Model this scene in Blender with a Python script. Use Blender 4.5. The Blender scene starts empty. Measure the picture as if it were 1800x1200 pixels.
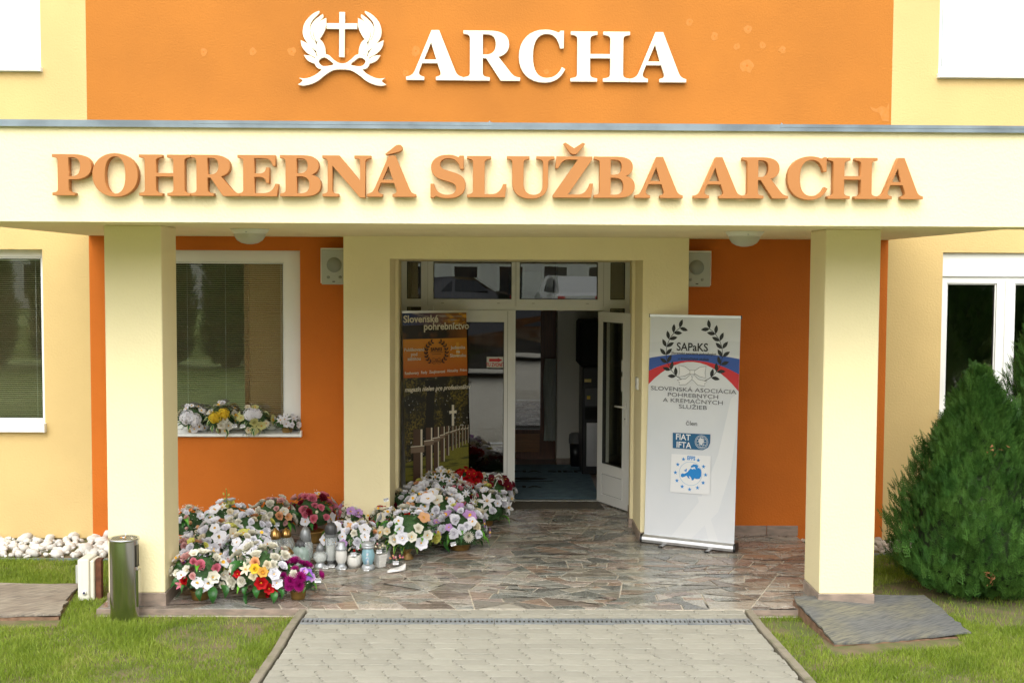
import bpy, bmesh, math, random
import numpy as np
from mathutils import Vector, Matrix
random.seed(7); np.random.seed(7)
R = math.radians
C = bpy.context.scene.collection
D = bpy.data
sc = bpy.context.scene
# ------------------------------------------------------------------ camera, sky, sun, exposure
FPX, YAW, PITCH, ROLL, CAMY, CAMH = 2103.2, .0129, -.0549, .0051, -10.789, 2.35
_f = Vector((math.sin(YAW)*math.cos(PITCH), math.cos(YAW)*math.cos(PITCH), math.sin(PITCH)))
_r = Vector((math.cos(YAW), -math.sin(YAW), 0)); _u = _r.cross(_f)
CR = math.cos(ROLL)*_r + math.sin(ROLL)*_u
CU = -math.sin(ROLL)*_r + math.cos(ROLL)*_u
CO = Vector((0, CAMY, CAMH))
cd = D.cameras.new('camera'); cam = D.objects.new('camera', cd); C.objects.link(cam)
cd.sensor_width = 36; cd.lens = FPX/1800*36; cd.clip_end = 500; cd.clip_start = .05
cam.matrix_world = Matrix(((CR.x, CU.x, -_f.x, CO.x), (CR.y, CU.y, -_f.y, CO.y), (CR.z, CU.z, -_f.z, CO.z), (0, 0, 0, 1)))
sc.camera = cam
W = D.worlds.new('World'); sc.world = W; W.use_nodes = True
wt = W.node_tree; bg = wt.nodes['Background']
sky = wt.nodes.new('ShaderNodeTexSky'); sky.sky_type = 'NISHITA'; sky.sun_disc = False
SUN_EL, SUN_AZ = R(50), R(190)          # compass angle the sun stands at (0 = +y, clockwise)
sky.sun_elevation = SUN_EL; sky.sun_rotation = SUN_AZ; sky.air_density = 1.0; sky.dust_density = 3.0; sky.ozone_density = 1.0
hs = wt.nodes.new('ShaderNodeHueSaturation'); hs.inputs['Saturation'].default_value = .14; hs.inputs['Value'].default_value = 1.4
wt.links.new(sky.outputs[0], hs.inputs['Color']); wt.links.new(hs.outputs[0], bg.inputs[0]); bg.inputs[1].default_value = .15
sl = D.lights.new('sun', 'SUN'); sl.energy = .85; sl.angle = R(70); sl.color = (1, .97, .9)
so = D.objects.new('sun', sl); C.objects.link(so)
sd = Vector((math.sin(SUN_AZ)*math.cos(SUN_EL), math.cos(SUN_AZ)*math.cos(SUN_EL), math.sin(SUN_EL)))
so.rotation_euler = sd.to_track_quat('Z', 'Y').to_euler()
vs = sc.view_settings; vs.view_transform = 'Standard'; vs.look = 'None'; vs.gamma = 1; vs.exposure = .80
try: vs.use_curve_mapping = False
except Exception: pass

# ------------------------------------------------------------------ where a point of the photograph stands
def ray(px, py):
    return (_f*FPX + CR*(px-900) - CU*(py-600)).normalized()
def at(px, py, Y):
    d = ray(px, py); return CO + d*((Y-CAMY)/d.y)
def gr(px, py, z=0.):
    d = ray(px, py); return CO + d*((z-CAMH)/d.z)
def sc_at(p):                       # metres per photo pixel at a point
    return (p-CO).dot(_f)/FPX

# ------------------------------------------------------------------ materials
MATS = {}
def mat(name, col, rough=.7, var=0., vscale=3., bump=0., bscale=200., metal=0., spec=.5, col2=None, rnd=0., transl=0., island=False, detail=4., coat=0., lo=.35, hi=.65, stretch=None):
    if name in MATS: return MATS[name]
    m = D.materials.new(name); m.use_nodes = True; nt = m.node_tree; N = nt.nodes; L = nt.links
    b = N['Principled BSDF']; b.inputs['Roughness'].default_value = rough; b.inputs['Metallic'].default_value = metal
    b.inputs['Specular IOR Level'].default_value = spec; b.inputs['Coat Weight'].default_value = coat
    c1 = (*col, 1); src = None
    tc = N.new('ShaderNodeTexCoord'); co = tc.outputs['Object']
    if stretch:
        mp = N.new('ShaderNodeMapping'); mp.inputs['Scale'].default_value = stretch; L.new(co, mp.inputs[0]); co = mp.outputs[0]
    if var or col2:
        c2 = (*(col2 if col2 else [max(0, c*(1-var)) for c in col]), 1)
        n = N.new('ShaderNodeTexNoise'); n.inputs['Scale'].default_value = vscale; n.inputs['Detail'].default_value = detail; L.new(co, n.inputs['Vector'])
        r = N.new('ShaderNodeMapRange'); r.inputs[1].default_value = lo; r.inputs[2].default_value = hi; L.new(n.outputs[0], r.inputs[0])
        mx = N.new('ShaderNodeMix'); mx.data_type = 'RGBA'; mx.inputs[6].default_value = c1; mx.inputs[7].default_value = c2
        L.new(r.outputs[0], mx.inputs[0]); src = mx.outputs[2]
    if rnd:
        if island: g = N.new('ShaderNodeNewGeometry'); ro = g.outputs['Random Per Island']
        else: g = N.new('ShaderNodeObjectInfo'); ro = g.outputs['Random']
        r = N.new('ShaderNodeMapRange'); r.inputs[3].default_value = 1-rnd; r.inputs[4].default_value = 1+rnd; L.new(ro, r.inputs[0])
        h = N.new('ShaderNodeHueSaturation'); L.new(r.outputs[0], h.inputs['Value'])
        if src: L.new(src, h.inputs['Color'])
        else: h.inputs['Color'].default_value = c1
        src = h.outputs[0]
    if src: L.new(src, b.inputs['Base Color'])
    else: b.inputs['Base Color'].default_value = c1
    if bump:
        n2 = N.new('ShaderNodeTexNoise'); n2.inputs['Scale'].default_value = bscale; n2.inputs['Detail'].default_value = 3; L.new(co, n2.inputs['Vector'])
        bp = N.new('ShaderNodeBump'); bp.inputs['Strength'].default_value = bump; bp.inputs['Distance'].default_value = .006
        L.new(n2.outputs[0], bp.inputs['Height']); L.new(bp.outputs[0], b.inputs['Normal'])
    if transl:
        t = N.new('ShaderNodeBsdfTranslucent'); ms = N.new('ShaderNodeMixShader'); ms.inputs[0].default_value = transl
        if src: L.new(src, t.inputs[0])
        else: t.inputs[0].default_value = c1
        L.new(b.outputs[0], ms.inputs[1]); L.new(t.outputs[0], ms.inputs[2]); L.new(ms.outputs[0], N['Material Output'].inputs[0])
    MATS[name] = m; return m
def ramp_mat(name, cols, rough=.4, island=True, vscale=6, spec=.5, bump=.1, stretch=(1, 1, 1), streak=.3, var=.6, coat=0):
    m = D.materials.new(name); m.use_nodes = True; N = m.node_tree.nodes; L = m.node_tree.links; b = N['Principled BSDF']
    g = N.new('ShaderNodeNewGeometry'); g2 = N.new('ShaderNodeObjectInfo'); am = N.new('ShaderNodeMath'); am.operation = 'ADD'; L.new(g.outputs['Random Per Island'], am.inputs[0]); L.new(g2.outputs['Random'], am.inputs[1])
    fr_ = N.new('ShaderNodeMath'); fr_.operation = 'FRACT'; L.new(am.outputs[0], fr_.inputs[0]); ro = fr_.outputs[0]
    rp = N.new('ShaderNodeValToRGB'); rp.color_ramp.interpolation = 'CONSTANT'; e = rp.color_ramp.elements
    while len(e) < len(cols): e.new(0)
    for i, c in enumerate(cols): e[i].position = i/len(cols); e[i].color = (*c, 1)
    L.new(ro, rp.inputs[0])
    tc = N.new('ShaderNodeTexCoord')
    vm = N.new('ShaderNodeVectorMath'); vm.operation = 'SCALE'; vm.inputs['Scale'].default_value = 40
    cx = N.new('ShaderNodeCombineXYZ'); L.new(ro, cx.inputs[2]); L.new(cx.outputs[0], vm.inputs[0])
    rt = N.new('ShaderNodeVectorRotate'); rt.rotation_type = 'Z_AXIS'; L.new(tc.outputs['Object'], rt.inputs['Vector'])
    ml = N.new('ShaderNodeMath'); ml.operation = 'MULTIPLY'; ml.inputs[1].default_value = 9; L.new(ro, ml.inputs[0]); L.new(ml.outputs[0], rt.inputs['Angle'])
    ad = N.new('ShaderNodeVectorMath'); L.new(rt.outputs[0], ad.inputs[0]); L.new(vm.outputs[0], ad.inputs[1])
    mp = N.new('ShaderNodeMapping'); mp.inputs['Scale'].default_value = stretch; L.new(ad.outputs[0], mp.inputs[0])
    n = N.new('ShaderNodeTexNoise'); n.inputs['Scale'].default_value = vscale; n.inputs['Detail'].default_value = 7; n.inputs['Roughness'].default_value = .65; L.new(mp.outputs[0], n.inputs[0])
    r = N.new('ShaderNodeMapRange'); r.inputs[1].default_value = .3; r.inputs[2].default_value = .7; r.inputs[3].default_value = 1-var*.5; r.inputs[4].default_value = 1+var*.5; L.new(n.outputs[0], r.inputs[0])
    h = N.new('ShaderNodeHueSaturation'); L.new(r.outputs[0], h.inputs['Value']); L.new(rp.outputs[0], h.inputs['Color']); L.new(h.outputs[0], b.inputs['Base Color'])
    b.inputs['Roughness'].default_value = rough; b.inputs['Specular IOR Level'].default_value = spec; b.inputs['Coat Weight'].default_value = coat
    r2 = N.new('ShaderNodeMapRange'); r2.inputs[3].default_value = rough*.7; r2.inputs[4].default_value = rough*1.6; L.new(n.outputs[0], r2.inputs[0]); L.new(r2.outputs[0], b.inputs['Roughness'])
    bp = N.new('ShaderNodeBump'); bp.inputs['Strength'].default_value = bump; bp.inputs['Distance'].default_value = .003; L.new(n.outputs[0], bp.inputs['Height']); L.new(bp.outputs[0], b.inputs['Normal'])
    MATS[name] = m; return m
def glass(name, ior=1.9, tint=(.85, .88, .86), rough=0.0):
    m = D.materials.new(name); m.use_nodes = True; N = m.node_tree.nodes; L = m.node_tree.links
    N.remove(N['Principled BSDF'])
    t = N.new('ShaderNodeBsdfTransparent'); t.inputs[0].default_value = (*tint, 1)
    g = N.new('ShaderNodeBsdfGlossy'); g.inputs['Roughness'].default_value = rough
    f = N.new('ShaderNodeFresnel'); ge = N.new('ShaderNodeNewGeometry'); mi_ = N.new('ShaderNodeMapRange'); mi_.inputs[3].default_value = ior; mi_.inputs[4].default_value = 1/ior
    L.new(ge.outputs['Backfacing'], mi_.inputs[0]); L.new(mi_.outputs[0], f.inputs[0])
    n = N.new('ShaderNodeTexNoise'); n.inputs['Scale'].default_value = 1.3; tc = N.new('ShaderNodeTexCoord'); L.new(tc.outputs['Object'], n.inputs[0])
    bp = N.new('ShaderNodeBump'); bp.inputs['Strength'].default_value = .02; bp.inputs['Distance'].default_value = .02; L.new(n.outputs[0], bp.inputs['Height']); L.new(bp.outputs[0], g.inputs['Normal'])
    s = N.new('ShaderNodeMixShader'); L.new(f.outputs[0], s.inputs[0]); L.new(t.outputs[0], s.inputs[1]); L.new(g.outputs[0], s.inputs[2]); L.new(s.outputs[0], N['Material Output'].inputs[0])
    MATS[name] = m; return m

M_CREAM = mat('cream_render', (.89, .775, .47), .9, var=.05, vscale=1.5, bump=.55, bscale=60)
M_YEL = mat('yellow_render', (.66, .475, .20), .9, var=.10, vscale=1.1, bump=.6, bscale=60)
M_ORG = mat('orange_render', (.60, .15, .010), .9, var=.12, vscale=1.3, bump=.6, bscale=60)
M_ORG2 = mat('orange_render_worn', (.49, .170, .018), .9, var=.16, vscale=.9, bump=.6, bscale=60)
M_LETO = mat('letter_orange', (.45, .18, .045), .65, var=.06, vscale=2, bump=.08, bscale=60)
M_LETC = mat('letter_cream', (.86, .78, .58), .65, var=.04, vscale=2)
M_ZINC = mat('zinc_flashing', (.22, .27, .30), .5, var=.35, vscale=5, metal=.2)
M_PVC = mat('white_pvc', (.84, .84, .80), .35, var=.03, vscale=4)
M_PVCIN = mat('grey_gasket', (.02, .02, .02), .6)
M_PLAS = mat('cream_plastic', (.74, .72, .62), .45, var=.05, vscale=6)
M_GRILLE = mat('grille_grey', (.40, .41, .36), .6, bump=.3, bscale=600)
M_GLASS = glass('window_glass', 2.05, (.92, .94, .92))
M_GLASST = glass('transom_glass', 2.5, (.7, .72, .70))
M_GLASS2 = glass('coated_glass', 2.0, (.97, .98, .98))
M_LAMPG = mat('frosted_glass', (.72, .70, .60), .25, transl=.4, bump=.4, bscale=60)
M_BLIND = mat('blind_slat', (.88, .78, .58), .5)
M_SKYBACK = mat('sky_white_backing', (.82, .83, .85), .8)  # white that stands in for bright sky mirrored in the upper panes
M_DARK = mat('dark_void', (.012, .011, .010), .9)
M_GRAYW = mat('hall_paint', (.80, .77, .70), .9, var=.05, vscale=3)
M_WOOD = mat('brown_wood', (.16, .055, .02), .4, var=.4, vscale=4, stretch=(14, 14, 1))
M_WOODB = mat('light_wood', (.35, .16, .06), .4, var=.3, vscale=4, stretch=(1, 14, 14))
M_BLACK = mat('black_plastic', (.012, .012, .013), .35, var=.2)
M_STEEL = mat('polished_steel', (.52, .52, .52), .18, metal=1., var=.06, vscale=3)
M_ALU = mat('brushed_aluminium', (.68, .68, .68), .33, metal=.8, var=.06, vscale=9)
M_RUST = mat('rust', (.16, .055, .025), .85, var=.5, vscale=18, bump=.4, bscale=90)
M_KERB = mat('kerb_concrete', (.235, .205, .15), .9, col2=(.13, .13, .06), vscale=7, bump=.4, bscale=80, lo=.5, hi=.75)
M_GROUT = mat('grout', (.58, .52, .41), .8, var=.3, vscale=20, bump=.3, bscale=200)
M_STONE = ramp_mat('paving_stone', [(0.200, 0.179, 0.142), (0.249, 0.229, 0.186), (0.158, 0.161, 0.139), (0.289, 0.236, 0.193), (0.173, 0.142, 0.114), (0.318, 0.293, 0.236), (0.215, 0.214, 0.186), (0.339, 0.300, 0.251), (0.145, 0.142, 0.125), (0.262, 0.193, 0.142), (0.242, 0.236, 0.203), (0.186, 0.171, 0.142), (0.331, 0.315, 0.268), (0.234, 0.186, 0.154)], .24, vscale=6, stretch=(1, 3.2, 1), bump=.05, coat=.15, var=.42)
M_PLINTH = mat('plinth_stone', (.36, .27, .21), .45, col2=(.22, .175, .14), vscale=9, bump=.2, bscale=30, rnd=.1, stretch=(1, 1, 3))
M_PAVER = mat('concrete_paver', (.315, .30, .245), .9, col2=(.26, .25, .20), vscale=7, bump=.5, bscale=160, rnd=.07)
M_SAND = mat('joint_sand', (.12, .085, .045), .95, col2=(.08, .095, .02), vscale=11, bump=.4, bscale=120)
M_PEB = mat('white_pebble', (.66, .63, .57), .7, var=.14, vscale=9, rnd=.12, bump=.15, bscale=50)
M_PEBB = mat('beige_pebble', (.58, .50, .41), .8, var=.25, vscale=9, rnd=.15, bump=.15, bscale=50)
M_SOIL = mat('soil', (.17, .125, .07), .95, col2=(.09, .11, .025), vscale=7, bump=.6, bscale=70)
M_MAT = None
def grass_mat():
    m = D.materials.new('grass_blade'); m.use_nodes = True; N = m.node_tree.nodes; L = m.node_tree.links; b = N['Principled BSDF']
    g = N.new('ShaderNodeNewGeometry'); tc = N.new('ShaderNodeTexCoord')
    rp = N.new('ShaderNodeValToRGB'); e = rp.color_ramp.elements
    cs = [(.11, .17, .014), (.185, .27, .025), (.27, .36, .04), (.35, .39, .08), (.46, .40, .19)]
    while len(e) < 5: e.new(.5)
    for i, (c, p) in enumerate(zip(cs, (0, .35, .68, .9, 1.))): e[i].position = p; e[i].color = (*c, 1)
    n = N.new('ShaderNodeTexNoise'); n.inputs['Scale'].default_value = 2.6; n.inputs['Detail'].default_value = 3; L.new(tc.outputs['Object'], n.inputs[0])
    a = N.new('ShaderNodeMath'); a.operation = 'MULTIPLY_ADD'; a.inputs[1].default_value = .55; L.new(g.outputs['Random Per Island'], a.inputs[0])
    r = N.new('ShaderNodeMapRange'); r.inputs[1].default_value = .3; r.inputs[2].default_value = .7; r.inputs[3].default_value = 0; r.inputs[4].default_value = .5; L.new(n.outputs[0], r.inputs[0]); L.new(r.outputs[0], a.inputs[2])
    L.new(a.outputs[0], rp.inputs[0]); L.new(rp.outputs[0], b.inputs['Base Color']); b.inputs['Roughness'].default_value = .55; b.inputs['Specular IOR Level'].default_value = .3
    t = N.new('ShaderNodeBsdfTranslucent'); L.new(rp.outputs[0], t.inputs[0]); ms = N.new('ShaderNodeMixShader'); ms.inputs[0].default_value = .35
    L.new(b.outputs[0], ms.inputs[1]); L.new(t.outputs[0], ms.inputs[2]); L.new(ms.outputs[0], N['Material Output'].inputs[0])
    return m
M_GRASS = grass_mat()

# ------------------------------------------------------------------ mesh helpers
class MB:
    def __init__(s): s.v = []; s.f = []; s.m = []; s.sm = []
    def add(s, vs, fs, mi=0, smooth=False):
        o = len(s.v); s.v += [tuple(v) for v in vs]; s.f += [tuple(i+o for i in f) for f in fs]; s.m += [mi]*len(fs); s.sm += [smooth]*len(fs); return s
    def box(s, x0, x1, y0, y1, z0, z1, mi=0):
        return s.add([(x0, y0, z0), (x1, y0, z0), (x1, y1, z0), (x0, y1, z0), (x0, y0, z1), (x1, y0, z1), (x1, y1, z1), (x0, y1, z1)],
                     [(0, 3, 2, 1), (4, 5, 6, 7), (0, 1, 5, 4), (1, 2, 6, 5), (2, 3, 7, 6), (3, 0, 4, 7)], mi)
    def bbox(s, x0, x1, y0, y1, z0, z1, b=.004, mi=0):     # chamfered box: octagonal section in all three axes
        bm = bmesh.new(); bmesh.ops.create_cube(bm, size=1)
        for v in bm.verts: v.co = Vector(((x0+x1)/2+v.co.x*(x1-x0), (y0+y1)/2+v.co.y*(y1-y0), (z0+z1)/2+v.co.z*(z1-z0)))
        bmesh.ops.bevel(bm, geom=bm.edges[:], offset=b, segments=1, affect='EDGES')
        bm.verts.index_update()
        s.add([v.co[:] for v in bm.verts], [[v.index for v in f.verts] for f in bm.faces], mi); bm.free(); return s
    def prism(s, pts, z0, z1, mi=0, axis='z'):
        n = len(pts)
        def P(p, h): return {'z': (p[0], p[1], h), 'y': (p[0], h, p[1]), 'x': (h, p[0], p[1])}[axis]
        s.add([P(p, z0) for p in pts]+[P(p, z1) for p in pts], [tuple(range(n))[::-1], tuple(range(n, 2*n))]+[(i, (i+1) % n, n+(i+1) % n, n+i) for i in range(n)], mi); return s
    def lathe(s, prof, n=20, c=(0, 0, 0), mi=0, smooth=True, sx=1, sy=1, flute=0, nf=0):
        vs = []; k = len(prof)
        for i in range(n):
            a = 2*math.pi*i/n; w = 1+flute*math.cos(nf*a) if nf else 1
            for r, z in prof: vs.append((c[0]+r*w*sx*math.cos(a), c[1]+r*w*sy*math.sin(a), c[2]+z))
        fs = [(i*k+j, ((i+1) % n)*k+j, ((i+1) % n)*k+j+1, i*k+j+1) for i in range(n) for j in range(k-1)]
        s.add(vs, fs, mi, smooth); return s
    def tube(s, pts, r, n=8, mi=0, cap=True):
        pts = [Vector(p) for p in pts]; rs = r if isinstance(r, (list, tuple)) else [r]*len(pts); vs = []
        up = Vector((0, 0, 1))
        for i, p in enumerate(pts):
            d = (pts[min(i+1, len(pts)-1)]-pts[max(i-1, 0)]).normalized()
            a = d.cross(up if abs(d.z) < .95 else Vector((1, 0, 0))).normalized(); b = d.cross(a)
            for k in range(n): t = 2*math.pi*k/n; vs.append(p+(a*math.cos(t)+b*math.sin(t))*rs[i])
        fs = [(i*n+k, i*n+(k+1) % n, (i+1)*n+(k+1) % n, (i+1)*n+k) for i in range(len(pts)-1) for k in range(n)]
        if cap: fs += [tuple(range(n))[::-1], tuple(range((len(pts)-1)*n, len(pts)*n))]
        s.add(vs, fs, mi, True); return s
    def mesh(s, name, mats):
        me = D.meshes.new(name); me.from_pydata(s.v, [], s.f)
        for m in (mats if isinstance(mats, (list, tuple)) else [mats]): me.materials.append(m)
        me.polygons.foreach_set('material_index', s.m); me.polygons.foreach_set('use_smooth', s.sm); me.update(); return me
    def build(s, name, mats, parent=None, loc=None, **kw):
        return ob(name, s.mesh(name, mats), parent, loc, **kw)
def ob(name, me, parent=None, loc=None, label=None, cat=None, group=None, kind=None, rot=None, scale=None):
    o = D.objects.new(name, me); C.objects.link(o)
    if parent: o.parent = parent
    if loc is not None: o.location = loc
    if rot is not None: o.rotation_euler = rot
    if scale is not None: o.scale = scale if hasattr(scale, '__len__') else (scale,)*3
    if label: o['label'] = label
    if cat: o['category'] = cat
    if group: o['group'] = group
    if kind: o['kind'] = kind
    return o
def thing(name, label, cat, loc=(0, 0, 0), rotz=0, group=None):
    return ob(name, None, None, loc, label, cat, group, rot=(0, 0, rotz))
def rect_ring(mb, x0, x1, z0, z1, w, y0, y1, mi=0, b=.004):      # picture-frame of four butted bars
    mb.bbox(x0, x0+w, y0, y1, z0, z1, b, mi); mb.bbox(x1-w, x1, y0, y1, z0, z1, b, mi)
    mb.bbox(x0+w, x1-w, y0+.0015, y1, z0, z0+w, b, mi); mb.bbox(x0+w, x1-w, y0+.0015, y1, z1-w, z1, b, mi); return mb
def wall_cells(mb, x0, x1, z0, z1, holes, y0, y1, mi=0):
    """wall slab between y0 (front) and y1 with rectangular openings: front faces, back faces and reveals"""
    xs = sorted({x0, x1, *[h[0] for h in holes], *[h[1] for h in holes]}); zs = sorted({z0, z1, *[h[2] for h in holes], *[h[3] for h in holes]})
    xs = [x for x in xs if x0 <= x <= x1]; zs = [z for z in zs if z0 <= z <= z1]
    for i in range(len(xs)-1):
        for j in range(len(zs)-1):
            cx, cz = (xs[i]+xs[i+1])/2, (zs[j]+zs[j+1])/2
            if any(h[0] < cx < h[1] and h[2] < cz < h[3] for h in holes): continue
            a, b, c, d = xs[i], xs[i+1], zs[j], zs[j+1]
            mb.add([(a, y0, c), (b, y0, c), (b, y0, d), (a, y0, d)], [(0, 1, 2, 3)], mi)
            mb.add([(a, y1, c), (b, y1, c), (b, y1, d), (a, y1, d)], [(3, 2, 1, 0)], mi)
    for a, b, c, d in holes:
        for q in ([(a, y0, c), (a, y1, c), (a, y1, d), (a, y0, d)], [(b, y0, d), (b, y1, d), (b, y1, c), (b, y0, c)], [(a, y0, d), (a, y1, d), (b, y1, d), (b, y0, d)], [(a, y0, c), (b, y0, c), (b, y1, c), (a, y1, c)]):
            mb.add(q, [(0, 1, 2, 3)], mi)
    return mb

# text (built-in font) as a mesh in the local XZ plane, facing -y
DG = None
def text_mesh(name, s, size, m, bold=0., shear=0., align='CENTER', extrude=0., sx=1.):
    cu = D.curves.new(name, 'FONT'); cu.body = s; cu.size = size; cu.offset = bold; cu.shear = shear; cu.align_x = align; cu.align_y = 'CENTER'; cu.extrude = extrude; cu.resolution_u = 3
    o = D.objects.new(name, cu); C.objects.link(o); dg = bpy.context.evaluated_depsgraph_get()
    me = D.meshes.new_from_object(o.evaluated_get(dg)); D.objects.remove(o); D.curves.remove(cu)
    me.transform(Matrix.Diagonal((sx, 1, 1, 1))); me.transform(Matrix.Rotation(R(90), 4, 'X'))
    me.materials.clear(); me.materials.append(m); me.name = name; return me
def outline_mesh(name, loops, m, depth, bevel=.0):
    """loops: list of closed 2D polylines (first the outline, then holes) -> solid in XZ, front face at y=-depth, back at y=0"""
    cu = D.curves.new(name, 'CURVE'); cu.dimensions = '2D'; cu.fill_mode = 'BOTH'; cu.extrude = depth/2; cu.bevel_depth = bevel; cu.bevel_resolution = 0
    for lp in loops:
        sp = cu.splines.new('POLY'); sp.points.add(len(lp)-1); sp.use_cyclic_u = True
        for i, p in enumerate(lp): sp.points[i].co = (p[0], p[1], 0, 1)
    o = D.objects.new(name, cu); C.objects.link(o); dg = bpy.context.evaluated_depsgraph_get()
    me = D.meshes.new_from_object(o.evaluated_get(dg)); D.objects.remove(o); D.curves.remove(cu)
    me.transform(Matrix.Translation((0, -depth/2, 0)) @ Matrix.Rotation(R(90), 4, 'X'))
    me.materials.clear(); me.materials.append(m); return me
def path2d(s):
    """'x y L.. C..' mini path to polylines"""
    out = []; cur = []; tk = s.split(); i = 0; p = (0, 0)
    while i < len(tk):
        t = tk[i]; i += 1
        if t == 'M':
            cur = [(float(tk[i]), float(tk[i+1]))]; p = cur[0]; i += 2
        elif t == 'L':
            while i < len(tk) and tk[i] not in 'MLCZ': p = (float(tk[i]), float(tk[i+1])); cur.append(p); i += 2
        elif t == 'C':
            while i < len(tk) and tk[i] not in 'MLCZ':
                a = [float(x) for x in tk[i:i+6]]; i += 6
                for k in range(1, 9):
                    u = k/8; w = 1-u
                    cur.append((w**3*p[0]+3*w*w*u*a[0]+3*w*u*u*a[2]+u**3*a[4], w**3*p[1]+3*w*w*u*a[1]+3*w*u*u*a[3]+u**3*a[5]))
                p = (a[4], a[5])
        elif t == 'Z':
            q = [cur[0]]
            for c in cur[1:]:
                if math.dist(c, q[-1]) > .05: q.append(c)
            if math.dist(q[0], q[-1]) < .05: q.pop()
            out.append(q)
    return out
def smooth_loop(pts, n=5, corners=()):
    out = []; k = len(pts)
    for i in range(k):
        p0, p1, p2, p3 = pts[(i-1) % k], pts[i], pts[(i+1) % k], pts[(i+2) % k]
        if i in corners: p0 = p1
        if (i+1) % k in corners: p3 = p2
        for j in range(n):
            t = j/n
            out.append(tuple(.5*((2*p1[c])+(-p0[c]+p2[c])*t+(2*p0[c]-5*p1[c]+4*p2[c]-p3[c])*t*t+(-p0[c]+3*p1[c]-3*p2[c]+p3[c])*t**3) for c in (0, 1)))
    return out

# ================================================================== GROUND
ZG = -.06
g = MB(); n = 60
g.add([(-150, -150, ZG), (150, -150, ZG), (150, 60, ZG), (-150, 60, ZG)], [(0, 1, 2, 3)])
M_LAWNF = mat('lawn_far', (.17, .24, .04), .95, col2=(.11, .16, .025), vscale=2.5, bump=.6, bscale=60)
lawn = g.build('lawn', M_SOIL, kind='structure')
g = MB(); g.add([(-60, -4.6, ZG+.012), (-60, -15.5, ZG+.012), (60, -15.5, ZG+.012), (60, -4.6, ZG+.012)], [(0, 1, 2, 3)])
g.add([(-60, -44, ZG+.012), (-60, -15.5, ZG+.012), (60, -15.5, ZG+.012), (60, -44, ZG+.012)][::-1], [(0, 1, 2, 3)])
g.build('lawn', M_LAWNF, kind='structure')
g = MB(); g.add([(-2.3, -17.5, ZG+.02), (60, -17.5, ZG+.02), (60, -8.2, ZG+.02), (-2.3, -8.2, ZG+.02)], [(0, 1, 2, 3)])
g.build('car_park', M_PAVER, kind='structure')

# porch slab with crazy paving
SX0, SX1 = gr(176, 1064).x, 2.74
SY = gr(700, 1069).y
YP, YD = -.26, 1.60                      # portal front, door plane
PX = [at(604, 600, YP).x, at(685, 600, YP).x, at(1129, 600, YP).x, at(1211, 450, YP).x]
slab = MB().box(SX0, SX1, SY, -.001, -.14, -.006)
slab.box(PX[1]-.05, PX[2]+.05, -.001, YD+.1, -.14, -.006)
porch = slab.build('porch_floor', M_GROUT, kind='structure')
def split_poly(poly, area_fn, out):
    A = 0; cx = cy = 0
    for i in range(len(poly)):
        x0, y0 = poly[i]; x1, y1 = poly[(i+1) % len(poly)]; c = x0*y1-x1*y0; A += c; cx += (x0+x1)*c; cy += (y0+y1)*c
    A /= 2; cx /= 6*A; cy /= 6*A
    if abs(A) < area_fn(): out.append(poly); return
    P = np.array(poly); d = P-P.mean(0); w, v = np.linalg.eigh(d.T@d+np.eye(2)*1e-9); ax = v[:, 1]
    ang = math.atan2(ax[1], ax[0])+random.gauss(0, .42); nrm = (math.cos(ang), math.sin(ang))
    L = math.sqrt(w[1]/len(poly)); off = random.uniform(-.35, .35)*L
    def s(p): return (p[0]-cx)*nrm[0]+(p[1]-cy)*nrm[1]-off
    a, b = [], []
    for i in range(len(poly)):
        p, q = poly[i], poly[(i+1) % len(poly)]; sp, sq = s(p), s(q)
        (a if sp >= 0 else b).append(p)
        if sp*sq < 0:
            t = sp/(sp-sq); m = (p[0]+(q[0]-p[0])*t, p[1]+(q[1]-p[1])*t); a.append(m); b.append(m)
    if len(a) < 3 or len(b) < 3: out.append(poly); return
    split_poly(a, area_fn, out); split_poly(b, area_fn, out)
def inset(poly, g):
    n = len(poly); out = []
    for i in range(n):
        p0, p1, p2 = Vector(poly[i-1]), Vector(poly[i]), Vector(poly[(i+1) % n])
        d1 = (p1-p0); d2 = (p2-p1)
        if d1.length < 1e-4 or d2.length < 1e-4: continue
        d1.normalize(); d2.normalize(); n1 = Vector((-d1.y, d1.x)); n2 = Vector((-d2.y, d2.x)); k = n1+n2
        den = 1+n1.dot(n2)
        if den < .25: out.append(tuple(p1+n1*g)); out.append(tuple(p1+n2*g)); continue
        out.append(tuple(p1+k*g/den))
    return out
stones = []
regs = []
x = SX0
while x < SX1-.2:
    x2 = min(SX1, x+random.uniform(.9, 1.5)); x2 = SX1 if SX1-x2 < .5 else x2
    regs.append([(x, SY), (x2, SY), (x2, -.0), (x, -.0)]); x = x2
regs.append([(PX[1]-.04, 0), (PX[2]+.04, 0), (PX[2]+.04, YD), (PX[1]-.04, YD)])
rr = [[(SX0, SY), (SX1, SY), (SX1, 0), (SX0, 0)], regs[-1]]
KY = 1.9
for rg in rr:
    tmp = []; split_poly([(a, b*KY) for a, b in rg], lambda: KY*random.choice([.006, .012, .02, .03, .04, .055, .075])*random.uniform(.7, 1.1), tmp)
    stones += [[(a, b/KY) for a, b in p] for p in tmp]
good = []
for p in stones:
    q = inset(p, .0052)
    if len(q) < 3: continue
    A = sum(q[i][0]*q[(i+1) % len(q)][1]-q[(i+1) % len(q)][0]*q[i][1] for i in range(len(q)))/2
    if A > .0008:
        c = (sum(v[0] for v in q)/len(q), sum(v[1] for v in q)/len(q)); good.append((A/((c[1]-CAMY)**3), q, A))
good.sort(key=lambda t: -t[0])
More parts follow.
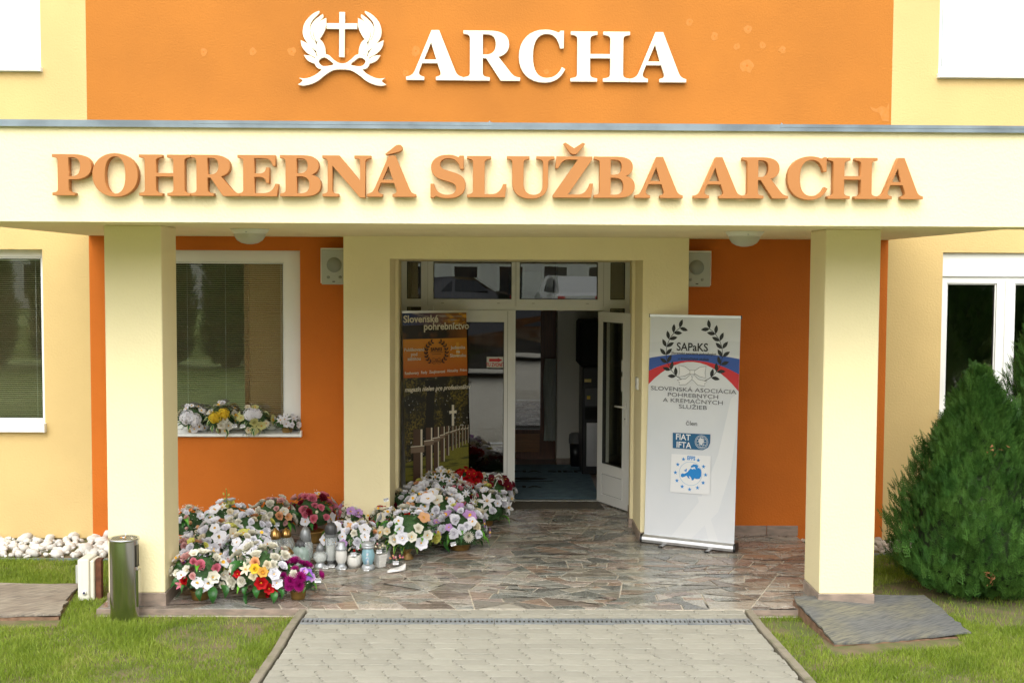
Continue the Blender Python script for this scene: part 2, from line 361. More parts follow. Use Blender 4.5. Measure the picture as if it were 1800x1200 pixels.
def stone_mb(mb, q):
    top = random.uniform(-.0015, .0015); q2 = inset(q, .002) 
    if len(q2) != len(q): q2 = q
    n = len(q)
    mb.add([(a, b, -.012) for a, b in q]+[(a, b, top-.002) for a, b in q]+[(a, b, top) for a, b in q2],
           [(i, (i+1) % n, n+(i+1) % n, n+i) for i in range(n)]+[(n+i, n+(i+1) % n, 2*n+(i+1) % n, 2*n+i) for i in range(n)]+[tuple(range(2*n, 3*n))])
for i, (_, q, A) in enumerate(good[:300]):
    mb = MB(); stone_mb(mb, q); mb.build('paving_stone', M_STONE, porch)
if len(good) > 300:
    mb = MB()
    for _, q, A in good[300:]: stone_mb(mb, q)
    mb.build('paving_stone', M_STONE, porch, kind='stuff')
# slab front edge: thin stone nosing left and right of the path
KL = [gr(531, 1071, -.01), gr(505, 1108, -.01), gr(487, 1140, -.01), gr(466, 1170, -.01), gr(446, 1200, -.01)]
KR = [gr(1312, 1066, -.01), gr(1345, 1108, -.01), gr(1374, 1140, -.01), gr(1401, 1170, -.01), gr(1428, 1200, -.01)]
def ext(K):
    d = (K[-1]-K[0]); return [Vector(k) for k in K]+[K[-1]+d*(1.2/abs(d.y)), K[-1]+d*(4.6/abs(d.y))]
KL, KR = ext(KL), ext(KR)
KL = [k+Vector((.038, 0, 0)) for k in KL]; KR = [k-Vector((.038, 0, 0)) for k in KR]
def xk(K, y):
    for a, b in zip(K, K[1:]):
        if b.y <= y <= a.y: return a.x+(b.x-a.x)*(y-a.y)/(b.y-a.y)
    return K[0].x if y > K[0].y else K[-1].x
nos = MB().bbox(SX0-.004, KL[0].x-.01, SY-.008, SY-.002, -.045, -.004, .001)
nos.bbox(KR[0].x+.02, SX1, SY-.008, SY-.002, -.045, -.004, .001); nos.build('edge_trim', M_PLINTH, porch)

# ------------------------------------------------------------------ footpath
g = MB(); ys = [SY-.004]+[k.y for k in KL[1:]]
for a, b in zip(ys, ys[1:]): g.add([(xk(KL, a)+.02, a, -.022), (xk(KR, a)-.02, a, -.022), (xk(KR, b)-.02, b, -.022), (xk(KL, b)+.02, b, -.022)], [(0, 3, 2, 1)])
path = g.build('footpath', M_SAND, kind='structure')
PW, PH, GP = .20, .106, .0056
def paver_mesh(x0=0., x1=PW, cutl=False, cutr=False):
    zz = lambda t: .015*math.sin(2*math.pi*t)*(1 if True else 0)
    hb = lambda u: .003*math.sin(2*math.pi*u/PW)
    pts = []
    for i in range(6): u = x0+(x1-x0)*i/5; pts.append((u, GP/2+hb(u)))
    if not cutr: pts += [(x1-GP/2+zz(t), PH*t) for t in (.12, .27, .42, .58, .73, .88)]
    for i in range(6): u = x1-(x1-x0)*i/5; pts.append((u, PH-GP/2+hb(u)))
    if not cutl: pts += [(x0+GP/2+zz(t), PH*t) for t in (.88, .73, .58, .42, .27, .12)]
    pts = [(min(max(p[0], x0+(GP/2 if not cutl else 0) if cutl else -1), 9), p[1]) for p in pts]
    mb = MB(); n = len(pts); cx = (x0+x1)/2; cy = PH/2
    q = [(cx+(a-cx)*.975, cy+(b-cy)*.965) for a, b in pts]
    mb.add([(a, b, -.05) for a, b in pts]+[(a, b, -.004) for a, b in pts]+[(a, b, 0) for a, b in q],
           [(i, (i+1) % n, n+(i+1) % n, n+i) for i in range(n)]+[(n+i, n+(i+1) % n, 2*n+(i+1) % n, 2*n+i) for i in range(n)]+[tuple(range(2*n, 3*n))])
    return mb.mesh('paver', M_PAVER)
PMESH = paver_mesh()
DRY0, DRY1 = gr(900, 1089, -.01).y, gr(900, 1102, -.01).y       # drain rear and front edge
rows = []
y = SY-.006-PH
while y > DRY0-.02: rows.append(y); y -= PH
gap = DRY0-(rows[-1] if rows else SY)
DRY0 = rows[-1]-.004 if rows else DRY0; DRY1 = DRY0-.128
y = DRY1-.004-PH
while y > -4.75: rows.append(y); y -= PH
npv = 0
for ri, y in enumerate(rows):
    yc = y+PH/2; xl, xr = xk(KL, yc)+.012, xk(KR, yc)-.012
    x = xl-(.5*PW if ri % 2 else .05)-random.uniform(0, .02)
    while x < xr:
        a, b = max(x, xl), min(x+PW, xr)
        if b-a > .03:
            npv += 1
            if b-a < PW-.001: me = paver_mesh(a-x, b-x, cutl=a > x, cutr=b < x+PW)
            else: me = PMESH
            far = npv > 300
            ob('paver', me, path, (x, y, -.006+random.uniform(-.0022, .0022)), rot=(random.gauss(0, .004), random.gauss(0, .004), 0))
        x += PW
rear = MB(); a, b = DRY1, KL[-1].y
rear.add([(xk(KL, rows[-1])+.01, rows[-1], -.0075), (xk(KR, rows[-1])-.01, rows[-1], -.0075), (KR[-1].x, KR[-1].y, -.0075), (KL[-1].x, KL[-1].y, -.0075)], [(0, 3, 2, 1)])
rear.build('paving', M_PAVER, path)
def kerb(K, side):
    o = MB(); root = ob('kerb', None, None, (0, 0, 0), kind='structure')
    # walk along the line in 0.5 m stones
    tot = 0; seg = []; pos = [K[0]]
    for a, b in zip(K, K[1:]):
        L = (b-a).length; m = max(1, int(L/.04))
        for i in range(1, m+1): pos.append(a+(b-a)*i/m)
    cur = [pos[0]]; acc = 0
    chunks = []
    for a, b in zip(pos, pos[1:]):
        acc += (b-a).length; cur.append(b)
        if acc > .5: chunks.append(cur); cur = [b]; acc = 0
    if len(cur) > 1: chunks.append(cur)
    for ch in chunks[:9]:
        mb = MB(); w = .029; dz = random.uniform(-.002, .004); vs = []; prof = [(-w, -.12), (-w, .006), (-w*.8, .014), (w*.8, .014), (w, .006), (w, -.12)]
        d0 = (ch[-1]-ch[0]).normalized(); ln = len(ch)
        for i, p in enumerate(ch):
            q = Vector(p)
            if i == 0: q += d0*.003
            if i == ln-1: q -= d0*.003
            nx = Vector((-d0.y, d0.x, 0))
            for a, z in prof: vs.append((q.x+nx.x*a+random.gauss(0, .0007), q.y+nx.y*a, z+dz-.018+random.gauss(0, .0008)))
        k = len(prof); fs = [(i*k+j, i*k+j+1, (i+1)*k+j+1, (i+1)*k+j) for i in range(ln-1) for j in range(k-1)]+[tuple(range(k))[::-1], tuple(range((ln-1)*k, ln*k))]
        mb.add(vs, fs); mb.build('kerb_stone', M_KERB, root)
kerb([k+Vector((-.035, 0, 0)) for k in KL], -1); kerb([k+Vector((.035, 0, 0)) for k in KR], 1)
# drain channel
dr = thing('drain_channel', 'narrow galvanised slotted drain channel running across the paved path', 'drain', (0, DRY1, 0))
xl, xr = xk(KL, DRY1)+.012, xk(KR, DRY1)-.012
MB().box(xl, xr, .004, .124, -.08, -.045).build('channel', M_DARK, dr)
M_GALV = mat('galvanised_steel', (.40, .43, .44), .45, metal=.55, var=.25, vscale=14, rnd=.08)
nsec = 7; secw = (xr-xl)/nsec
for s_ in range(nsec):
    mb = MB(); a = xl+s_*secw+.002; b = xl+(s_+1)*secw-.002
    mb.box(a, b, .003, .028, -.012, -.002); mb.box(a, b, .098, .125, -.012, -.002)
    nb = 14; st = (b-a)/nb
    for i in range(nb+1):
        xx = a+i*st; mb.box(max(a, xx-st*.29), min(b, xx+st*.29), .028, .098, -.012, -.0025)
    mb.build('grate', M_GALV, dr)
# ================================================================== BUILDING
bld = thing('funeral_home', 'yellow and orange rendered building with a deep cream entrance canopy on two square columns', 'building')
XL, XR, ZW = -3.6535, 3.5322, -.045
ZS, ZT = 2.674, 3.30
def X0(px, py, Y=0): return at(px, py, Y).x
def Z0(px, py, Y=0): return at(px, py, Y).z
# openings in the yellow wings and the orange centre (x0, x1, z0, z1)
w_ul = (-6.2, X0(71, 60), Z0(40, 127), 5.6)
w_ur = (X0(1651, 60), 6.6, Z0(1720, 139), 5.6)
w_ll = (-6.2, X0(77, 600), Z0(40, 758), Z0(40, 438))
w_lr = (X0(1654, 600), 6.6, Z0(1700, 735), Z0(1700, 444))
w_cn = (X0(205, 600), X0(528, 600), Z0(450, 768), Z0(450, 440))
w_dr = (PX[1]-.05, PX[2]+.05, -.1, 2.55)
T = .32
wall_cells(MB(), -9, XL, ZW, 6.6, [w_ul, w_ll], 0, T).build('yellow_wall', M_YEL, bld)
wall_cells(MB(), XR, 9, ZW, 6.6, [w_ur, w_lr], 0, T).build('yellow_wall', M_YEL, bld)
wall_cells(MB(), XL, XR, ZW, ZS+.3, [w_cn, w_dr], 0, T).build('orange_wall', M_ORG, bld)
wall_cells(MB(), XL, XR, ZS+.3, 6.6, [], 0, T).build('orange_wall', M_ORG2, bld)
MB().box(-9, 9, .05, T, -.3, ZW-.001).build('base_strip', mat('bitumen', (.05, .05, .04), .9, var=.4, vscale=9), bld)
MB().box(-9.1, 9.1, -.1, 12, 6.6, 6.8).build('roof_slab', M_ZINC, bld)
MB().box(-9, 9, 11.7, 12, -.3, 6.6).box(-9, -8.7, T+.001, 11.7, -.3, 6.6).box(8.7, 9, T+.001, 11.7, -.3, 6.6).build('rear_wall', M_YEL, bld)
# canopy
cn = MB(); YF = -3.31
cn.box(XL, XR, YF, -.001, ZS+.014, ZT-.03); cn.box(XL, XR, YF-.001, YF+.42, ZS-.004, ZS+.0139)
canopy = cn.build('canopy', M_CREAM, bld)
fl = MB(); random.seed(4)
for i in range(4):
    a = XL-.03+(XR-XL+.06)*i/4; b = XL-.03+(XR-XL+.06)*(i+1)/4; o = .0015*(i % 2)
    fl.box(a, b+.03*(i < 3), YF-.03-o, YF+.5, ZT-.028+o, ZT-.008+o); fl.box(a, b, YF-.031-o, YF-.024-o, ZT-.05, ZT-.0285)
    if i: fl.add([(b, YF-.03, ZT-.01), (b+.02, YF-.03, ZT-.01), (b+.012, YF-.01, ZT+.006)], [(0, 1, 2)])
fl.build('flashing', M_ZINC, canopy)
rf = MB().box(XL, XR, YF+.5, -.002, ZT-.028, ZT-.012); rf.build('roof_membrane', M_ZINC, canopy)
# columns
YC = -2.3695
for x0, x1, yb, lab in ((-2.746, -2.347, -1.985, None), (2.315, 2.704, -1.955, None)):
    c = MB().bbox(x0, x1, YC, yb, .0905, ZS+.0135, .006).build('column', M_CREAM, bld)
    for k, (a, b, p, q) in enumerate(((x0-.007, x1+.007, YC-.008, YC-.0005), (x0-.007, x1+.007, yb+.0005, yb+.008), (x0-.007, x0-.0005, YC, yb), (x1+.0005, x1+.007, YC, yb))):
        MB().bbox(a, b, p, q, -.02, .090, .002).build('plinth_tile', M_PLINTH, c)
    MB().box(x0+.001, x1-.001, YC+.001, yb-.001, -.1, .0904).build('column_core', M_GROUT, c)
# portal
XD0, XD1 = X0(705, 600, YD), X0(1107, 600, YD)
pt = MB()
pt.box(PX[0], PX[1], YP, -.001, .078, ZS+.0135); pt.box(PX[2], PX[3], YP, -.001, .078, ZS+.0135)
pt.box(PX[1]+.0005, PX[2]-.0005, YP, -.001, 2.492, ZS+.0135)
pt.build('portal', M_CREAM, bld)
def quad_prism(mb, p, z0, z1): return mb.prism(p, z0, z1)
rv = MB()
rv.prism([(PX[1]-.06, 0.001), (PX[1], .001), (PX[1]+.0, .32), (PX[1]+.028, .34), (XD0+.0, YD+.06), (XD0-.3, YD+.06), (PX[1]-.3, .33), (PX[1]-.06, .33)], .0785, 2.62)
rv.prism([(PX[2]+.06, 0.001), (PX[2]+.06, .33), (PX[2]+.3, .33), (XD1+.3, YD+.06), (XD1, YD+.06), (PX[2]-.028, .34), (PX[2], .32), (PX[2], .001)], .0785, 2.62)
rv.box(PX[1]-.2, PX[2]+.2, T+.001, YD+.06, 2.4925, 2.66)
rv.box(PX[1]-.001, PX[2]+.001, .0, T+.0005, 2.4935, 2.66)
rv.build('door_reveal', M_CREAM, bld)
for a, b in ((PX[0]+.0, PX[1]+.01), (PX[2]-.01, PX[3])):
    pl = MB(); pl.bbox(a-.0, b, YP-.01, YP-.0005, -.006, .0775, .002); pl.build('plinth_tile', M_PLINTH, bld)
for x0_, s in ((PX[1], 1), (PX[2], -1)):
    xe = XD0 if s == 1 else XD1
    pl = MB(); pl.prism([(x0_, YP), (x0_+s*.01, YP), (x0_+s*.01, .32), (x0_+s*.038, .34), (xe+s*.012, YD), (xe, YD), (x0_+s*.028, .341), (x0_, .321)][::s], -.006, .0775); pl.build('plinth_tile', M_PLINTH, bld)
xa, xb = X0(1211, 930), X0(1402, 930)
mid = X0(1347, 930)
MB().bbox(PX[3]+.001, mid-.002, -.014, -.001, -.006, .086, .002).build('plinth_tile', M_PLINTH, bld)
MB().bbox(mid+.002, xb, -.014, -.001, -.006, .086, .002).build('plinth_tile', M_PLINTH, bld)
xm = (X0(306, 800)+PX[0])/2
MB().bbox(SX0+.1, xm-.002, -.014, -.001, -.006, .086, .002).build('plinth_tile', M_PLINTH, bld)
MB().bbox(xm+.002, PX[0]-.001, -.014, -.001, -.006, .086, .002).build('plinth_tile', M_PLINTH, bld)
# rooms behind the glass
def room(x0, x1, y0, y1, z0, z1, m, name='room_wall'):
    mb = MB(); mb.add([(x0, y0, z0), (x1, y0, z0), (x1, y1, z0), (x0, y1, z0), (x0, y0, z1), (x1, y0, z1), (x1, y1, z1), (x0, y1, z1)],
                      [(0, 1, 2, 3), (7, 6, 5, 4), (1, 5, 6, 2), (2, 6, 7, 3), (3, 7, 4, 0)]); return mb.build(name, m, bld)
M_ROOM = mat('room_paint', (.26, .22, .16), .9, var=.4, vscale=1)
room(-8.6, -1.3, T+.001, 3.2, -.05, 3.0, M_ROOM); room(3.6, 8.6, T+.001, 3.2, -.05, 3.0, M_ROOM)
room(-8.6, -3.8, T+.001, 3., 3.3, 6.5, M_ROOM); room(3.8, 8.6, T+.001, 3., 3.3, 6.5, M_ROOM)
# ---- windows
def window(x0, x1, z0, z1, yf, sashes, fw=.06, box=0, gl=M_GLASS, sill=.0, top=0, name='window', sillz=.03):
    """outer frame + sashes [(x0,x1)] with panes; yf = front of the frame"""
    mb = MB(); zt = z1-box
    holes = [(a, b, z0+fw, zt-fw-top) for a, b in sashes]
    wall_cells(mb, x0, x1, z0+.001, zt, holes, yf, yf+.06)
    if box: mb.bbox(x0+.002, x1-.002, yf-.02, yf+.06, zt+.002, z1-.002, .006)
    w = mb.build(name, M_PVC, bld)
    for a, b, c, d in holes:
        s = MB(); rect_ring(s, a+.003, b-.003, c+.003, d-.003, .011, yf+.012, yf+.05, 0, .003); s.build('sash_bead', M_PVC, w)
        s = MB(); rect_ring(s, a+.0145, b-.0145, c+.0145, d-.0145, .004, yf+.018, yf+.045, 0, .001); s.build('gasket', M_PVCIN, w)
        MB().box(a+.0005, b-.0005, yf+.030, yf+.034, c+.0005, d-.0005).build('pane', gl, w)
    if sill:
        s = MB(); a0, a1 = x0-.0, x1+.0
        s.prism([(-sill, z0-sillz), (-sill, z0-sillz+.022), (yf+.02, z0+.0005), (yf+.02, z0-sillz-.02), (0.002, z0-sillz-.02), (0.002, z0-sillz)], a0+.001, a1-.001, axis='x')
        s.bbox(a1-.0005, a1+.014, -sill-.004, yf+.01, z0-sillz-.004, z0+.008, .003); s.bbox(a0-.014, a0+.0005, -sill-.004, yf+.01, z0-sillz-.004, z0+.008, .003)
        s.build('window_sill', M_PVC, w)
    return w
def blinds(w, x0, x1, z0, z1, y, step=.019, wd=.0165, tilt=26, cords=()):
    mb = MB(); c, s = math.cos(R(tilt))*wd/2, math.sin(R(tilt))*wd/2; t = .0006
    mb.add([(x0, -c, s), (x1, -c, s), (x1, 0, .0016), (x0, 0, .0016), (x1, c, -s), (x0, c, -s)], [(0, 1, 2, 3), (3, 2, 4, 5)], 0, True)
    me = mb.mesh('slat', M_BLIND); n = int((z1-z0)/step)
    for i in range(n): ob('slat', me, w, (0, y, z0+step*(i+.5)), rot=(random.gauss(0, .015), 0, 0))
    MB().bbox(x0, x1, y-.013, y+.013, z1-.012, z1+.016, .002).build('blind_rail', M_PVC, w)
    for xx in cords: MB().tube([(xx, y-.012, z0), (xx, y-.012, z1)], .0016, 5).build('cord', M_PVC, w)
# under-canopy window
a, b, c, d = w_cn
zc = Z0(450, 757)
wcn = window(a, b, zc, d, .10, [(a+.02, X0(500, 600, .1))], fw=.06, top=.045, sill=.05, sillz=zc-c-.012)
blinds(wcn, a+.04, X0(501, 600, .2), zc+.07, Z0(450, 461, .2), .21, cords=(X0(397, 600, .2), X0(494, 600, .2), X0(330, 600, .2)))
MB().bbox(X0(436, 600, .45), X0(503, 600, .45), .5, .62, 0., 2.6, .01).build('pillar', mat('tan_paint', (.42, .29, .14), .9, var=.1), bld)
MB().bbox(X0(429, 600, .45), X0(436, 600, .45), .49, .62, 0., 2.6, .004).build('pillar', M_WOOD, bld)
# lower left wing window
a, b, c, d = w_ll
zc = Z0(40, 741, .14)
wll = window(a, b, zc, d, .14, [(a+.02, X0(76, 600, .14)-.004)], fw=.018, top=.05, sill=.05, sillz=zc-c-.0)
blinds(wll, a+.04, X0(74, 600, .25), zc+.03, d-.09, .27, cords=(X0(64, 600, .25),))
# lower right wing window
a, b, c, d = w_lr
wlr = window(a, b, c+.03, d, .06, [(X0(1662, 600, .06), X0(1750, 600, .06)), (X0(1781, 600, .06), X0(1781, 600, .06)+.46)], fw=.055, box=Z0(1700, 444)-Z0(1700, 487), sill=.05)
s = MB(); q = X0(1764, 600, .06); s.bbox(q, q+.03, .048, .0595, c+.04, Z0(1700, 492), .003); s.build('mullion', M_PVC, wlr)
# upper windows; a white sheet added behind each pane imitates the reflected sky
for (a, b, c, d), L_ in ((w_ul, 1), (w_ur, 0)):
    cz = c+.035
    fx = (a+.02, b-.035) if L_ else (a+.035, b-.02)
    w = window(a, b, cz, d, .05, [fx], fw=.07, sill=.05, gl=M_GLASS2)
    MB().box(fx[0]-.01, fx[1]+.01, .112, .114, cz, d).build('sky_backing', M_SKYBACK, w)
# ---- entrance frame
zt_, zb_ = Z0(900, 457, YD), 0.
P = lambda x: X0(x, 600, YD)
Q = lambda y: Z0(900, y, YD)
zu0, zu1 = Q(526), Q(460.5)
ZTR = Q(545)
OPL, OPR = P(907.5), P(1049)
holes = [(P(715), P(740), zu0, zu1), (P(761.5), P(899), zu0, zu1), (P(913), P(1050), zu0, zu1), (P(1072), P(1098), zu0, zu1),
         (P(715), P(740), .12, Q(540)), (P(1072), P(1098), .12, Q(541)), (P(752), P(1060), .012, ZTR)]
fr = wall_cells(MB(), XD0+.002, XD1-.002, 0.0005, zt_+.02, holes, YD, YD+.07)
door = fr.build('door_frame', M_PVC, bld)
for (a, b, c, d) in holes[:6]:
    s = MB(); rect_ring(s, a+.002, b-.002, c+.002, d-.002, .006, YD+.012, YD+.05, 0, .002); s.build('gasket', M_PVCIN, door)
    MB().box(a+.0005, b-.0005, YD+.03, YD+.034, c+.0005, d-.0005).build('pane', M_GLASST, door)
jn = MB()      # seams of the opening transom lights and their drain caps
for a, b in ((P(751), P(906)), (P(906), P(1061))):
    rect_ring(jn, a+.004, b-.004, Q(538), Q(458)-.004, .0022, YD-.0012, YD+.001, 0, .0004)
for x_ in (778, 876, 937, 1032):
    jn.box(P(x_)-.015, P(x_)+.015, YD-.002, YD+.001, Q(533)-.002, Q(533)+.002)
jn.build('seam', mat('seam_grey', (.22, .21, .18), .7), door)
# fixed leaf
L0, L1 = P(753), P(906); fxl = MB()
wall_cells(fxl, L0, L1, .014, ZTR-.003, [(P(774), P(886), Q(831), Q(566))], YD-.018, YD+.045)
leaf = fxl.build('door_leaf', M_PVC, bld)
s = MB(); rect_ring(s, P(774)+.001, P(886)-.001, Q(831)+.001, Q(566)-.001, .006, YD-.01, YD+.03, 0, .002); s.build('gasket', M_PVCIN, leaf)
MB().box(P(774)+.0005, P(886)-.0005, YD+.012, YD+.016, Q(831)+.0005, Q(566)-.0005).build('pane', glass('door_glass', 2.5, (.55, .56, .55)), leaf)
MB().box(P(892), P(892)+.004, YD-.0195, YD-.0182, .02, ZTR-.01).build('seam', MATS['seam_grey'], leaf)
# open leaf: hinged at OPR, swung outwards
hx, hy = OPR+.012, YD-.02
tip = gr(1105, 901); tipv = Vector((at(1108, 700, tip.y).x, tip.y, 0)); dv = tipv-Vector((hx, hy, 0)); LW = dv.length; la = math.atan2(dv.y, dv.x)
LH = ZTR-.012
ol = MB(); gx0, gx1, gz0, gz1 = .085, LW-.135, .42, LH-.10
wall_cells(ol, 0, LW, .012, LH, [(gx0, gx1, gz0, gz1)], 0, .062)
rect_ring(ol, .085, LW-.135, .09, .33, .014, -.006, .001, 0, .003); rect_ring(ol, .085, LW-.135, .40, gz1+.02, .0135, -.004, .0005, 0, .002)
rect_ring(ol, -.0008, LW+.0008, .010, LH+.002, .012, .02, .03, 0, .001)
ol.bbox(LW-.001, LW+.016, .030, .066, .016, LH-.004, .004)
leaf2 = ol.build('door_leaf', M_PVC, bld, (hx, hy, 0), rot=(0, 0, la))
s = MB(); rect_ring(s, gx0+.0005, gx1-.0005, gz0+.0005, gz1-.0005, .007, .008, .05, 0, .002); s.box(LW+.0003, LW+.003, .012, .022, .02, LH-.01); s.box(LW+.0165, LW+.018, .040, .050, .02, LH-.01)
rect_ring(s, .102, LW-.152, .107, .313, .003, -.0012, .0, 0, .0005)
s.build('gasket', M_PVCIN, leaf2)
MB().box(gx0+.0002, gx1-.0002, .028, .032, gz0+.0002, gz1-.0002).build('pane', M_GLASS, leaf2)
h = MB(); hz = .98
h.bbox(LW-.095, LW-.062, -.012, -.001, hz-.12, hz+.12, .004); h.tube([(LW-.078, -.01, hz+.07), (LW-.078, -.05, hz+.07), (LW-.11, -.058, hz+.07), (LW-.20, -.056, hz+.068)], .0095, 8)
h.build('door_handle', M_PVC, leaf2)
s = MB(); s.lathe([(.006, 0), (.006, .004), (0, .004)], 10); k = s.build('keyhole', M_BLACK, leaf2, (LW-.078, -.0125, hz-.05), rot=(R(90), 0, 0))
# threshold
MB().bbox(P(753), P(1060), YD-.03, YD+.069, -.004, .012, .003).build('threshold', M_PVC, bld)
# ---- hall inside
HB = gr(1000, 815).y; HB2 = gr(930, 806).y
room(-1.25, 2.6, YD+.1, 7, -.012, 2.7, M_GRAYW, 'hall_shell')
MB().box(-1.25, 2.6, YD+.1, 7, -.011, -.004).build('hall_floor', mat('hall_tile', (.17, .105, .07), .3, col2=(.09, .06, .045), vscale=6), bld)
xw0, xw1 = X0(979, 700, HB), X0(1130, 700, HB)
MB().bbox(xw0, xw1, HB, HB+.35, -.003, 2.69, .003).build('hall_wall', mat('hall_paint_light', (.80, .77, .68), .9, var=.04), bld)
MB().bbox(xw0-.002, xw1, HB-.012, HB-.001, -.003, .075, .002).build('skirting', M_PLINTH, bld)
# inner glazed timber door
xi0, xi1 = X0(860, 700, HB2), X0(984, 700, HB2); gz = Z0(930, 755, HB2)
dm = wall_cells(MB(), xi0-1., xi1+.3, -.003, 2.65, [(X0(893, 700, HB2), X0(950, 700, HB2), gz, 2.4)], HB2, HB2+.05)
idr = dm.build('inner_door', M_WOOD, bld)
MB().bbox(X0(895, 700, HB2), X0(949, 700, HB2), HB2-.008, HB2-.001, .09, gz-.05, .003).build('door_panel', M_WOODB, idr)
MB().box(X0(893, 700, HB2), X0(950, 700, HB2), HB2+.02, HB2+.024, gz, 2.4).build('pane', glass('dark_glass', 2.6, (.25, .25, .24)), idr)
# wall-mounted bits
def text_obj(name, s_, size, m, parent, loc, rot=None, **k):
    return ob(name, text_mesh(name, s_, size, m, **k), parent, loc, rot=rot)

# ================================================================== SIGN LETTERING
GLY = {
 'A': (114, 'M 0 0 L 36 0 36 6 C 27 8 24 11 26 18 L 32 34 L 63 34 L 68.5 18 C 71 10 69 8 60 6 L 60 0 L 114 0 L 114 6 C 106 8 102 10 98 20 L 66 100 L 51 100 L 19 22 C 14 10 10 8 0 6 Z M 35.5 41 L 50 76 L 60.9 41 Z'),
 'P': (92, 'M 0 0 L 52 0 L 52 6 C 42 7 38 9 38 16 L 38 39 L 50 39 C 78 39 92 52 92 70 C 92 90 78 100 52 100 L 0 100 L 0 94 C 10 93 13 91 13 84 L 13 16 C 13 9 10 7 0 6 Z M 38 46 L 46 46 C 60 46 66 55 66 70 C 66 86 60 93 46 93 L 38 93 Z'),
 'R': (112, 'M 0 0 L 52 0 L 52 6 C 42 7 38 9 38 16 L 38 45 L 45 45 L 74 0 L 112 0 L 112 6 C 102 7 98 10 92 18 L 69 48 C 83 52 90 60 90 73 C 90 91 76 100 50 100 L 0 100 L 0 94 C 10 93 13 91 13 84 L 13 16 C 13 9 10 7 0 6 Z M 38 52 L 45 52 C 58 52 64 60 64 73 C 64 87 58 93 46 93 L 38 93 Z'),
 'B': (94, 'M 0 0 L 56 0 C 82 0 94 11 94 28 C 94 42 86 50 72 53 C 83 57 89 64 89 75 C 89 91 78 100 54 100 L 0 100 L 0 94 C 10 93 13 91 13 84 L 13 16 C 13 9 10 7 0 6 Z M 38 56 L 38 93 L 47 93 C 58 93 64 88 64 75 C 64 63 58 56 46 56 Z M 38 7 L 38 49 L 47 49 C 61 49 68 42 68 28 C 68 15 62 7 48 7 Z'),
 'E': (93, 'M 0 0 L 90 0 L 93 30 L 87 30 C 82 14 74 7 58 7 L 38 7 L 38 47 L 48 47 C 60 47 64 43 66 32 L 72 32 L 72 70 L 66 70 C 64 59 60 55 48 55 L 38 55 L 38 93 L 58 93 C 72 93 78 88 81 74 L 87 74 L 86 100 L 0 100 L 0 94 C 10 93 13 91 13 84 L 13 16 C 13 9 10 7 0 6 Z'),
 'H': (116, 'M 0 0 L 52 0 L 52 6 C 42 7 38 9 38 16 L 38 47 L 78 47 L 78 16 C 78 9 74 7 64 6 L 64 0 L 116 0 L 116 6 C 106 7 103 9 103 16 L 103 84 C 103 91 106 93 116 94 L 116 100 L 64 100 L 64 94 C 74 93 78 91 78 84 L 78 55 L 38 55 L 38 84 C 38 91 42 93 52 94 L 52 100 L 0 100 L 0 94 C 10 93 13 91 13 84 L 13 16 C 13 9 10 7 0 6 Z'),
 'N': (109, 'M 0 0 L 36 0 L 36 6 C 25 7 22 9 22 16 L 22 76 L 84 -2 L 96 -2 L 96 84 C 96 91 100 93 109 94 L 109 100 L 72 100 L 72 94 C 82 93 85 91 85 84 L 85 38 L 38 100 L 0 100 L 0 94 C 8 93 12 90 12 84 L 12 16 C 12 9 9 7 0 6 Z'),
 'S': (74, 'M 0 32 L 0 -2 L 7 -2 L 11 3 C 18 -1 26 -3 37 -3 C 60 -3 74 9 74 30 C 74 46 66 55 46 61 L 34 65 C 24 68 20 73 20 80 C 20 89 27 95 38 95 C 52 95 60 86 63 69 L 70 69 L 70 101 L 62 101 L 59 97 C 53 101 46 103 37 103 C 15 103 1 91 1 72 C 1 57 9 47 28 41 L 40 37 C 50 34 54 29 54 21 C 54 11 48 5 36 5 C 20 5 10 14 7 32 Z'),
 'L': (86, 'M 0 0 L 83 0 L 86 32 L 79 32 C 74 14 66 7 52 7 L 38 7 L 38 84 C 38 91 42 93 52 94 L 52 100 L 0 100 L 0 94 C 10 93 13 91 13 84 L 13 16 C 13 9 10 7 0 6 Z'),
 'U': (106, 'M 0 100 L 0 94 C 9 93 12 91 12 84 L 12 36 C 12 10 28 -3 54 -3 C 78 -3 92 10 92 34 L 92 84 C 92 91 97 93 106 94 L 106 100 L 66 100 L 66 94 C 77 93 81 91 81 84 L 81 34 C 81 14 73 6 60 6 C 45 6 37 15 37 34 L 37 84 C 37 91 41 93 50 94 L 50 100 Z'),
 'Z': (92, 'M 0 0 L 88 0 L 92 34 L 85 34 C 80 16 70 7 56 7 L 34 7 L 90 94 L 90 100 L 8 100 L 5 72 L 12 72 C 17 86 24 93 36 93 L 57 93 L 0 6 Z'),
 'C': (93, 'M 90 66 L 83 66 C 79 86 70 95 56 95 C 38 95 28 80 28 50 C 28 20 38 6 56 6 C 70 6 80 13 87 28 L 93 24 C 85 6 71 -3 51 -3 C 20 -3 0 18 0 49 C 0 82 21 103 52 103 C 63 103 71 101 80 97 L 84 101 L 90 101 Z'),
 'O': (104, 'M 52 103 C 83 103 104 81 104 50 C 104 19 83 -3 52 -3 C 21 -3 0 19 0 50 C 0 81 21 103 52 103 Z M 52 96 C 67 96 76 80 76 50 C 76 20 67 4 52 4 C 37 4 28 20 28 50 C 28 80 37 96 52 96 Z'),
}
ACUTE = 'M 43 104 L 64 122 C 70 128 80 129 82 121 C 84 113 74 110 70 109 L 46 102 Z'
CARON = 'M 24 132 L 28 134 L 48 120 L 68 134 L 73 131 L 56 109 C 52 105 44 105 40 109 Z'
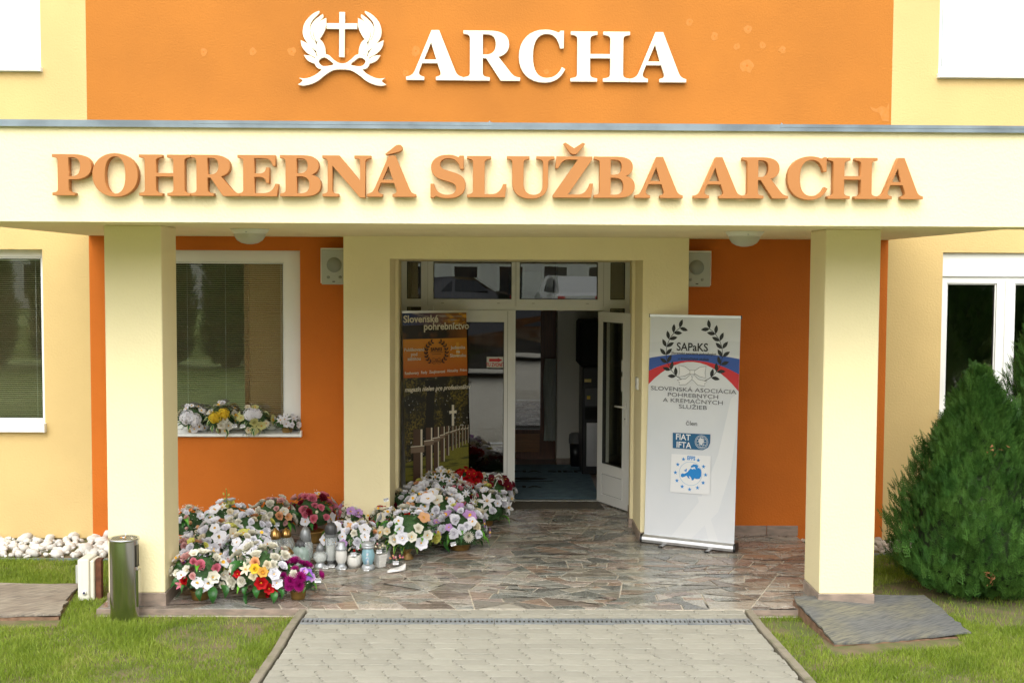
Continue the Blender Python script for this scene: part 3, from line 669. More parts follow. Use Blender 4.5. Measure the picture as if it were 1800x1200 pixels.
def letter(ch, px0, px1, ytop, ybot, Y, depth, m, parent, mark=None):
    w, path_s = GLY[ch]; p0 = at(px0, ybot, Y-depth); p1 = at(px1, ybot, Y-depth); pt_ = at((px0+px1)/2, ytop, Y-depth)
    sx = (p1.x-p0.x)/w; sz = (pt_.z-p0.z)/100
    loops = path2d(path_s)
    if mark: loops += path2d(mark)
    me = outline_mesh('letter', [[(x*sx, z*sz) for x, z in lp] for lp in loops], m, depth-.012, .0012)
    return ob('letter', me, parent, (p0.x, Y-.012, p0.z))
sg = thing('lettering_sign', 'large cream raised letters ARCHA on the orange upper wall', 'sign', (X0(960, 142), 0, Z0(960, 142)))
sg.location = (0, 0, 0)
for ch, a, b in (('A', 714, 813.5), ('R', 814.5, 914), ('C', 912, 993), ('H', 1003, 1106.5), ('A', 1107.5, 1206)):
    sl_ = (a-715)/490
    letter(ch, a, b, 53.5+4.5*sl_, 140.5+4.8*sl_, 0, .045, M_LETC, sg)
s2 = thing('lettering_sign', 'terracotta orange raised letters POHREBNÁ SLUŽBA ARCHA along the cream canopy front', 'sign')
seq = [('P', 92.5, 161), ('O', 163, 242.5), ('H', 245, 334.5), ('R', 336, 421), ('E', 418, 489), ('B', 492.5, 564), ('N', 567, 652), ('A', 645, 731, ACUTE),
       ('S', 757, 818), ('L', 821, 890), ('U', 891, 974), ('Z', 972, 1042, CARON), ('B', 1044, 1115.5), ('A', 1116, 1200),
       ('A', 1219, 1305), ('R', 1304.5, 1385), ('C', 1384, 1454), ('H', 1455, 1541), ('A', 1542, 1622)]
for i, t in enumerate(seq):
    sl_ = (t[1]-93)/1520; dd = .062+(.004 if i % 2 else 0)
    letter(t[0], t[1], t[2], 271.5+7*sl_, 343+7*sl_, YF, dd, M_LETO, s2, t[3] if len(t) > 3 else None)
# emblem
em = thing('emblem_sign', 'cream raised laurel wreath emblem with a cross and ribbon left of the upper lettering', 'sign')
k_ = 4.495
def emb(name, pts, holes=(), depth=.03, y=0, smooth=True, corners=(), n=5):
    Yc_ = -.012-depth+y
    f = lambda p: ((lambda q: (q.x, q.z))(at(500+p[0]/k_, p[1]/k_+.0, Yc_)))
    lp = [f(p) for p in pts]; lp = smooth_loop(lp, n, corners) if smooth else lp
    hs_ = [smooth_loop([f(p) for p in h], n) for h in holes]
    return ob(name, outline_mesh(name, [lp]+hs_, M_LETC, depth, .0008), em, (0, -.012+y, 0))
LV = [([(272, 88), (220, 115), (165, 175), (145, 245), (155, 300), (190, 350), (247, 403), (247, 345), (215, 300), (200, 240), (212, 175), (272, 105)], (0, 6)),
      ([(303, 114), (250, 152), (212, 200), (205, 245), (218, 295), (247, 336), (228, 285), (230, 240), (252, 195), (303, 140)], (0, 5)),
      ([(329, 144), (270, 176), (237, 220), (230, 260), (238, 300), (254, 332), (292, 290), (320, 235), (329, 190)], (0, 5)),
      ([(129, 320), (139, 370), (180, 420), (248, 458), (250, 432), (232, 400), (188, 350)], (0, 3)),
      ([(272, 307), (256, 345), (250, 395), (258, 438), (290, 428), (325, 430), (320, 380), (300, 332)], (0, 3, 5)),
      ([(154, 437), (175, 470), (205, 491), (238, 503), (241, 464), (205, 443)], (0, 3, 4))]
for pts, cr in LV:
    emb('laurel_leaf', pts, corners=cr)
    emb('laurel_leaf', [(911-x_, y_+1.5) for x_, y_ in pts][::-1], corners=[len(pts)-1-c for c in cr])
emb('cross', [(434, 97), (476, 97), (476, 187), (575, 187), (575, 230), (476, 230), (474, 452), (432, 450), (434, 230), (333, 228), (333, 185), (434, 186)], smooth=False)
half = [(430, 499), (385, 470), (350, 438), (310, 429), (262, 440), (240, 468), (240, 506), (262, 538), (297, 548), (262, 582), (205, 612), (160, 622), (119, 617), (143, 640), (108, 668), (145, 677), (205, 666), (262, 640), (312, 600), (370, 562), (415, 550)]
other = [(911-x_, y_+1.5) for x_, y_ in half][::-1]
emb('ribbon', half+other, holes=[[(270, 490), (285, 464), (320, 455), (352, 475), (388, 508), (350, 522), (300, 522)], [(911-x_, y_+1.5) for x_, y_ in [(270, 490), (285, 464), (320, 455), (352, 475), (388, 508), (350, 522), (300, 522)]]], corners=(8, 12, 14, 27, 29, 33), depth=.036)
# patched fixing holes on the orange wall
M_PATCH = mat('bare_filler', (.53, .205, .045), .9, col2=(.51, .185, .025), vscale=30)
pm = MB(); random.seed(11)
for px, py, r_ in [(358, 92, 7), (445, 91, 7), (513, 91, 8), (731, 90, 9), (713, 128, 6), (609, 91, 6), (1212, 39, 7), (1256, 64, 7), (1315, 52, 7.5), (1295, 82, 6), (1340, 80, 6), (1375, 88, 7), (1313, 116, 13), (852, 90, 6), (960, 126, 5)]:
    c_ = at(px, py, 0); rr_ = r_*sc_at(c_); n = 11
    pm.add([(c_.x+rr_*random.uniform(.7, 1.15)*math.cos(i*2*math.pi/n), -.0012, c_.z+rr_*random.uniform(.7, 1.2)*math.sin(i*2*math.pi/n)) for i in range(n)], [tuple(range(n))])
    pm.lathe([(0, 0), (rr_*.16, .0)], 7, (c_.x, -.0016, c_.z), 1) if False else pm.add([(c_.x+rr_*.16*math.cos(i), -.0020, c_.z+rr_*.16*math.sin(i)) for i in range(6)], [tuple(range(6))], 1)
pts = [(1549, 186), (1540, 192), (1528, 187), (1535, 196), (1546, 199), (1551, 213), (1562.5, 214), (1563, 180), (1558, 190)]
pm.add([tuple(at(x_, y_, -.0015)) for x_, y_ in pts], [tuple(range(len(pts)))])
pm.build('filler_patch', [M_PATCH, M_ORG], bld, kind='stuff')

# ================================================================== FITTINGS
def soffit(px, py, z=ZS+.014):
    d = ray(px, py); return CO+d*((z-CAMH)/d.z)
for i, (px, py, lab) in enumerate(((439, 402.5, 'frosted glass dome ceiling lamp above the window with the sill flowers'), (1309, 407, 'frosted glass dome ceiling lamp under the canopy near the right column'))):
    p = soffit(px, py); r_ = 33.5*sc_at(p)
    t = thing('ceiling_lamp', lab, 'ceiling lamp', (p.x, p.y, ZS+.0138), group='dome lamps under the canopy')
    MB().lathe([(0, 0), (r_, 0), (r_, -.006), (r_*.93, -.022), (r_*.84, -.036), (0, -.036)], 36).build('lamp_base', M_PLAS, t)
    MB().lathe([(r_*.83, -.030), (r_*.80, -.055), (r_*.66, -.085), (r_*.42, -.105), (r_*.15, -.113), (0, -.114)], 36).build('lamp_shade', M_LAMPG, t)
    MB().lathe([(.007, 0), (.007, .004), (0, .005)], 8).build('screw', M_GRILLE, t, (0, -r_*.90, -.024), rot=(R(70), 0, 0))
for i, (x0_, x1_, y0_, y1_, s, lab) in enumerate(((562, 611, 436, 500, -1, 'cream wall loudspeaker beside the window left of the entrance'), (1199, 1252, 441, 504, 1, 'cream wall loudspeaker on the orange wall right of the entrance'))):
    t = thing('loudspeaker', lab, 'loudspeaker', group='wall loudspeakers beside the entrance')
    Y = -.17; a, b = X0(x0_, 470, Y), X0(x1_, 470, Y); c, d = Z0((x0_+x1_)/2, y1_, Y), Z0((x0_+x1_)/2, y0_, Y)
    t.location = ((a+b)/2, 0, c); w = b-a; h_ = d-c
    bd = MB(); pr = [(-w/2+.02, 0), (-w/2+.005, -.06), (-w/2, -.12), (-w/2+.012, -.158), (w/2-.012, -.158), (w/2, -.12), (w/2-.005, -.06), (w/2-.02, 0)]
    bd.prism(pr[::-1], .012, h_); bd.build('speaker_body', M_PLAS, t)
    MB().bbox(-w/2+.016, w/2-.016, -.17, -.1585, .0, h_-.014, .005).build('speaker_grille', M_GRILLE, t)
    cx = -.005*s
    MB().lathe([(0, 0), (.066, 0), (.066, .0025), (0, .0025)], 28).build('speaker_cone', mat('grille_dark', (.26, .27, .23), .7), t, (cx, -.1705, h_*.54), rot=(R(90), 0, 0))
    for sx_ in (-1, 1):
        MB().lathe([(0, 0), (.014, 0), (.014, .0025), (0, .0025)], 14).build('tweeter', MATS['grille_dark'], t, (cx+sx_*.052, -.1705, h_*.20), rot=(R(90), 0, 0))
    MB().box(-.012, .012, -.172, -.1703, .022, .030).build('badge', M_BLACK, t)
p = at(1123, 673, .03)
t = thing('doorbell_intercom', 'small white doorbell box on the cream jamb right of the open door', 'doorbell', (PX[2], .04, p.z))
MB().bbox(-.022, -.001, -.10, .02, -.055, .055, .005).build('housing', M_PVC, t)
MB().bbox(-.026, -.0225, -.06, -.02, -.02, -.0, .002).build('button', M_PLAS, t)
# hall objects
vb = gr(1034, 872)
t = thing('vending_machine', 'black coffee vending machine just inside the hall behind the open door', 'vending machine', (X0(1024, 700, 3.3), 3.3, -.003))
MB().bbox(0, .62, 0, .6, 0, 1.28, .01).build('cabinet', M_BLACK, t)
MB().bbox(-.045, .62, -.03, .62, 1.282, 1.83, .03).build('hood', mat('black_cover', (.008, .008, .008), .8), t)
MB().bbox(.02, .10, -.008, -.0005, 1.10, 1.14, .003).build('lit_button', mat('gold_lamp', (.75, .6, .2), .4), t)
MB().bbox(.03, .20, -.012, -.0005, .82, 1.03, .003).build('control_panel', mat('grey_panel', (.12, .12, .12), .3), t)
MB().bbox(.05, .09, -.016, -.0125, .90, .94, .002).build('selection_button', mat('yellow_button', (.8, .55, .05), .4), t)
MB().bbox(.05, .18, -.01, -.0005, .1, .62, .004).build('side_panel', M_ALU, t)
MB().box(.03, .25, -.004, -.0003, .66, .80).build('cup_recess', M_DARK, t)
bn = gr(1012, 819)
t = thing('waste_bin', 'black waste bin with grey swing lid against the hall wall', 'bin', (bn.x, bn.y, -.003))
sb = sc_at(bn); rb = 11.5*sb
MB().lathe([(0, 0), (rb*.82, 0), (rb*.98, .30), (0, .30)], 24, sx=1, sy=.8).build('bin_body', M_BLACK, t)
MB().lathe([(rb*1.08, .29), (rb*1.1, .33), (rb*1.04, .40), (rb*.7, .42), (0, .425)], 24, sx=1, sy=.8).build('lid', mat('grey_plastic', (.15, .15, .15), .5), t)
cl = at(970, 750, HB-.2)
t = MB(); ns = 12
vs = [(cl.x-.08+.16*i/ns+.01*math.sin(j), HB2-.12+.02*math.sin(i*2.1+j*.5), .25+j*.15) for j in range(8) for i in range(ns+1)]
t.add(vs, [(j*(ns+1)+i, j*(ns+1)+i+1, (j+1)*(ns+1)+i+1, (j+1)*(ns+1)+i) for j in range(7) for i in range(ns)], 0, True)
t.build('hanging_cloth', mat('grey_cloth', (.38, .40, .36), .9), label='pale cloth hanging beside the inner timber door of the hall', cat='cloth')
# rug
ra, rb_, rc, rd = gr(770, 871.5), gr(1044, 871.5), gr(1026, 817), gr(800, 817)
rg = MB().prism([(ra.x, YD+.13), (rb_.x+.05, YD+.13), (rc.x+.03, rc.y), (ra.x, rc.y)], -.002, .006).build('rug', mat('blue_rug', (.16, .26, .32), .95, col2=(.11, .18, .23), vscale=9, bump=.7, bscale=300), label='grey blue entrance rug with black lettering inside the open doorway', cat='rug')
rm = mat('rug_print', (.008, .010, .013), .95)
def floor_text(s_, size, px, py, name='rug_lettering', sx=1.0):
    me = text_mesh(name, s_, size, rm, bold=.006, sx=sx); me.transform(Matrix.Rotation(R(-90), 4, 'X')); p = gr(px, py)
    return ob(name, me, rg, (p.x, p.y, .0066))
floor_text('ARCHA SIEŇ', .19, 930, 829, sx=1.35); floor_text('ARCHA', .19, 885, 856, sx=1.35)
p = gr(930, 842); bl = MB()
for (dx, dy, r1, r2) in ((0, 0, .15, .10), (.09, .02, .10, .07), (-.10, .01, .08, .06)):
    bl.add([(p.x+dx+r1*(1+.25*math.cos(5*i))*math.cos(i*.42), p.y+dy+r2*(1+.25*math.cos(5*i))*math.sin(i*.42), .0066+dx*.002) for i in range(15)], [tuple(range(15))])
bl.add([(p.x-.25, p.y-.22, .0067), (p.x+.27, p.y-.17, .0067), (p.x+.27, p.y-.13, .0067), (p.x-.25, p.y-.16, .0067)], [(0, 1, 2, 3)])
bl.build('rug_emblem', rm, rg)
# outdoor mat
q = [gr(893, 878), gr(1048, 878), gr(1063, 895), gr(884, 895)]
MB().prism([(v.x, v.y) for v in [q[3], q[2], q[1], q[0]]], -.001, .009).build('door_mat', mat('grey_mat', (.13, .115, .09), .95, var=.5, vscale=160, bump=.6, bscale=220), label='thin grey textile door mat lying outside the threshold', cat='door mat')
# paper notice
nz = at(870.5, 637, YD-.03)
t = thing('paper_notice', 'white paper notice with a red arrow taped to the closed door pane', 'notice', (nz.x, YD+.0115, nz.z))
w = 15*sc_at(nz); h_ = 9.6*sc_at(nz)
MB().box(-w, w, -.0006, 0, -h_, h_).build('sheet', mat('paper', (.72, .70, .64), .8), t)
M_RED = mat('print_red', (.60, .03, .035), .6)
MB().prism([(-w*.72, h_*.12), (w*.3, h_*.12), (w*.3, -h_*.02), (w*.86, h_*.38), (w*.3, h_*.82), (w*.3, h_*.66), (-w*.72, h_*.66)], -.0012, -.0007, axis='y').build('arrow', M_RED, t)
text_obj('lettering', 'TU ZVONIŤ', .052, M_RED, t, (0, -.0010, -h_*.5), bold=.0016, sx=.68)
for i, (px0, px1, py0, py1, lab) in enumerate(((1088, 1101, 634, 655, 'upper small white notice taped to the glass of the open door'), (1087, 1101, 664, 690, 'lower small pale notice with a dark picture taped to the glass of the open door'))):
    zc_ = 2.35-((py0+py1)/2-484)/2103*11.8; hh = (py1-py0)/2/2103*11.8
    t = thing('paper_notice', lab, 'notice', (hx, hy, 0), la)
    xx = gx1-.085
    MB().box(xx, xx+.07, .0265, .0275, zc_-hh, zc_+hh).build('sheet', MATS['paper'], t)
    if i: MB().box(xx+.025, xx+.065, .0258, .0264, zc_-hh*.5, zc_+hh*.5).build('picture', M_BLACK, t)

# ================================================================== ROLL-UP BANNERS
def frame_from(BL, BR, TL, TR):
    x = (BR-BL).normalized(); up = ((TL+TR)/2-(BL+BR)/2); up = (up-x*up.dot(x)).normalized()
    nrm = up.cross(x)          # local y points away from the viewer
    o = (BL+BR)/2
    return Matrix(((x.x, nrm.x, up.x, o.x), (x.y, nrm.y, up.y, o.y), (x.z, nrm.z, up.z, o.z), (0, 0, 0, 1))), (BR-BL).length, ((TL+TR)/2-o).length
_lay = [0]
class Print:
    """flat print on a banner: every piece a thin polygon 0.25 mm further out than the one before it"""
    def __init__(s, root, y0, par): s.root = root; s.y = y0; s.par = par
    def nxt(s, d=.00025): s.y -= d; return s.y
    def poly(s, name, pts, m, smooth=0):
        if smooth: pts = smooth_loop(pts, smooth)
        y = s.nxt(); return MB().add([(a, y, b) for a, b in pts], [tuple(range(len(pts)))]).build(name, m, s.par)
    def polys(s, name, lst, m):
        y = s.nxt(); mb = MB()
        for pts in lst: mb.add([(a, y, b) for a, b in pts], [tuple(range(len(pts)))])
        return mb.build(name, m, s.par)
    def text(s, t, size, m, x, z, **k):
        y = s.nxt(); return ob('lettering', text_mesh('lettering', t, size, m, **k), s.par, (x, y, z))
    def line(s, name, pts, w, m, closed=False):
        pts = [Vector(p) for p in pts]; y = s.nxt(); mb = MB(); vs = []; n = len(pts)
        for i, p in enumerate(pts):
            a = pts[(i-1) % n] if closed or i else p; b = pts[(i+1) % n] if closed or i < n-1 else p
            d = (b-a).normalized(); nn = Vector((-d.y, d.x))*w/2; vs += [(p.x+nn.x, y, p.y+nn.y), (p.x-nn.x, y, p.y-nn.y)]
        m_ = n if closed else n-1
        mb.add(vs, [(2*i, 2*i+1, (2*i+3) % (2*n), (2*i+2) % (2*n)) for i in range(m_)]); return mb.build(name, m, s.par)
def leaf_poly(cx, cz, L, w, a):
    c, s = math.cos(a), math.sin(a); pr = [(0, 0), (.25, .75), (.5, 1), (.75, .7), (1, 0), (.75, -.6), (.5, -.85), (.25, -.6)]
    return [(cx+u*L*c-v*w/2*s, cz+u*L*s+v*w/2*c) for u, v in pr]
def laurel(r, cx, cz, n=8, a0=-62, a1=66, k=1.):
    out = []
    for side in (-1, 1):
        for i in range(n):
            t = R(a0+(a1-a0)*i/(n-1)); px, pz = cx+side*r*math.cos(t), cz+r*math.sin(t)
            tang = (t+R(90)) if side == 1 else R(180)-(t+R(90))
            L = r*.31*k
            for da in (-48, 40):
                out.append(leaf_poly(px, pz, L, L*.46, tang+R(da)*(1 if side == 1 else 1)))
        a_ = [(cx+side*r*math.cos(R(q)), cz+r*math.sin(R(q))) for q in range(-70, 66, 8)]
        b_ = [(cx+side*r*.98*math.cos(R(q)), cz+r*.98*math.sin(R(q))) for q in range(-70, 66, 8)]
        out.append(a_+b_[::-1])
    return out
def bow(cx, cz, s):
    kn = [(-.16, .13), (.16, .13), (.16, -.13), (-.16, -.13)]
    lw = [(-.16, .10), (-.5, .34), (-.92, .42), (-.86, 0), (-.92, -.34), (-.5, -.26), (-.16, -.08)]
    tl = [(-.10, -.14), (-.42, -.44), (-1.02, -.56), (-.86, -.68), (-.86, -.86), (-.40, -.82), (.02, -.44)]
    f = lambda P_, m=1: [(cx+m*a*s, cz+b*s) for a, b in P_]
    return [f(kn), f(lw), f(lw, -1), f(tl), f(tl, -1)]
# ---- grey-white association banner, right
def bp_(px, py, Y): return at(px, py, Y)
BLp, BRp = gr(1131, 952), gr(1292, 970)
BLp = Vector((BLp.x, BLp.y, 0)); BRp = Vector((BRp.x, BRp.y, 0))
TLp, TRp = at(1143, 553, BLp.y+.05), at(1303, 554, BRp.y+.05)
MX, bw, bh = frame_from(BLp, BRp, TLp, TRp)
bn_ = thing('rollup_banner', 'light grey pull-up banner with blue red ribbon and laurel wreath beside the open door', 'banner'); bn_.matrix_world = MX
hw = bw/2
def photo_to_banner(px, py, MXi, y=0):
    d = ray(px, py); o = MXi @ CO; dd = MXi.to_3x3() @ d; t = (y-o.y)/dd.y; q = o+dd*t; return (q.x, q.z)
MXi = MX.inverted()
bs = MB(); bs.prism([(-.052, .012), (-.058, .035), (-.05, .058), (-.03, .074), (.03, .074), (.052, .05), (.055, .012)], -hw+.004, hw-.004, axis='x')
base = bs.build('base_cassette', M_ALU, bn_)
e = MB()
for s_ in (-1, 1): e.prism([(-.056, .008), (-.062, .035), (-.054, .062), (-.032, .079), (.032, .079), (.056, .053), (.058, .008)], s_*hw-.004, s_*hw+.010, axis='x')
for s_ in (-1, 1):
    MB().prism([(-.056, .008), (-.062, .035), (-.054, .062), (-.032, .079), (.032, .079), (.056, .053), (.058, .008)], min(s_*hw, s_*hw+s_*.014), max(s_*hw, s_*hw+s_*.014), axis='x').build('end_cap', M_BLACK, bn_)
for xf in (photo_to_banner(1170, 965, MXi)[0], photo_to_banner(1250, 976, MXi)[0]):
    f_ = MB().bbox(xf-.016, xf+.016, -.14, .14, .0, .010, .003).build('foot', M_ALU, bn_); MB().bbox(xf-.018, xf+.018, -.152, -.138, -.001, .011, .002).build('rubber_tip', M_BLACK, f_)
tlx, tlz = photo_to_banner(1143.5, 556, MXi); trx, trz = photo_to_banner(1302.5, 557, MXi)
M_BANW = mat('banner_film', (.72, .73, .74), .38, col2=(.62, .65, .68), vscale=1.0)
def banner_sheet(name, root, m, zb, y=-.004, xl0=None):
    mb = MB(); nx, nz = 6, 14; vs = []
    for j in range(nz+1):
        v = j/nz
        for i in range(nx+1):
            u = i/nx; xa = -hw_+.008+(tlx_+hw_-.008)*v*1; xb_ = hw_-.008+(trx_-hw_+.008)*v
            vs.append((xa+(xb_-xa)*u, y+.0012*math.sin(u*3.1+v*2)*0, zb+(tz_-zb)*v))
    mb.add(vs, [(j*(nx+1)+i, j*(nx+1)+i+1, (j+1)*(nx+1)+i+1, (j+1)*(nx+1)+i) for j in range(nz) for i in range(nx)])
    return mb.build(name, m, root)
hw_, tlx_, trx_, tz_ = hw, tlx, trx, (tlz+trz)/2
sheet = banner_sheet('printed_film', bn_, M_BANW, .07)
MB().bbox(tlx-.006, trx+.006, -.012, .008, tz_-.012, tz_+.016, .003).build('top_rail', M_ALU, bn_)
for x_ in (tlx-.008, trx+.002): MB().bbox(x_, x_+.008, -.013, .009, tz_-.013, tz_+.017, .002).build('rail_cap', M_BLACK, bn_)
MB().tube([(0, .02, .06), (0, .02, tz_)], .008, 8).build('support_pole', M_ALU, bn_)
pr = Print(bn_, -.0045, sheet)
B_ = lambda x_, y_: photo_to_banner(x_, y_, MXi, -.005)
def bz(z): return (bh and z)
M_PBL = mat('print_blue', (.03, .09, .36), .5); M_PRD = mat('print_red', (.60, .03, .035), .6); M_PBK = mat('print_black', (.012, .012, .012), .5); M_PDG = mat('print_grey', (.10, .10, .11), .5)
M_SW1 = mat('print_pale_swoosh', (.74, .75, .755), .38); M_SW2 = mat('print_mid_swoosh', (.64, .66, .68), .38); M_PW = mat('print_white', (.80, .80, .80), .4)
def edge_x(z, s):
    v = (z-.07)/(tz_-.07); return (-hw+.008+(tlx+hw-.008)*v+.0006) if s < 0 else (hw-.008+(trx-hw+.008)*v-.0006)
def arc_strip(zl, zm, zr, zl2, zm2, zr2, n=14):
    f = lambda a, b, c, u: a*(1-u)**2*1+2*(1-u)*u*(2*b-.5*a-.5*c)+c*u*u
    top = []; bot = []
    for i in range(n+1):
        u = i/n; za = f(zl, zm, zr, u); zb2 = f(zl2, zm2, zr2, u)
        top.append((edge_x(za, -1)+(edge_x(za, 1)-edge_x(za, -1))*u, za)); bot.append((edge_x(zb2, -1)+(edge_x(zb2, 1)-edge_x(zb2, -1))*u, zb2))
    return top+bot[::-1]
zz = lambda py: B_(1222, py)[1]
pr.poly('print_swoosh', [B_(*p) for p in ((1180, 942), (1230, 880), (1262, 800), (1285, 700), (1298, 690), (1294, 760), (1284, 830), (1262, 900), (1215, 946))], M_SW1)
pr.poly('print_swoosh', [B_(*p) for p in ((1226, 872), (1236, 872), (1262, 950), (1246, 950))], M_SW1)
pr.poly('print_swoosh', arc_strip(zz(604), zz(598), zz(598), zz(622), zz(618), zz(622)), M_SW2)
pr.poly('print_ribbon', arc_strip(zz(632), zz(622), zz(628), zz(656), zz(634), zz(655)), M_PBL)
pr.poly('print_ribbon', arc_strip(zz(655), zz(633.5), zz(654.5), zz(679), zz(636), zz(684)), M_PRD)
cx_, cz_ = B_(1220, 621); rr = abs(B_(1270, 621)[0]-B_(1170, 621)[0])/2
pr.polys('print_laurel', laurel(rr, cx_, cz_, 8, -52, 58), M_PBK)
y_ = None
for b_ in bow(*B_(1217, 654), rr*.52):
    pr.poly('print_bow', b_, M_PW); pr.line('print_bow_outline', b_, .003, M_PBK, closed=True)
pr.text('SAPaKS', .098, M_PBK, *B_(1217, 610.5), bold=.0016, sx=.92)
pr.text('Slovenská asociácia pohrebných', .030, M_PBK, *B_(1219, 621.5), shear=.2, bold=.0004, sx=1.06); pr.text('a kremačných služieb', .030, M_PBK, *B_(1219, 631), shear=.2, bold=.0004, sx=1.06)
for t_, py_ in (('SLOVENSKÁ ASOCIÁCIA', 685.5), ('POHREBNÝCH', 695.5), ('A KREMAČNÝCH', 705.5), ('SLUŽIEB', 715.5)):
    pr.text(t_, .050, M_PDG, *B_(1218, py_), sx=1.42)
pr.text('člen', .056, M_PDG, *B_(1216, 744), sx=1.1)
M_FI = mat('print_teal_blue', (.004, .10, .23), .4); M_EU = mat('print_sky_blue', (.005, .22, .60), .4)
pr.poly('print_logo_panel', [B_(1183, 760), B_(1249, 763), B_(1248.5, 778), B_(1245, 786), B_(1236, 790.5), B_(1183, 787)], M_FI)
pr.text('FIAT', .072, M_PW, *B_(1201, 768.3), bold=.0012, sx=.95); pr.text('IFTA', .072, M_PW, *B_(1202, 782), bold=.0012, sx=.95)
gx, gzz = B_(1233.5, 776.5); gr_ = .058
circ = lambda r, n=24, a=1., b=1.: [(gx+r*a*math.cos(2*math.pi*i/n), gzz+r*b*math.sin(2*math.pi*i/n)) for i in range(n)]
for r_, a_ in ((gr_, 1), (gr_*.84, 1), (gr_*.8, .45)): pr.line('print_globe', circ(r_, a=a_), .0035, M_SW2, True)
for dz in (-.4, 0, .4): pr.line('print_globe', [(gx-gr_*.75*math.cos(dz), gzz+dz*gr_), (gx+gr_*.75*math.cos(dz), gzz+dz*gr_)], .0035, M_SW2)
pr.poly('print_globe', [(gx-.03, gzz+.01), (gx-.012, gzz+.036), (gx+.012, gzz+.03), (gx+.02, gzz+.004), (gx, gzz-.03), (gx-.018, gzz-.012)], M_SW2)
pr.poly('print_logo_panel', [B_(1181, 797), B_(1250, 801), B_(1248, 869), B_(1178.5, 864)], M_PW)
pr.text('EFFS', .046, M_EU, *B_(1215.5, 805), bold=.0018, sx=.85)
mp = lambda x_, y_: B_(1100+x_/2.608, 530+y_/2.608)
stars = [(266, 721), (240, 745), (229, 782), (236, 819), (260, 846), (294, 859), (330, 852), (356, 829), (367, 793), (358, 755), (334, 726)]
def star(cx, cz, r): return [(cx+(r if i % 2 == 0 else r*.42)*math.sin(i*math.pi/5), cz+(r if i % 2 == 0 else r*.42)*math.cos(i*math.pi/5)) for i in range(10)]
pr.polys('print_star', [star(*mp(*s_), .0195) for s_ in stars], M_EU)
gx, gzz = mp(298, 787); rq = abs(mp(350, 787)[0]-mp(246, 787)[0])/2
pr.line('print_ring', circ(rq, 36), .003, mat('print_pale_blue', (.25, .45, .65), .4), True)
eu = [(254, 790), (262, 785), (270, 788), (284, 780), (292, 770), (300, 762), (306, 768), (314, 764), (322, 768), (318, 756), (300, 760), (300, 752), (312, 744), (326, 746), (334, 752), (330, 762), (336, 760), (345, 768), (348, 782), (347, 798), (340, 810), (326, 812), (316, 808), (312, 816), (304, 818), (302, 808), (296, 800), (290, 798), (296, 810), (288, 808), (280, 796), (272, 800), (262, 804), (254, 800)]
pr.poly('print_map', [mp(*p) for p in eu], M_EU)
pr.polys('print_map', [[mp(*p) for p in ((272, 776), (276, 766), (282, 764), (280, 778))], [mp(*p) for p in ((269, 771), (272, 769), (272, 774), (268, 775))]], M_EU)

# ---- dark magazine banner, left in the doorway
BLp, BRp = Vector((at(712, 800, .98).x, .98, 0)), Vector((at(826, 800, 1.36).x, 1.36, 0))
TLp, TRp = at(706, 547, 1.00), at(820, 543, 1.38)
MX, bw, bh = frame_from(BLp, BRp, TLp, TRp)
b2 = thing('rollup_banner', 'dark pull-up magazine banner with orange band and cemetery crosses, behind the flowers in the doorway', 'banner'); b2.matrix_world = MX
MXi = MX.inverted(); hw = bw/2
MB().prism([(-.052, .012), (-.058, .035), (-.05, .058), (-.03, .074), (.03, .074), (.052, .05), (.055, .012)], -hw+.004, hw-.004, axis='x').build('base_cassette', M_ALU, b2)
for s_ in (-1, 1): MB().prism([(-.056, .008), (-.062, .035), (-.054, .062), (-.032, .079), (.032, .079), (.056, .053), (.058, .008)], min(s_*hw, s_*hw+s_*.014), max(s_*hw, s_*hw+s_*.014), axis='x').build('end_cap', M_BLACK, b2)
for xf in (-hw*.5, hw*.5): MB().bbox(xf-.016, xf+.016, -.13, .13, .0, .010, .003).build('foot', M_ALU, b2)
tlx, tlz = photo_to_banner(706.5, 550, MXi); trx, trz = photo_to_banner(819.5, 546, MXi)
hw_, tlx_, trx_, tz_ = hw, tlx, trx, (tlz+trz)/2
B_ = lambda x_, y_: photo_to_banner(x_, y_, MXi, -.005)
def print_mat(name, fn):
    m = D.materials.new(name); m.use_nodes = True; N = m.node_tree.nodes; L = m.node_tree.links; b = N['Principled BSDF']; b.inputs['Roughness'].default_value = .4
    tc = N.new('ShaderNodeTexCoord'); sp = N.new('ShaderNodeSeparateXYZ'); L.new(tc.outputs['Object'], sp.inputs[0])
    fn(N, L, tc.outputs['Object'], sp, b); return m
def mixc(N, L, fac, a, b, blend='MIX'):
    m = N.new('ShaderNodeMix'); m.data_type = 'RGBA'; m.blend_type = blend
    if hasattr(fac, 'links'): L.new(fac, m.inputs[0])
    else: m.inputs[0].default_value = fac
    for i, v in ((6, a), (7, b)):
        if hasattr(v, 'links'): L.new(v, m.inputs[i])
        else: m.inputs[i].default_value = (*v, 1)
    return m.outputs[2]
def mr(N, L, v, a, b, c=0., d=1.):
    r = N.new('ShaderNodeMapRange'); r.inputs[1].default_value = a; r.inputs[2].default_value = b; r.inputs[3].default_value = c; r.inputs[4].default_value = d; L.new(v, r.inputs[0]); return r.outputs[0]
def noi(N, L, co, s, det=4, sc3=None):
    n = N.new('ShaderNodeTexNoise'); n.inputs['Scale'].default_value = s; n.inputs['Detail'].default_value = det
    if sc3: mp_ = N.new('ShaderNodeMapping'); mp_.inputs['Scale'].default_value = sc3; L.new(co, mp_.inputs[0]); co = mp_.outputs[0]
    L.new(co, n.inputs[0]); return n.outputs[0]
zA, zB, zC = B_(763, 595)[1], B_(763, 662)[1], .07
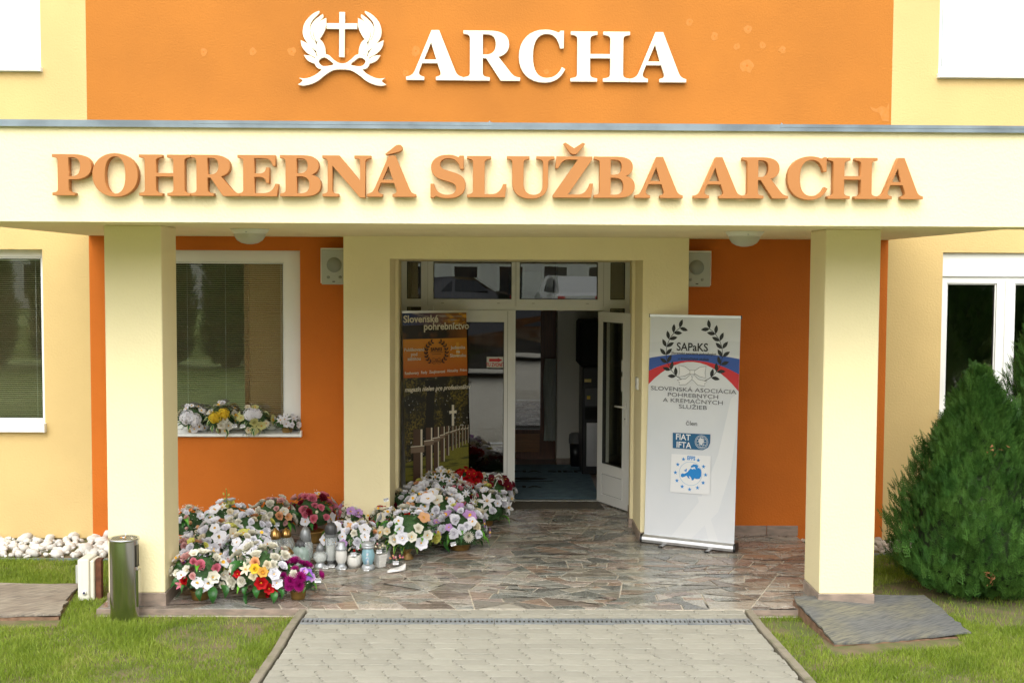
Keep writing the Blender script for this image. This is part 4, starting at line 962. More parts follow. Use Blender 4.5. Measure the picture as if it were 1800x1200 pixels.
def f_sky(N, L, co, sp, b):
    n = noi(N, L, co, 7, 6, (1, 1, 4)); x_ = mr(N, L, sp.outputs['X'], -.30, .25)
    c = mixc(N, L, x_, (.015, .04, .16), (.28, .11, .012)); c = mixc(N, L, mr(N, L, n, .52, .68), c, (.42, .36, .30))
    n2 = noi(N, L, co, 12, 6, (1, 1, 2)); g_ = N.new('ShaderNodeMath'); g_.operation = 'MULTIPLY'; L.new(mr(N, L, n2, .5, .62), g_.inputs[0]); L.new(mr(N, L, sp.outputs['X'], .05, .2), g_.inputs[1])
    c = mixc(N, L, g_.outputs[0], c, (.75, .38, .04)); L.new(c, b.inputs['Base Color'])
def f_dark(N, L, co, sp, b):
    n = noi(N, L, co, 9, 6); c = mixc(N, L, mr(N, L, n, .5, .7), (.012, .006, .003), (.10, .035, .006))
    c = mixc(N, L, mr(N, L, sp.outputs['X'], .1, .3), c, (.24, .08, .008)); L.new(c, b.inputs['Base Color'])
def f_band(N, L, co, sp, b): L.new(mixc(N, L, mr(N, L, sp.outputs['Z'], zB, zA), (.50, .10, .006), (.66, .26, .015)), b.inputs['Base Color'])
def f_tree(N, L, co, sp, b):
    n = noi(N, L, co, 5, 3); n2 = noi(N, L, co, 55, 4); m_ = N.new('ShaderNodeMath'); m_.operation = 'MULTIPLY'; L.new(mr(N, L, n, .45, .6), m_.inputs[0]); L.new(mr(N, L, n2, .42, .62), m_.inputs[1])
    c = mixc(N, L, m_.outputs[0], (.010, .009, .004), (.20, .15, .02)); n3 = noi(N, L, co, 38, 3)
    k = N.new('ShaderNodeMath'); k.operation = 'MULTIPLY'; L.new(mr(N, L, n3, .62, .68), k.inputs[0]); L.new(mr(N, L, noi(N, L, co, 3, 2), .5, .6), k.inputs[1])
    c = mixc(N, L, k.outputs[0], c, (.5, .5, .48)); L.new(c, b.inputs['Base Color'])
def f_gras(N, L, co, sp, b):
    n = noi(N, L, co, 120, 3); c = mixc(N, L, n, (.10, .095, .012), (.27, .25, .03)); n2 = noi(N, L, co, 5, 2, (.6, 1, 5))
    c = mixc(N, L, mr(N, L, n2, .52, .6), c, (.045, .05, .01)); L.new(c, b.inputs['Base Color'])
sheet = banner_sheet('printed_film', b2, print_mat('banner_trees_print', f_tree), .07)
MB().bbox(tlx-.006, trx+.006, -.012, .008, tz_-.012, tz_+.016, .003).build('top_rail', M_ALU, b2)
MB().tube([(0, .02, .06), (0, .02, tz_)], .008, 8).build('support_pole', M_ALU, b2)
MB().tube([B_(762, 538)[:1]+(.0,)+B_(762, 538)[1:], B_(762, 545)[:1]+(.0,)+B_(762, 545)[1:]], .004, 6).build('hook', M_PVC, b2)
pr = Print(b2, -.0045, sheet)
def bandp(z0, z1, z0r=None, z1r=None):
    z0r = z0 if z0r is None else z0r; z1r = z1 if z1r is None else z1r
    return [(edge_x(z0, -1), z0), (edge_x(z0r, 1), z0r), (edge_x(z1r, 1), z1r), (edge_x(z1, -1), z1)]
zg0 = B_(712, 815)[1]; zg1 = B_(822, 772)[1]
pr.poly('print_grass', bandp(.072, zg0, .072, zg1), print_mat('banner_grass_print', f_gras))
zt1 = tz_-.013; zm_ = B_(763, 571)[1]
pr.poly('print_landscape', bandp(zA, zm_), print_mat('banner_ground_print', f_dark)); pr.poly('print_sky', bandp(zm_, zt1), print_mat('banner_sky_print', f_sky))
pr.poly('print_band', bandp(zB, zA), print_mat('banner_orange_print', f_band))
M_PCR = mat('print_cream', (.72, .66, .52), .5); M_BRN = mat('print_brown', (.085, .045, .025), .5); M_BR2 = mat('print_light_brown', (.22, .15, .10), .5); M_TRK = mat('print_trunk', (.008, .006, .004), .5)
pr.poly('print_trunk', [B_(*p) for p in ((744, 790), (748, 740), (750, 690), (746, 668), (768, 668), (764, 700), (762, 740), (764, 792))], M_TRK)
def cross(px, top, bot, w, arm_y, aw, h=10):
    a = [B_(px-w, bot), B_(px+w, bot), B_(px+w, top), B_(px-w, top)]; pr.poly('print_cross', a, M_BRN)
    pr.poly('print_cross', [B_(px+w*.72, bot), B_(px+w*1.15, bot), B_(px+w*1.15, top), B_(px+w*.72, top)], M_PCR)
    pr.poly('print_cross', [B_(px-aw, arm_y+h), B_(px+aw, arm_y+h-2), B_(px+aw, arm_y-2), B_(px-aw, arm_y)], M_BR2)
    pr.poly('print_cross', [B_(px-aw, arm_y+1.6), B_(px+aw, arm_y-.6), B_(px+aw, arm_y-2), B_(px-aw, arm_y)], M_PCR)
for a_ in ((822, 746, 778, 1.2, 752, 1.8, 3), (817, 747, 780, 1.2, 753, 1.8, 3), (812, 747, 783, 1.3, 753, 2, 3), (806, 748, 786, 1.5, 754, 2.2, 3.5), (800, 748, 787, 1.6, 756, 2.6, 4), (794, 749, 791, 1.8, 758, 3, 4), (786, 748, 800, 2.4, 760, 3.6, 5)): cross(*a_)
pr.poly('print_white_cross', [B_(793.5, 748), B_(797.5, 748), B_(797.5, 726), B_(802, 725.5), B_(802, 720.5), B_(797.5, 721), B_(797.5, 711), B_(793.5, 711), B_(793.5, 721.3), B_(789, 721.7), B_(789, 726.5), B_(793.5, 726.2)], M_PCR)
for a_ in ((777, 749, 810, 3.4, 764, 4.6, 7), (766, 750, 826, 4.2, 769, 6.5, 8), (753, 751, 842, 5.2, 774, 8.5, 9), (733, 754, 868, 7.5, 784, 12, 12)): cross(*a_)
pr.text('Slovenské', .098, M_PCR, *B_(739, 561), bold=.0028); pr.text('pohrebníctvo', .098, M_PCR, *B_(784, 573.5), bold=.0028, sx=.98)
for t_, py_ in (('Publikované', 614.5), ('pod', 622.5), ('záštitou', 630.5)): pr.text(t_, .047, M_PCR, *B_(727, py_), bold=.001)
pr.text('1', .19, mat('print_amber', (.75, .36, .03), .5), *B_(803, 615), bold=.006)
for t_, py_ in (('Jednotka', 610.5), ('na', 617.5), ('Slovensku', 624.5)): pr.text(t_, .047, M_PCR, *B_(804, py_), bold=.001)
cx_, cz_ = B_(766, 619); rr = abs(B_(784, 619)[0]-B_(748, 619)[0])/2
pr.polys('print_laurel', laurel(rr, cx_, cz_, 8, -58, 60), M_PBK); pr.text('SAPaKS', .045, M_PBK, *B_(766, 614), bold=.0012, sx=.9)
pr.line('print_rule', [B_(755, 619), B_(777, 618.6)], .004, M_PBK); pr.line('print_rule', [B_(758, 622.5), B_(774, 622)], .004, M_PBK)
for b_ in bow(*B_(766, 632), rr*.40): pr.line('print_bow_outline', b_, .0035, M_PBK, closed=True)
for t_, px_, py_ in (('Rozhovory', 722.5, 655.5), ('·', 735.5, 655), ('Rady', 744, 654.2), ('·', 751.5, 654), ('Zaujímavosti', 767, 653), ('·', 782.5, 652), ('Aktuality', 794, 651), ('·', 806, 650.5), ('Právo', 813, 650)):
    pr.text(t_, .038, M_PCR if t_ != '·' else M_RED, *B_(px_, py_), bold=.001, sx=.93)
t_ = pr.text('magazín nielen pre profesionálov', .062, M_PCR, *B_(768, 682), bold=.0016, shear=.25, sx=.90)

# ================================================================== LEFT AND RIGHT OF THE PORCH
# ash bin
p = gr(222, 1080, ZG); p = Vector((p.x, p.y+.02, ZG)); rb = 24.6*sc_at(Vector((p.x, p.y, .3)))
p = at(222, 1050, -2.52); p = Vector((at(221.5, 1020, -2.50).x, -2.50-rb*.3, ZG))
htop = (at(221.5, 945, p.y).z-ZG)
t = thing('ash_bin', 'tall polished steel cylindrical ash bin in front of the left column', 'ash bin', (p.x, p.y, ZG))
body = MB(); nn = 48; lv = [-.03, .04, .25, htop*.66, htop*.665, htop*.70, htop*.90, htop*.93, htop-.012]; vs = []
for z_ in lv:
    for i in range(nn): a = 2*math.pi*i/nn; vs.append((rb*math.cos(a), rb*math.sin(a), z_))
fs = []
for j in range(len(lv)-1):
    for i in range(nn):
        ang = (i+.5)/nn*360
        if j in (4, 5, 6) and (ang < 28 or ang > 332): continue       # the side mouth faces right
        fs.append((j*nn+i, j*nn+(i+1) % nn, (j+1)*nn+(i+1) % nn, (j+1)*nn+i))
body.add(vs, fs, 0, True); body.build('bin_body', M_STEEL, t)
MB().lathe([(rb*.93, 0), (rb*.93, htop-.02)], 32).build('inner_bucket', M_BLACK, t)
MB().lathe([(rb*1.0, htop-.014), (rb*1.05, htop-.010), (rb*1.05, htop+.002), (rb*.97, htop+.004), (rb*.9, htop-.002)], 40).build('rim', M_STEEL, t)
gm = MB()
for i in range(-5, 6):
    x_ = i*rb*.17; L_ = math.sqrt(max(0, (rb*.92)**2-x_*x_)); gm.box(x_-.0022, x_+.0022, -L_, L_, htop-.004, htop-.001); gm.box(-L_, L_, x_-.0022, x_+.0022, htop-.0065, htop-.0042)
gm.build('ash_grid', M_STEEL, t, kind='stuff'); MB().lathe([(0, htop-.02), (rb*.92, htop-.02)], 24).build('ash_bed', mat('ash', (.07, .065, .06), .95, var=.5, vscale=60), t)
MB().prism([(rb*.86, rb*.42), (rb*1.06, rb*.34), (rb*1.06, -rb*.34), (rb*.86, -rb*.42)], htop*.18, htop*.62).build('side_plate', M_STEEL, t)
random.seed(3)
for i, lab in enumerate(('cigarette butt standing upright in the ash bin grid', 'cigarette butt lying across the ash bin grid towards the wall', 'short cigarette butt near the right rim of the ash bin')):
    a = [(.01, -.01), (-.03, .01), (.05, 0)][i]; o = thing('cigarette_butt', lab, 'cigarette butt', (p.x+a[0], p.y+a[1], ZG+htop+.001))
    o.rotation_euler = ((.5, .3, 0), (1.45, 0, 1.2), (1.4, 0, .4))[i]
    MB().lathe([(0, 0), (.004, 0), (.004, .02), (0, .02)], 8).build('filter', mat('cork_paper', (.7, .32, .08), .8), o); MB().lathe([(0, .0202), (.0039, .0202), (.0039, .042), (0, .042)], 8).build('paper_tube', mat('cigarette_paper', (.8, .8, .78), .8), o)
# electrical box on a rusty post
pe = gr(163, 1060, ZG); Ye = pe.y+.12
x0_, x1_ = X0(139, 1000, Ye), X0(164, 1000, Ye); z0_, z1_ = Z0(150, 1062, Ye), Z0(150, 981, Ye)
t = thing('electrical_box', 'cream outdoor electrical box on a rusty steel post beside the left column', 'electrical box', (x0_, Ye, ZG))
w = x1_-x0_; a_, b_ = z0_-ZG, z1_-ZG
MB().bbox(0, w*.80, -.035, .15, a_, b_, .006).build('housing', M_PLAS, t); MB().bbox(w*.805, w*1.1, -.02, .14, a_+.004, b_-.012, .006).build('back_shell', M_PLAS, t)
MB().bbox(-.028, -.001, .0, .11, b_-.19, b_-.05, .006).build('socket_cover', M_GRILLE, t)
MB().bbox(-.016, -.001, .02, .06, b_-.215, b_-.20, .003).build('latch', M_PLAS, t)
MB().bbox(w*.2, w*.32, -.0365, -.0352, a_+.01, b_-.01, .0005).build('seam', M_PLAS, t)
k_ = ob('socket', MB().lathe([(0, .012), (.011, .012), (.017, .009), (.019, 0)], 18).mesh('socket', M_PLAS), t, (w*.48, -.0355, a_+.10), rot=(R(90), 0, 0))
ob('socket_core', MB().lathe([(0, .002), (.009, 0)], 12).mesh('socket_core', mat('dark_blue_plug', (.03, .03, .10), .4)), t, (w*.48, -.049, a_+.10), rot=(R(90), 0, 0))
ps = MB(); xp = w*1.12+.002
ps.bbox(xp, xp+.042, .0, .012, -.05, b_-.01, .002); ps.bbox(xp, xp+.042, .012, .07, b_-.022, b_-.008, .002); ps.bbox(xp+.03, xp+.042, .012, .05, -.05, b_-.022, .002)
ps.build('post', M_RUST, t)
ps = MB(); ps.bbox(w*.86, xp-.001, .03, .05, a_+.05, a_+.075, .002); ps.build('bracket', M_RUST, t)
MB().tube([(w*.85, .05, a_-.001), (w*.9, .05, a_-.05), (w*.95, .05, -.02)], .016, 10).build('cable_gland', mat('grey_conduit', (.22, .24, .22), .6), t)
# weathered boards over sunken light wells
def board_mat(name, c1, c2, c3):
    m = D.materials.new(name); m.use_nodes = True; N = m.node_tree.nodes; L = m.node_tree.links; b = N['Principled BSDF']; b.inputs['Roughness'].default_value = .75
    tc = N.new('ShaderNodeTexCoord'); rt = N.new('ShaderNodeVectorRotate'); rt.rotation_type = 'Z_AXIS'; rt.inputs['Angle'].default_value = R(-33); L.new(tc.outputs['Object'], rt.inputs['Vector']); co = rt.outputs[0]
    g_ = noi(N, L, co, 9, 8, (1, 9, 1)); g2 = noi(N, L, co, 2.2, 4, (1, 1.6, 1))
    c = mixc(N, L, mr(N, L, g2, .42, .6), c1, c3); c = mixc(N, L, mr(N, L, g_, .4, .68), c, c2); L.new(c, b.inputs['Base Color'])
    bp = N.new('ShaderNodeBump'); bp.inputs['Strength'].default_value = .6; bp.inputs['Distance'].default_value = .006; L.new(g_, bp.inputs['Height']); L.new(bp.outputs[0], b.inputs['Normal']); return m
M_BRD = board_mat('weathered_board', (.14, .142, .135), (.075, .078, .078), (.185, .175, .125))
M_BRD2 = board_mat('weathered_board_brown', (.24, .20, .155), (.12, .10, .082), (.31, .27, .21))
M_BRICK = mat('rough_brick_edge', (.26, .15, .09), .9, var=.4, vscale=20, bump=.5, bscale=60)
def sheet_cover(name, label, quad, z, m, thick=.012, seed=1, seam=None):
    random.seed(seed); zs4 = z if isinstance(z, tuple) else (z,)*4; q = [gr(*c, z_) for c, z_ in zip(quad, zs4)]; z = min(zs4); n = 14; vs = []; mb = MB()
    for j in range(n+1):
        for i in range(n+1):
            u, v = i/n, j/n; a = q[0].lerp(q[1], u); b = q[3].lerp(q[2], u); c = a.lerp(b, v)
            jit = (random.gauss(0, .007) if (i in (0, n) or j in (0, n)) else 0)
            zz_ = c.z+.006*math.sin(u*5+v*3)+random.gauss(0, .001)-(.010*random.random() if j == n else 0)
            if seam: zz_ += .007 if u > seam else 0
            vs.append((c.x+jit, c.y+jit, zz_))
    vt = len(vs); vs += [(x_, y_, z_-thick) for x_, y_, z_ in vs]
    fs = []
    for j in range(n):
        for i in range(n):
            k = j*(n+1)+i; fs += [(k, k+n+1, k+n+2, k+1), (vt+k, vt+k+1, vt+k+n+2, vt+k+n+1)]
    for i in range(n):
        fs += [(i, i+1, vt+i+1, vt+i), (n*(n+1)+i+1, n*(n+1)+i, vt+n*(n+1)+i, vt+n*(n+1)+i+1), ((i+1)*(n+1), i*(n+1), vt+i*(n+1), vt+(i+1)*(n+1)), (i*(n+1)+n, (i+1)*(n+1)+n, vt+(i+1)*(n+1)+n, vt+i*(n+1)+n)]
    t = thing(name, label, 'cover')
    mb.add(vs, fs); mb.build('board', m, t)
    c_ = sum((Vector(v_) for v_ in q), Vector())/4
    rim = MB(); qi = [c_+(v_-c_)*.955 for v_ in q]; qo = [c_+(v_-c_)*.995 for v_ in q]
    for i in range(4):
        P4 = [qi[i], qi[(i+1) % 4], qo[(i+1) % 4], qo[i]]
        MB().add([(v_.x, v_.y, ZG-.05) for v_ in P4]+[(v_.x, v_.y, v_.z-.018-.001*i) for v_ in P4], [(0, 1, 2, 3), (7, 6, 5, 4)]+[(k, 4+k, 4+(k+1) % 4, (k+1) % 4) for k in range(4)]).build('rim_brick', M_BRICK, t)
    return t
sheet_cover('well_cover', 'grey weathered sheet lying over a brick rim in the grass by the right column', [(1393, 1048), (1624, 1045), (1706, 1113), (1466, 1128)], (.062, .012, -.034, -.030), M_BRD, seed=2, seam=.52)
sheet_cover('well_cover', 'brownish weathered sheet lying over a brick rim left of the ash bin', [(-190, 1024), (137, 1024), (104, 1079), (-230, 1082)], -.018, M_BRD2, seed=5)
# pebble strips
def pebble_proto(seed, ang):
    random.seed(seed); bm = bmesh.new(); bmesh.ops.create_icosphere(bm, subdivisions=1 if ang else 2, radius=1)
    for v in bm.verts: v.co *= 1+random.uniform(-.22, .18)*(1.4 if ang else .6); v.co.z *= .68; v.co.x *= 1.15
    mb = MB(); bm.verts.index_update(); mb.add([v.co[:] for v in bm.verts], [[v.index for v in f.verts] for f in bm.faces], 0, not ang); bm.free(); return mb
def pebbles(x0, x1, y0, y1, n, s0, s1, m, ang, root, zb):
    protos = [pebble_proto(k+(50 if ang else 0), ang).mesh('pebble', m) for k in range(7)]
    random.seed(21); done = []
    for k in range(n*6):
        if len(done) >= n: break
        s = random.uniform(s0, s1)*(1 if random.random() < .8 else 1.25); x_, y_ = random.uniform(x0, x1), random.uniform(y0, y1)
        if any((x_-a)**2+(y_-b)**2 < ((s+c)*.62)**2 for a, b, c in done): continue
        done.append((x_, y_, s)); h = zb+s*.45+random.uniform(0, .02)
        ob('pebble', random.choice(protos), root, (x_, y_, h), rot=(random.gauss(0, .35), random.gauss(0, .35), random.uniform(0, 6.3)), scale=(s, s*random.uniform(.7, 1), s))
YS = gr(60, 988, -.08).y
pbed = MB().box(-6.5, SX0+.1, YS, .04, -.14, ZG+.004).build('pebble_strip', M_SOIL, kind='structure')
pebbles(-4.6, SX0+.12, YS+.03, -.02, 170, .022, .056, M_PEB, False, pbed, -.062)
pebbles(-4.6, SX0+.12, YS+.03, -.02, 190, .011, .024, M_PEB, False, pbed, -.055)
pbed2 = MB().box(SX1-.05, 6.5, -.52, .04, -.14, ZG+.004).build('pebble_strip', M_SOIL, kind='structure')
pebbles(SX1+.03, 4.3, -.50, -.02, 150, .022, .036, M_PEBB, True, pbed2, -.062)
MB().box(-6.5, SX0, YS-.022, YS-.001, -.15, -.042).build('strip_edging', M_ZINC, pbed)
MB().box(SX1+.002, 6.5, -.545, -.521, -.15, -.045).build('strip_edging', M_ZINC, pbed2)
# ------------------------------------------------------------------ grass
def grass(n, region, seed, hmin=.018, hmax=.047):
    rng = np.random.default_rng(seed); x0, x1, y0, y1, test = region
    x = rng.uniform(x0, x1, n); y = rng.uniform(y0, y1, n)
    f = np.sin(x*3.1+1.7*np.sin(y*2.3))*np.cos(y*3.7+1.3*np.sin(x*1.9))+.5*np.sin(x*9+y*7)+.35*np.sin(x*17-y*23+3)
    k = test(x, y) & (rng.uniform(-1.9, 1.4, n) < f+.8); x, y, f = x[k], y[k], f[k]; n = len(x)
    h = rng.uniform(hmin, hmax, n)*(1+.25*f); a = rng.uniform(0, 2*np.pi, n); w = rng.uniform(.0012, .0023, n); lean = rng.uniform(.1, .9, n)*h; la = rng.uniform(0, 2*np.pi, n)
    dx, dy = np.cos(a)*w, np.sin(a)*w; lx, ly = np.cos(la)*lean, np.sin(la)*lean; z = np.full(n, ZG-.004)
    V = np.empty((n, 5, 3)); V[:, 0] = np.stack([x-dx, y-dy, z], 1); V[:, 1] = np.stack([x+dx, y+dy, z], 1)
    V[:, 2] = np.stack([x+dx*.8+lx*.35, y+dy*.8+ly*.35, z+h*.6], 1); V[:, 3] = np.stack([x-dx*.8+lx*.35, y-dy*.8+ly*.35, z+h*.6], 1); V[:, 4] = np.stack([x+lx, y+ly, z+h], 1)
    base = (np.arange(n)*5)[:, None]; Q = (base+np.array([0, 1, 2, 3])); T_ = (base+np.array([3, 2, 4]))
    me = D.meshes.new('grass'); me.vertices.add(n*5); me.vertices.foreach_set('co', V.ravel())
    loops = np.concatenate([Q.ravel(), T_.ravel()]); me.loops.add(len(loops)); me.loops.foreach_set('vertex_index', loops)
    st = np.concatenate([np.arange(n)*4, n*4+np.arange(n)*3]); me.polygons.add(2*n); me.polygons.foreach_set('loop_start', st)
    me.update(calc_edges=True); me.materials.append(M_GRASS); return me
kx = np.array([[k.x, k.y] for k in KL])[::-1]; kx2 = np.array([[k.x, k.y] for k in KR])[::-1]
def poly_test(quad, z):
    q = [gr(*c, z) for c in quad]
    def f(x, y):
        r_ = np.ones_like(x, bool)
        for i in range(4):
            a, b = q[i], q[(i+1) % 4]; r_ &= ((b.x-a.x)*(y-a.y)-(b.y-a.y)*(x-a.x)) < -.015
        return r_
    return f
mR = poly_test([(1393, 1048), (1624, 1045), (1706, 1113), (1466, 1128)], .035); mL = poly_test([(-190, 1024), (137, 1024), (104, 1079), (-230, 1082)], .035)
bare = lambda x, y: (((x-xk(KR, -2.9))-.28)**2/.05+(y+2.72)**2/.03 > 1) & (((x-2.9-.75)/.35)**2+((y+2.55)/.16)**2 > 1) & (((x-3.55)/.75)**2+((y+1.95)/.55)**2 > 1)
L_test = lambda x, y: ((x < SX0-.01) | (y < SY-.02)) & (y < YS-.03) & ((x < np.interp(y, kx[:, 1], kx[:, 0])-.09)) & ~mL(x, y) & ((((x+1.9)/.35)**2+((y+2.9)/.35)**2 > 1) | ((x*37+y*91) % 1 < .25)) & ((y < SY-.05) | (x < SX0-.02))
R_test = lambda x, y: ((x > SX1+.01) | (y < SY-.02)) & (y < -.56) & ((x > np.interp(y, kx2[:, 1], kx2[:, 0])+.09)) & ~mR(x, y) & (bare(x, y) | ((x*37+y*91) % 1 < .12))
ob('grass', grass(300000, (-5.2, -1., -4.7, -.5, L_test), 1), kind='stuff'); ob('grass', grass(260000, (1.2, 5., -4.7, -.5, R_test), 2), kind='stuff')
# ------------------------------------------------------------------ thuja shrubs
M_THU = mat('thuja_spray', (.036, .105, .018), .55, col2=(.08, .175, .03), vscale=5, rnd=.35, island=True, transl=.25, spec=.25)
M_THB = mat('thuja_dead', (.22, .09, .03), .8, transl=.2); M_BARK = mat('thuja_bark', (.12, .075, .045), .9, var=.4, vscale=30)
def spray_template(rng, n=10):
    """flat fern-like frond pointing +z: side twigs with their own short scale twigs"""
    V = []; F = []
    def blade(p, d, L, w):
        px, pz = -d[1], d[0]; b = len(V)
        V.extend([(p[0]-px*w*.4, 0, p[1]-pz*w*.4), (p[0]+px*w*.6, 0, p[1]+pz*w*.6), (p[0]+d[0]*L, 0, p[1]+d[1]*L), (p[0]+d[0]*L*.5-px*w*.6, 0, p[1]+d[1]*L*.5-pz*w*.6)])
        F.append((b, b+1, b+2, b+3))
    for i in range(n):
        t = i/n; s = 1 if i % 2 else -1; a = (R(48)+rng.normal(0, .08))*s; L = .40*(1-t*.7); d = (math.sin(a), math.cos(a)); p0 = (0, .05+t*.85)
        blade(p0, d, L, .050)
        for q, s2 in ((.35, 1), (.55, -1), (.75, 1)):
            if L*(1-q) > .08: a2 = a+s2*.75; blade((p0[0]+d[0]*L*q, p0[1]+d[1]*L*q), (math.sin(a2), math.cos(a2)), L*.42*(1.2-q), .042)
    blade((0, 0), (0, 1), 1, .04)
    V = np.array(V); V[:, 1] = .10*np.sin(V[:, 2]*2)-.25*V[:, 0]**2
    return V, F
def thuja(name, label, base, H, prof, n, seed, leaders=(), ss=1.):
    rng = np.random.default_rng(seed); t = thing(name, label, 'shrub', base)
    tm = [spray_template(rng) for _ in range(3)]; VV = []; loops = []; cnt = []; off = 0
    zs = rng.uniform(0, 1, n)**.85; az = rng.uniform(0, 2*np.pi, n)
    pz = np.array([p_[0] for p_ in prof]); prr = np.array([p_[1] for p_ in prof])
    for k in range(n):
        z = zs[k]*H; stray = 1.0 if rng.random() > .035 else 1.09; r0 = np.interp(zs[k], pz, prr); lump = 1+.14*math.sin(5*az[k]+zs[k]*13)+.08*math.sin(11*az[k]-zs[k]*23)+.05*math.sin(23*az[k]+zs[k]*51)
        rad = r0*lump*(1.05-.30*rng.random()**1.5)*stray; s = rng.uniform(.07, .125)*(1-.25*zs[k])*ss*(1.35 if stray > 1 else 1)
        out = np.array([math.cos(az[k]), math.sin(az[k]), 0]); pos = out*rad*.92+np.array([0, 0, z])
        d = out*rng.uniform(.25, .75)+np.array([0, 0, rng.uniform(.6, 1.2)]); d += rng.normal(0, .18, 3); d /= np.linalg.norm(d)
        x = np.cross(d, out)+rng.normal(0, .45, 3); x -= d*x.dot(d); x /= np.linalg.norm(x); y = np.cross(d, x)
        V, F = tm[k % 3]; P_ = pos+(V[:, :1]*x+V[:, 1:2]*y+V[:, 2:3]*d)*s
        VV.append(P_); 
        for f in F: loops.extend([i+off for i in f]); cnt.append(len(f))
        off += len(V)
    for (lx, ly, lz, ln, m_) in leaders:
        for k in range(m_):
            q = k/m_; a = rng.uniform(0, 6.28); pos = np.array([lx, ly, lz])+np.array([0, 0, ln*q]); d = np.array([math.cos(a)*.55, math.sin(a)*.55, .9]); d /= np.linalg.norm(d)
            x = np.cross(d, [math.cos(a+1), math.sin(a+1), 0]); x /= np.linalg.norm(x); y = np.cross(d, x); V, F = tm[k % 3]; s = .12*(1-q*.5)
            VV.append(pos+(V[:, :1]*x+V[:, 1:2]*y+V[:, 2:3]*d)*s)
            for f in F: loops.extend([i+off for i in f]); cnt.append(len(f))
            off += len(V)
    VA = np.concatenate(VV); me = D.meshes.new('crown'); me.vertices.add(len(VA)); me.vertices.foreach_set('co', VA.ravel()); me.loops.add(len(loops)); me.loops.foreach_set('vertex_index', loops)
    st = np.concatenate([[0], np.cumsum(cnt)[:-1]]); me.polygons.add(len(cnt)); me.polygons.foreach_set('loop_start', st); me.update(calc_edges=True); me.materials.append(M_THU)
    ob('crown', me, t)
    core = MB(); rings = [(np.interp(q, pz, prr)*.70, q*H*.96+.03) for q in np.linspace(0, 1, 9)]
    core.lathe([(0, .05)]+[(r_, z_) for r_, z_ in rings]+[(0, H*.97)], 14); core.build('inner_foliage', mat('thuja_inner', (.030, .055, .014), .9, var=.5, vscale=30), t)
    tr = MB()
    for i in range(5): a = i*1.3; tr.tube([(0.03*math.cos(a), .03*math.sin(a), -.05), (.10*math.cos(a), .10*math.sin(a), H*.3), (.05*math.cos(a), .05*math.sin(a), H*.8)], [.022, .015, .004], 7)
    tr.build('trunk', M_BARK, t)
    for (lx, ly, lz, ln, m_) in leaders: pass
    return t
prof = [(0, .30), (.06, .50), (.16, .64), (.30, .62), (.45, .52), (.6, .40), (.75, .27), (.88, .16), (1, .03)]
YB = -1.75; pb = at(1712, 1050, YB)
H1 = Z0(1690, 655, YB)-ZG; sx_b = 1.02
tb = thuja('thuja_shrub', 'broad dark green conical thuja shrub standing against the right wall beside the grey board', (pb.x, YB, ZG), H1, prof, 12500, 3, leaders=((-.10, -.1, H1*.93, .20, 14), (-.02, -.1, H1*.90, .14, 9), (.10, -.12, H1*.84, .2, 10), (.22, -.14, H1*.78, .2, 10), (-.22, -.15, H1*.68, .14, 8), (-.38, -.12, H1*.52, .13, 8), (-.48, -.14, H1*.40, .12, 8), (.34, -.15, H1*.70, .18, 9)))
YB2 = -1.55; pb2 = at(1862, 1000, YB2); H2 = Z0(1800, 470, YB2)-ZG
thuja('thuja_shrub', 'taller thuja shrub cut off by the right edge of the photo', (pb2.x, YB2, ZG), H2, [(0, .40), (.05, .52), (.2, .58), (.4, .52), (.6, .44), (.72, .36), (.85, .24), (1, .03)], 9500, 9, leaders=((-.30, -.12, H2*.70, .18, 10), (-.24, -.1, H2*.80, .2, 12), (-.12, -.1, H2*.88, .2, 12), (-.36, -.1, H2*.60, .15, 9)))
dd = MB(); random.seed(5)
for k in range(16):
    pc = at(random.gauss(1742, 5), random.gauss(1014, 7), YB-.60); dd.add([tuple(pc+Vector((random.gauss(0, .012), random.gauss(0, .012), random.gauss(0, .012)))) for _ in range(3)], [(0, 1, 2)])
for k in range(9):
    pc = at(random.gauss(1750, 9), random.gauss(788, 8), YB-.42); dd.add([tuple(pc+Vector((random.gauss(0, .014), random.gauss(0, .01), random.gauss(0, .014)))) for _ in range(3)], [(0, 1, 2)])
o = dd.build('dead_sprig', M_THB, tb, kind='stuff'); o.matrix_parent_inverse = Matrix.Translation((-pb.x, -YB, -ZG))

# ================================================================== ACROSS THE CAR PARK (seen as reflections in the glass)
MB().prism([(-22.5, ZG-.1), (-24.5, .8), (-70, .8), (-70, ZG-.1)], -60, 60, axis='x').build('grass_bank', M_LAWNF, kind='structure')
ot = thing('house', 'white two storey building with dark roof mirrored in the left ground floor windows', 'building', (-2, -42, .8))
hl = []
for i in range(18): hl += [(-19+i*2.1, -17.7+i*2.1, .3, 2.1), (-19+i*2.1, -17.7+i*2.1, 3.3, 4.9)]
M_OW = mat('white_house_wall', (.78, .77, .74), .9, var=.1)
wall_cells(MB(), -21, 21, -.1, 6.4, hl, 0, -.3).build('wall', M_OW, ot)
MB().box(-21, 21, -8, -.4, -.1, 6.4).build('wall', M_DARK, ot)
MB().prism([(.9, 6.3), (-4.2, 9.6), (-9.2, 6.3)][::-1], -22, 22, axis='x').build('roof', mat('dark_roof', (.05, .06, .06), .6, var=.3, vscale=3), ot)
for a, b, c, d in hl:
    w_ = rect_ring(MB(), a, b, c, d, .12, -.12, -.04).build('window_frame', M_PVC, ot); MB().box(a+.12, b-.12, -.10, -.09, c+.12, d-.12).build('pane', mat('dark_pane', (.02, .025, .03), .1), w_)
pT = [(0, .25), (.08, .42), (.3, .46), (.55, .36), (.8, .20), (1, .02)]
src = None; random.seed(77)
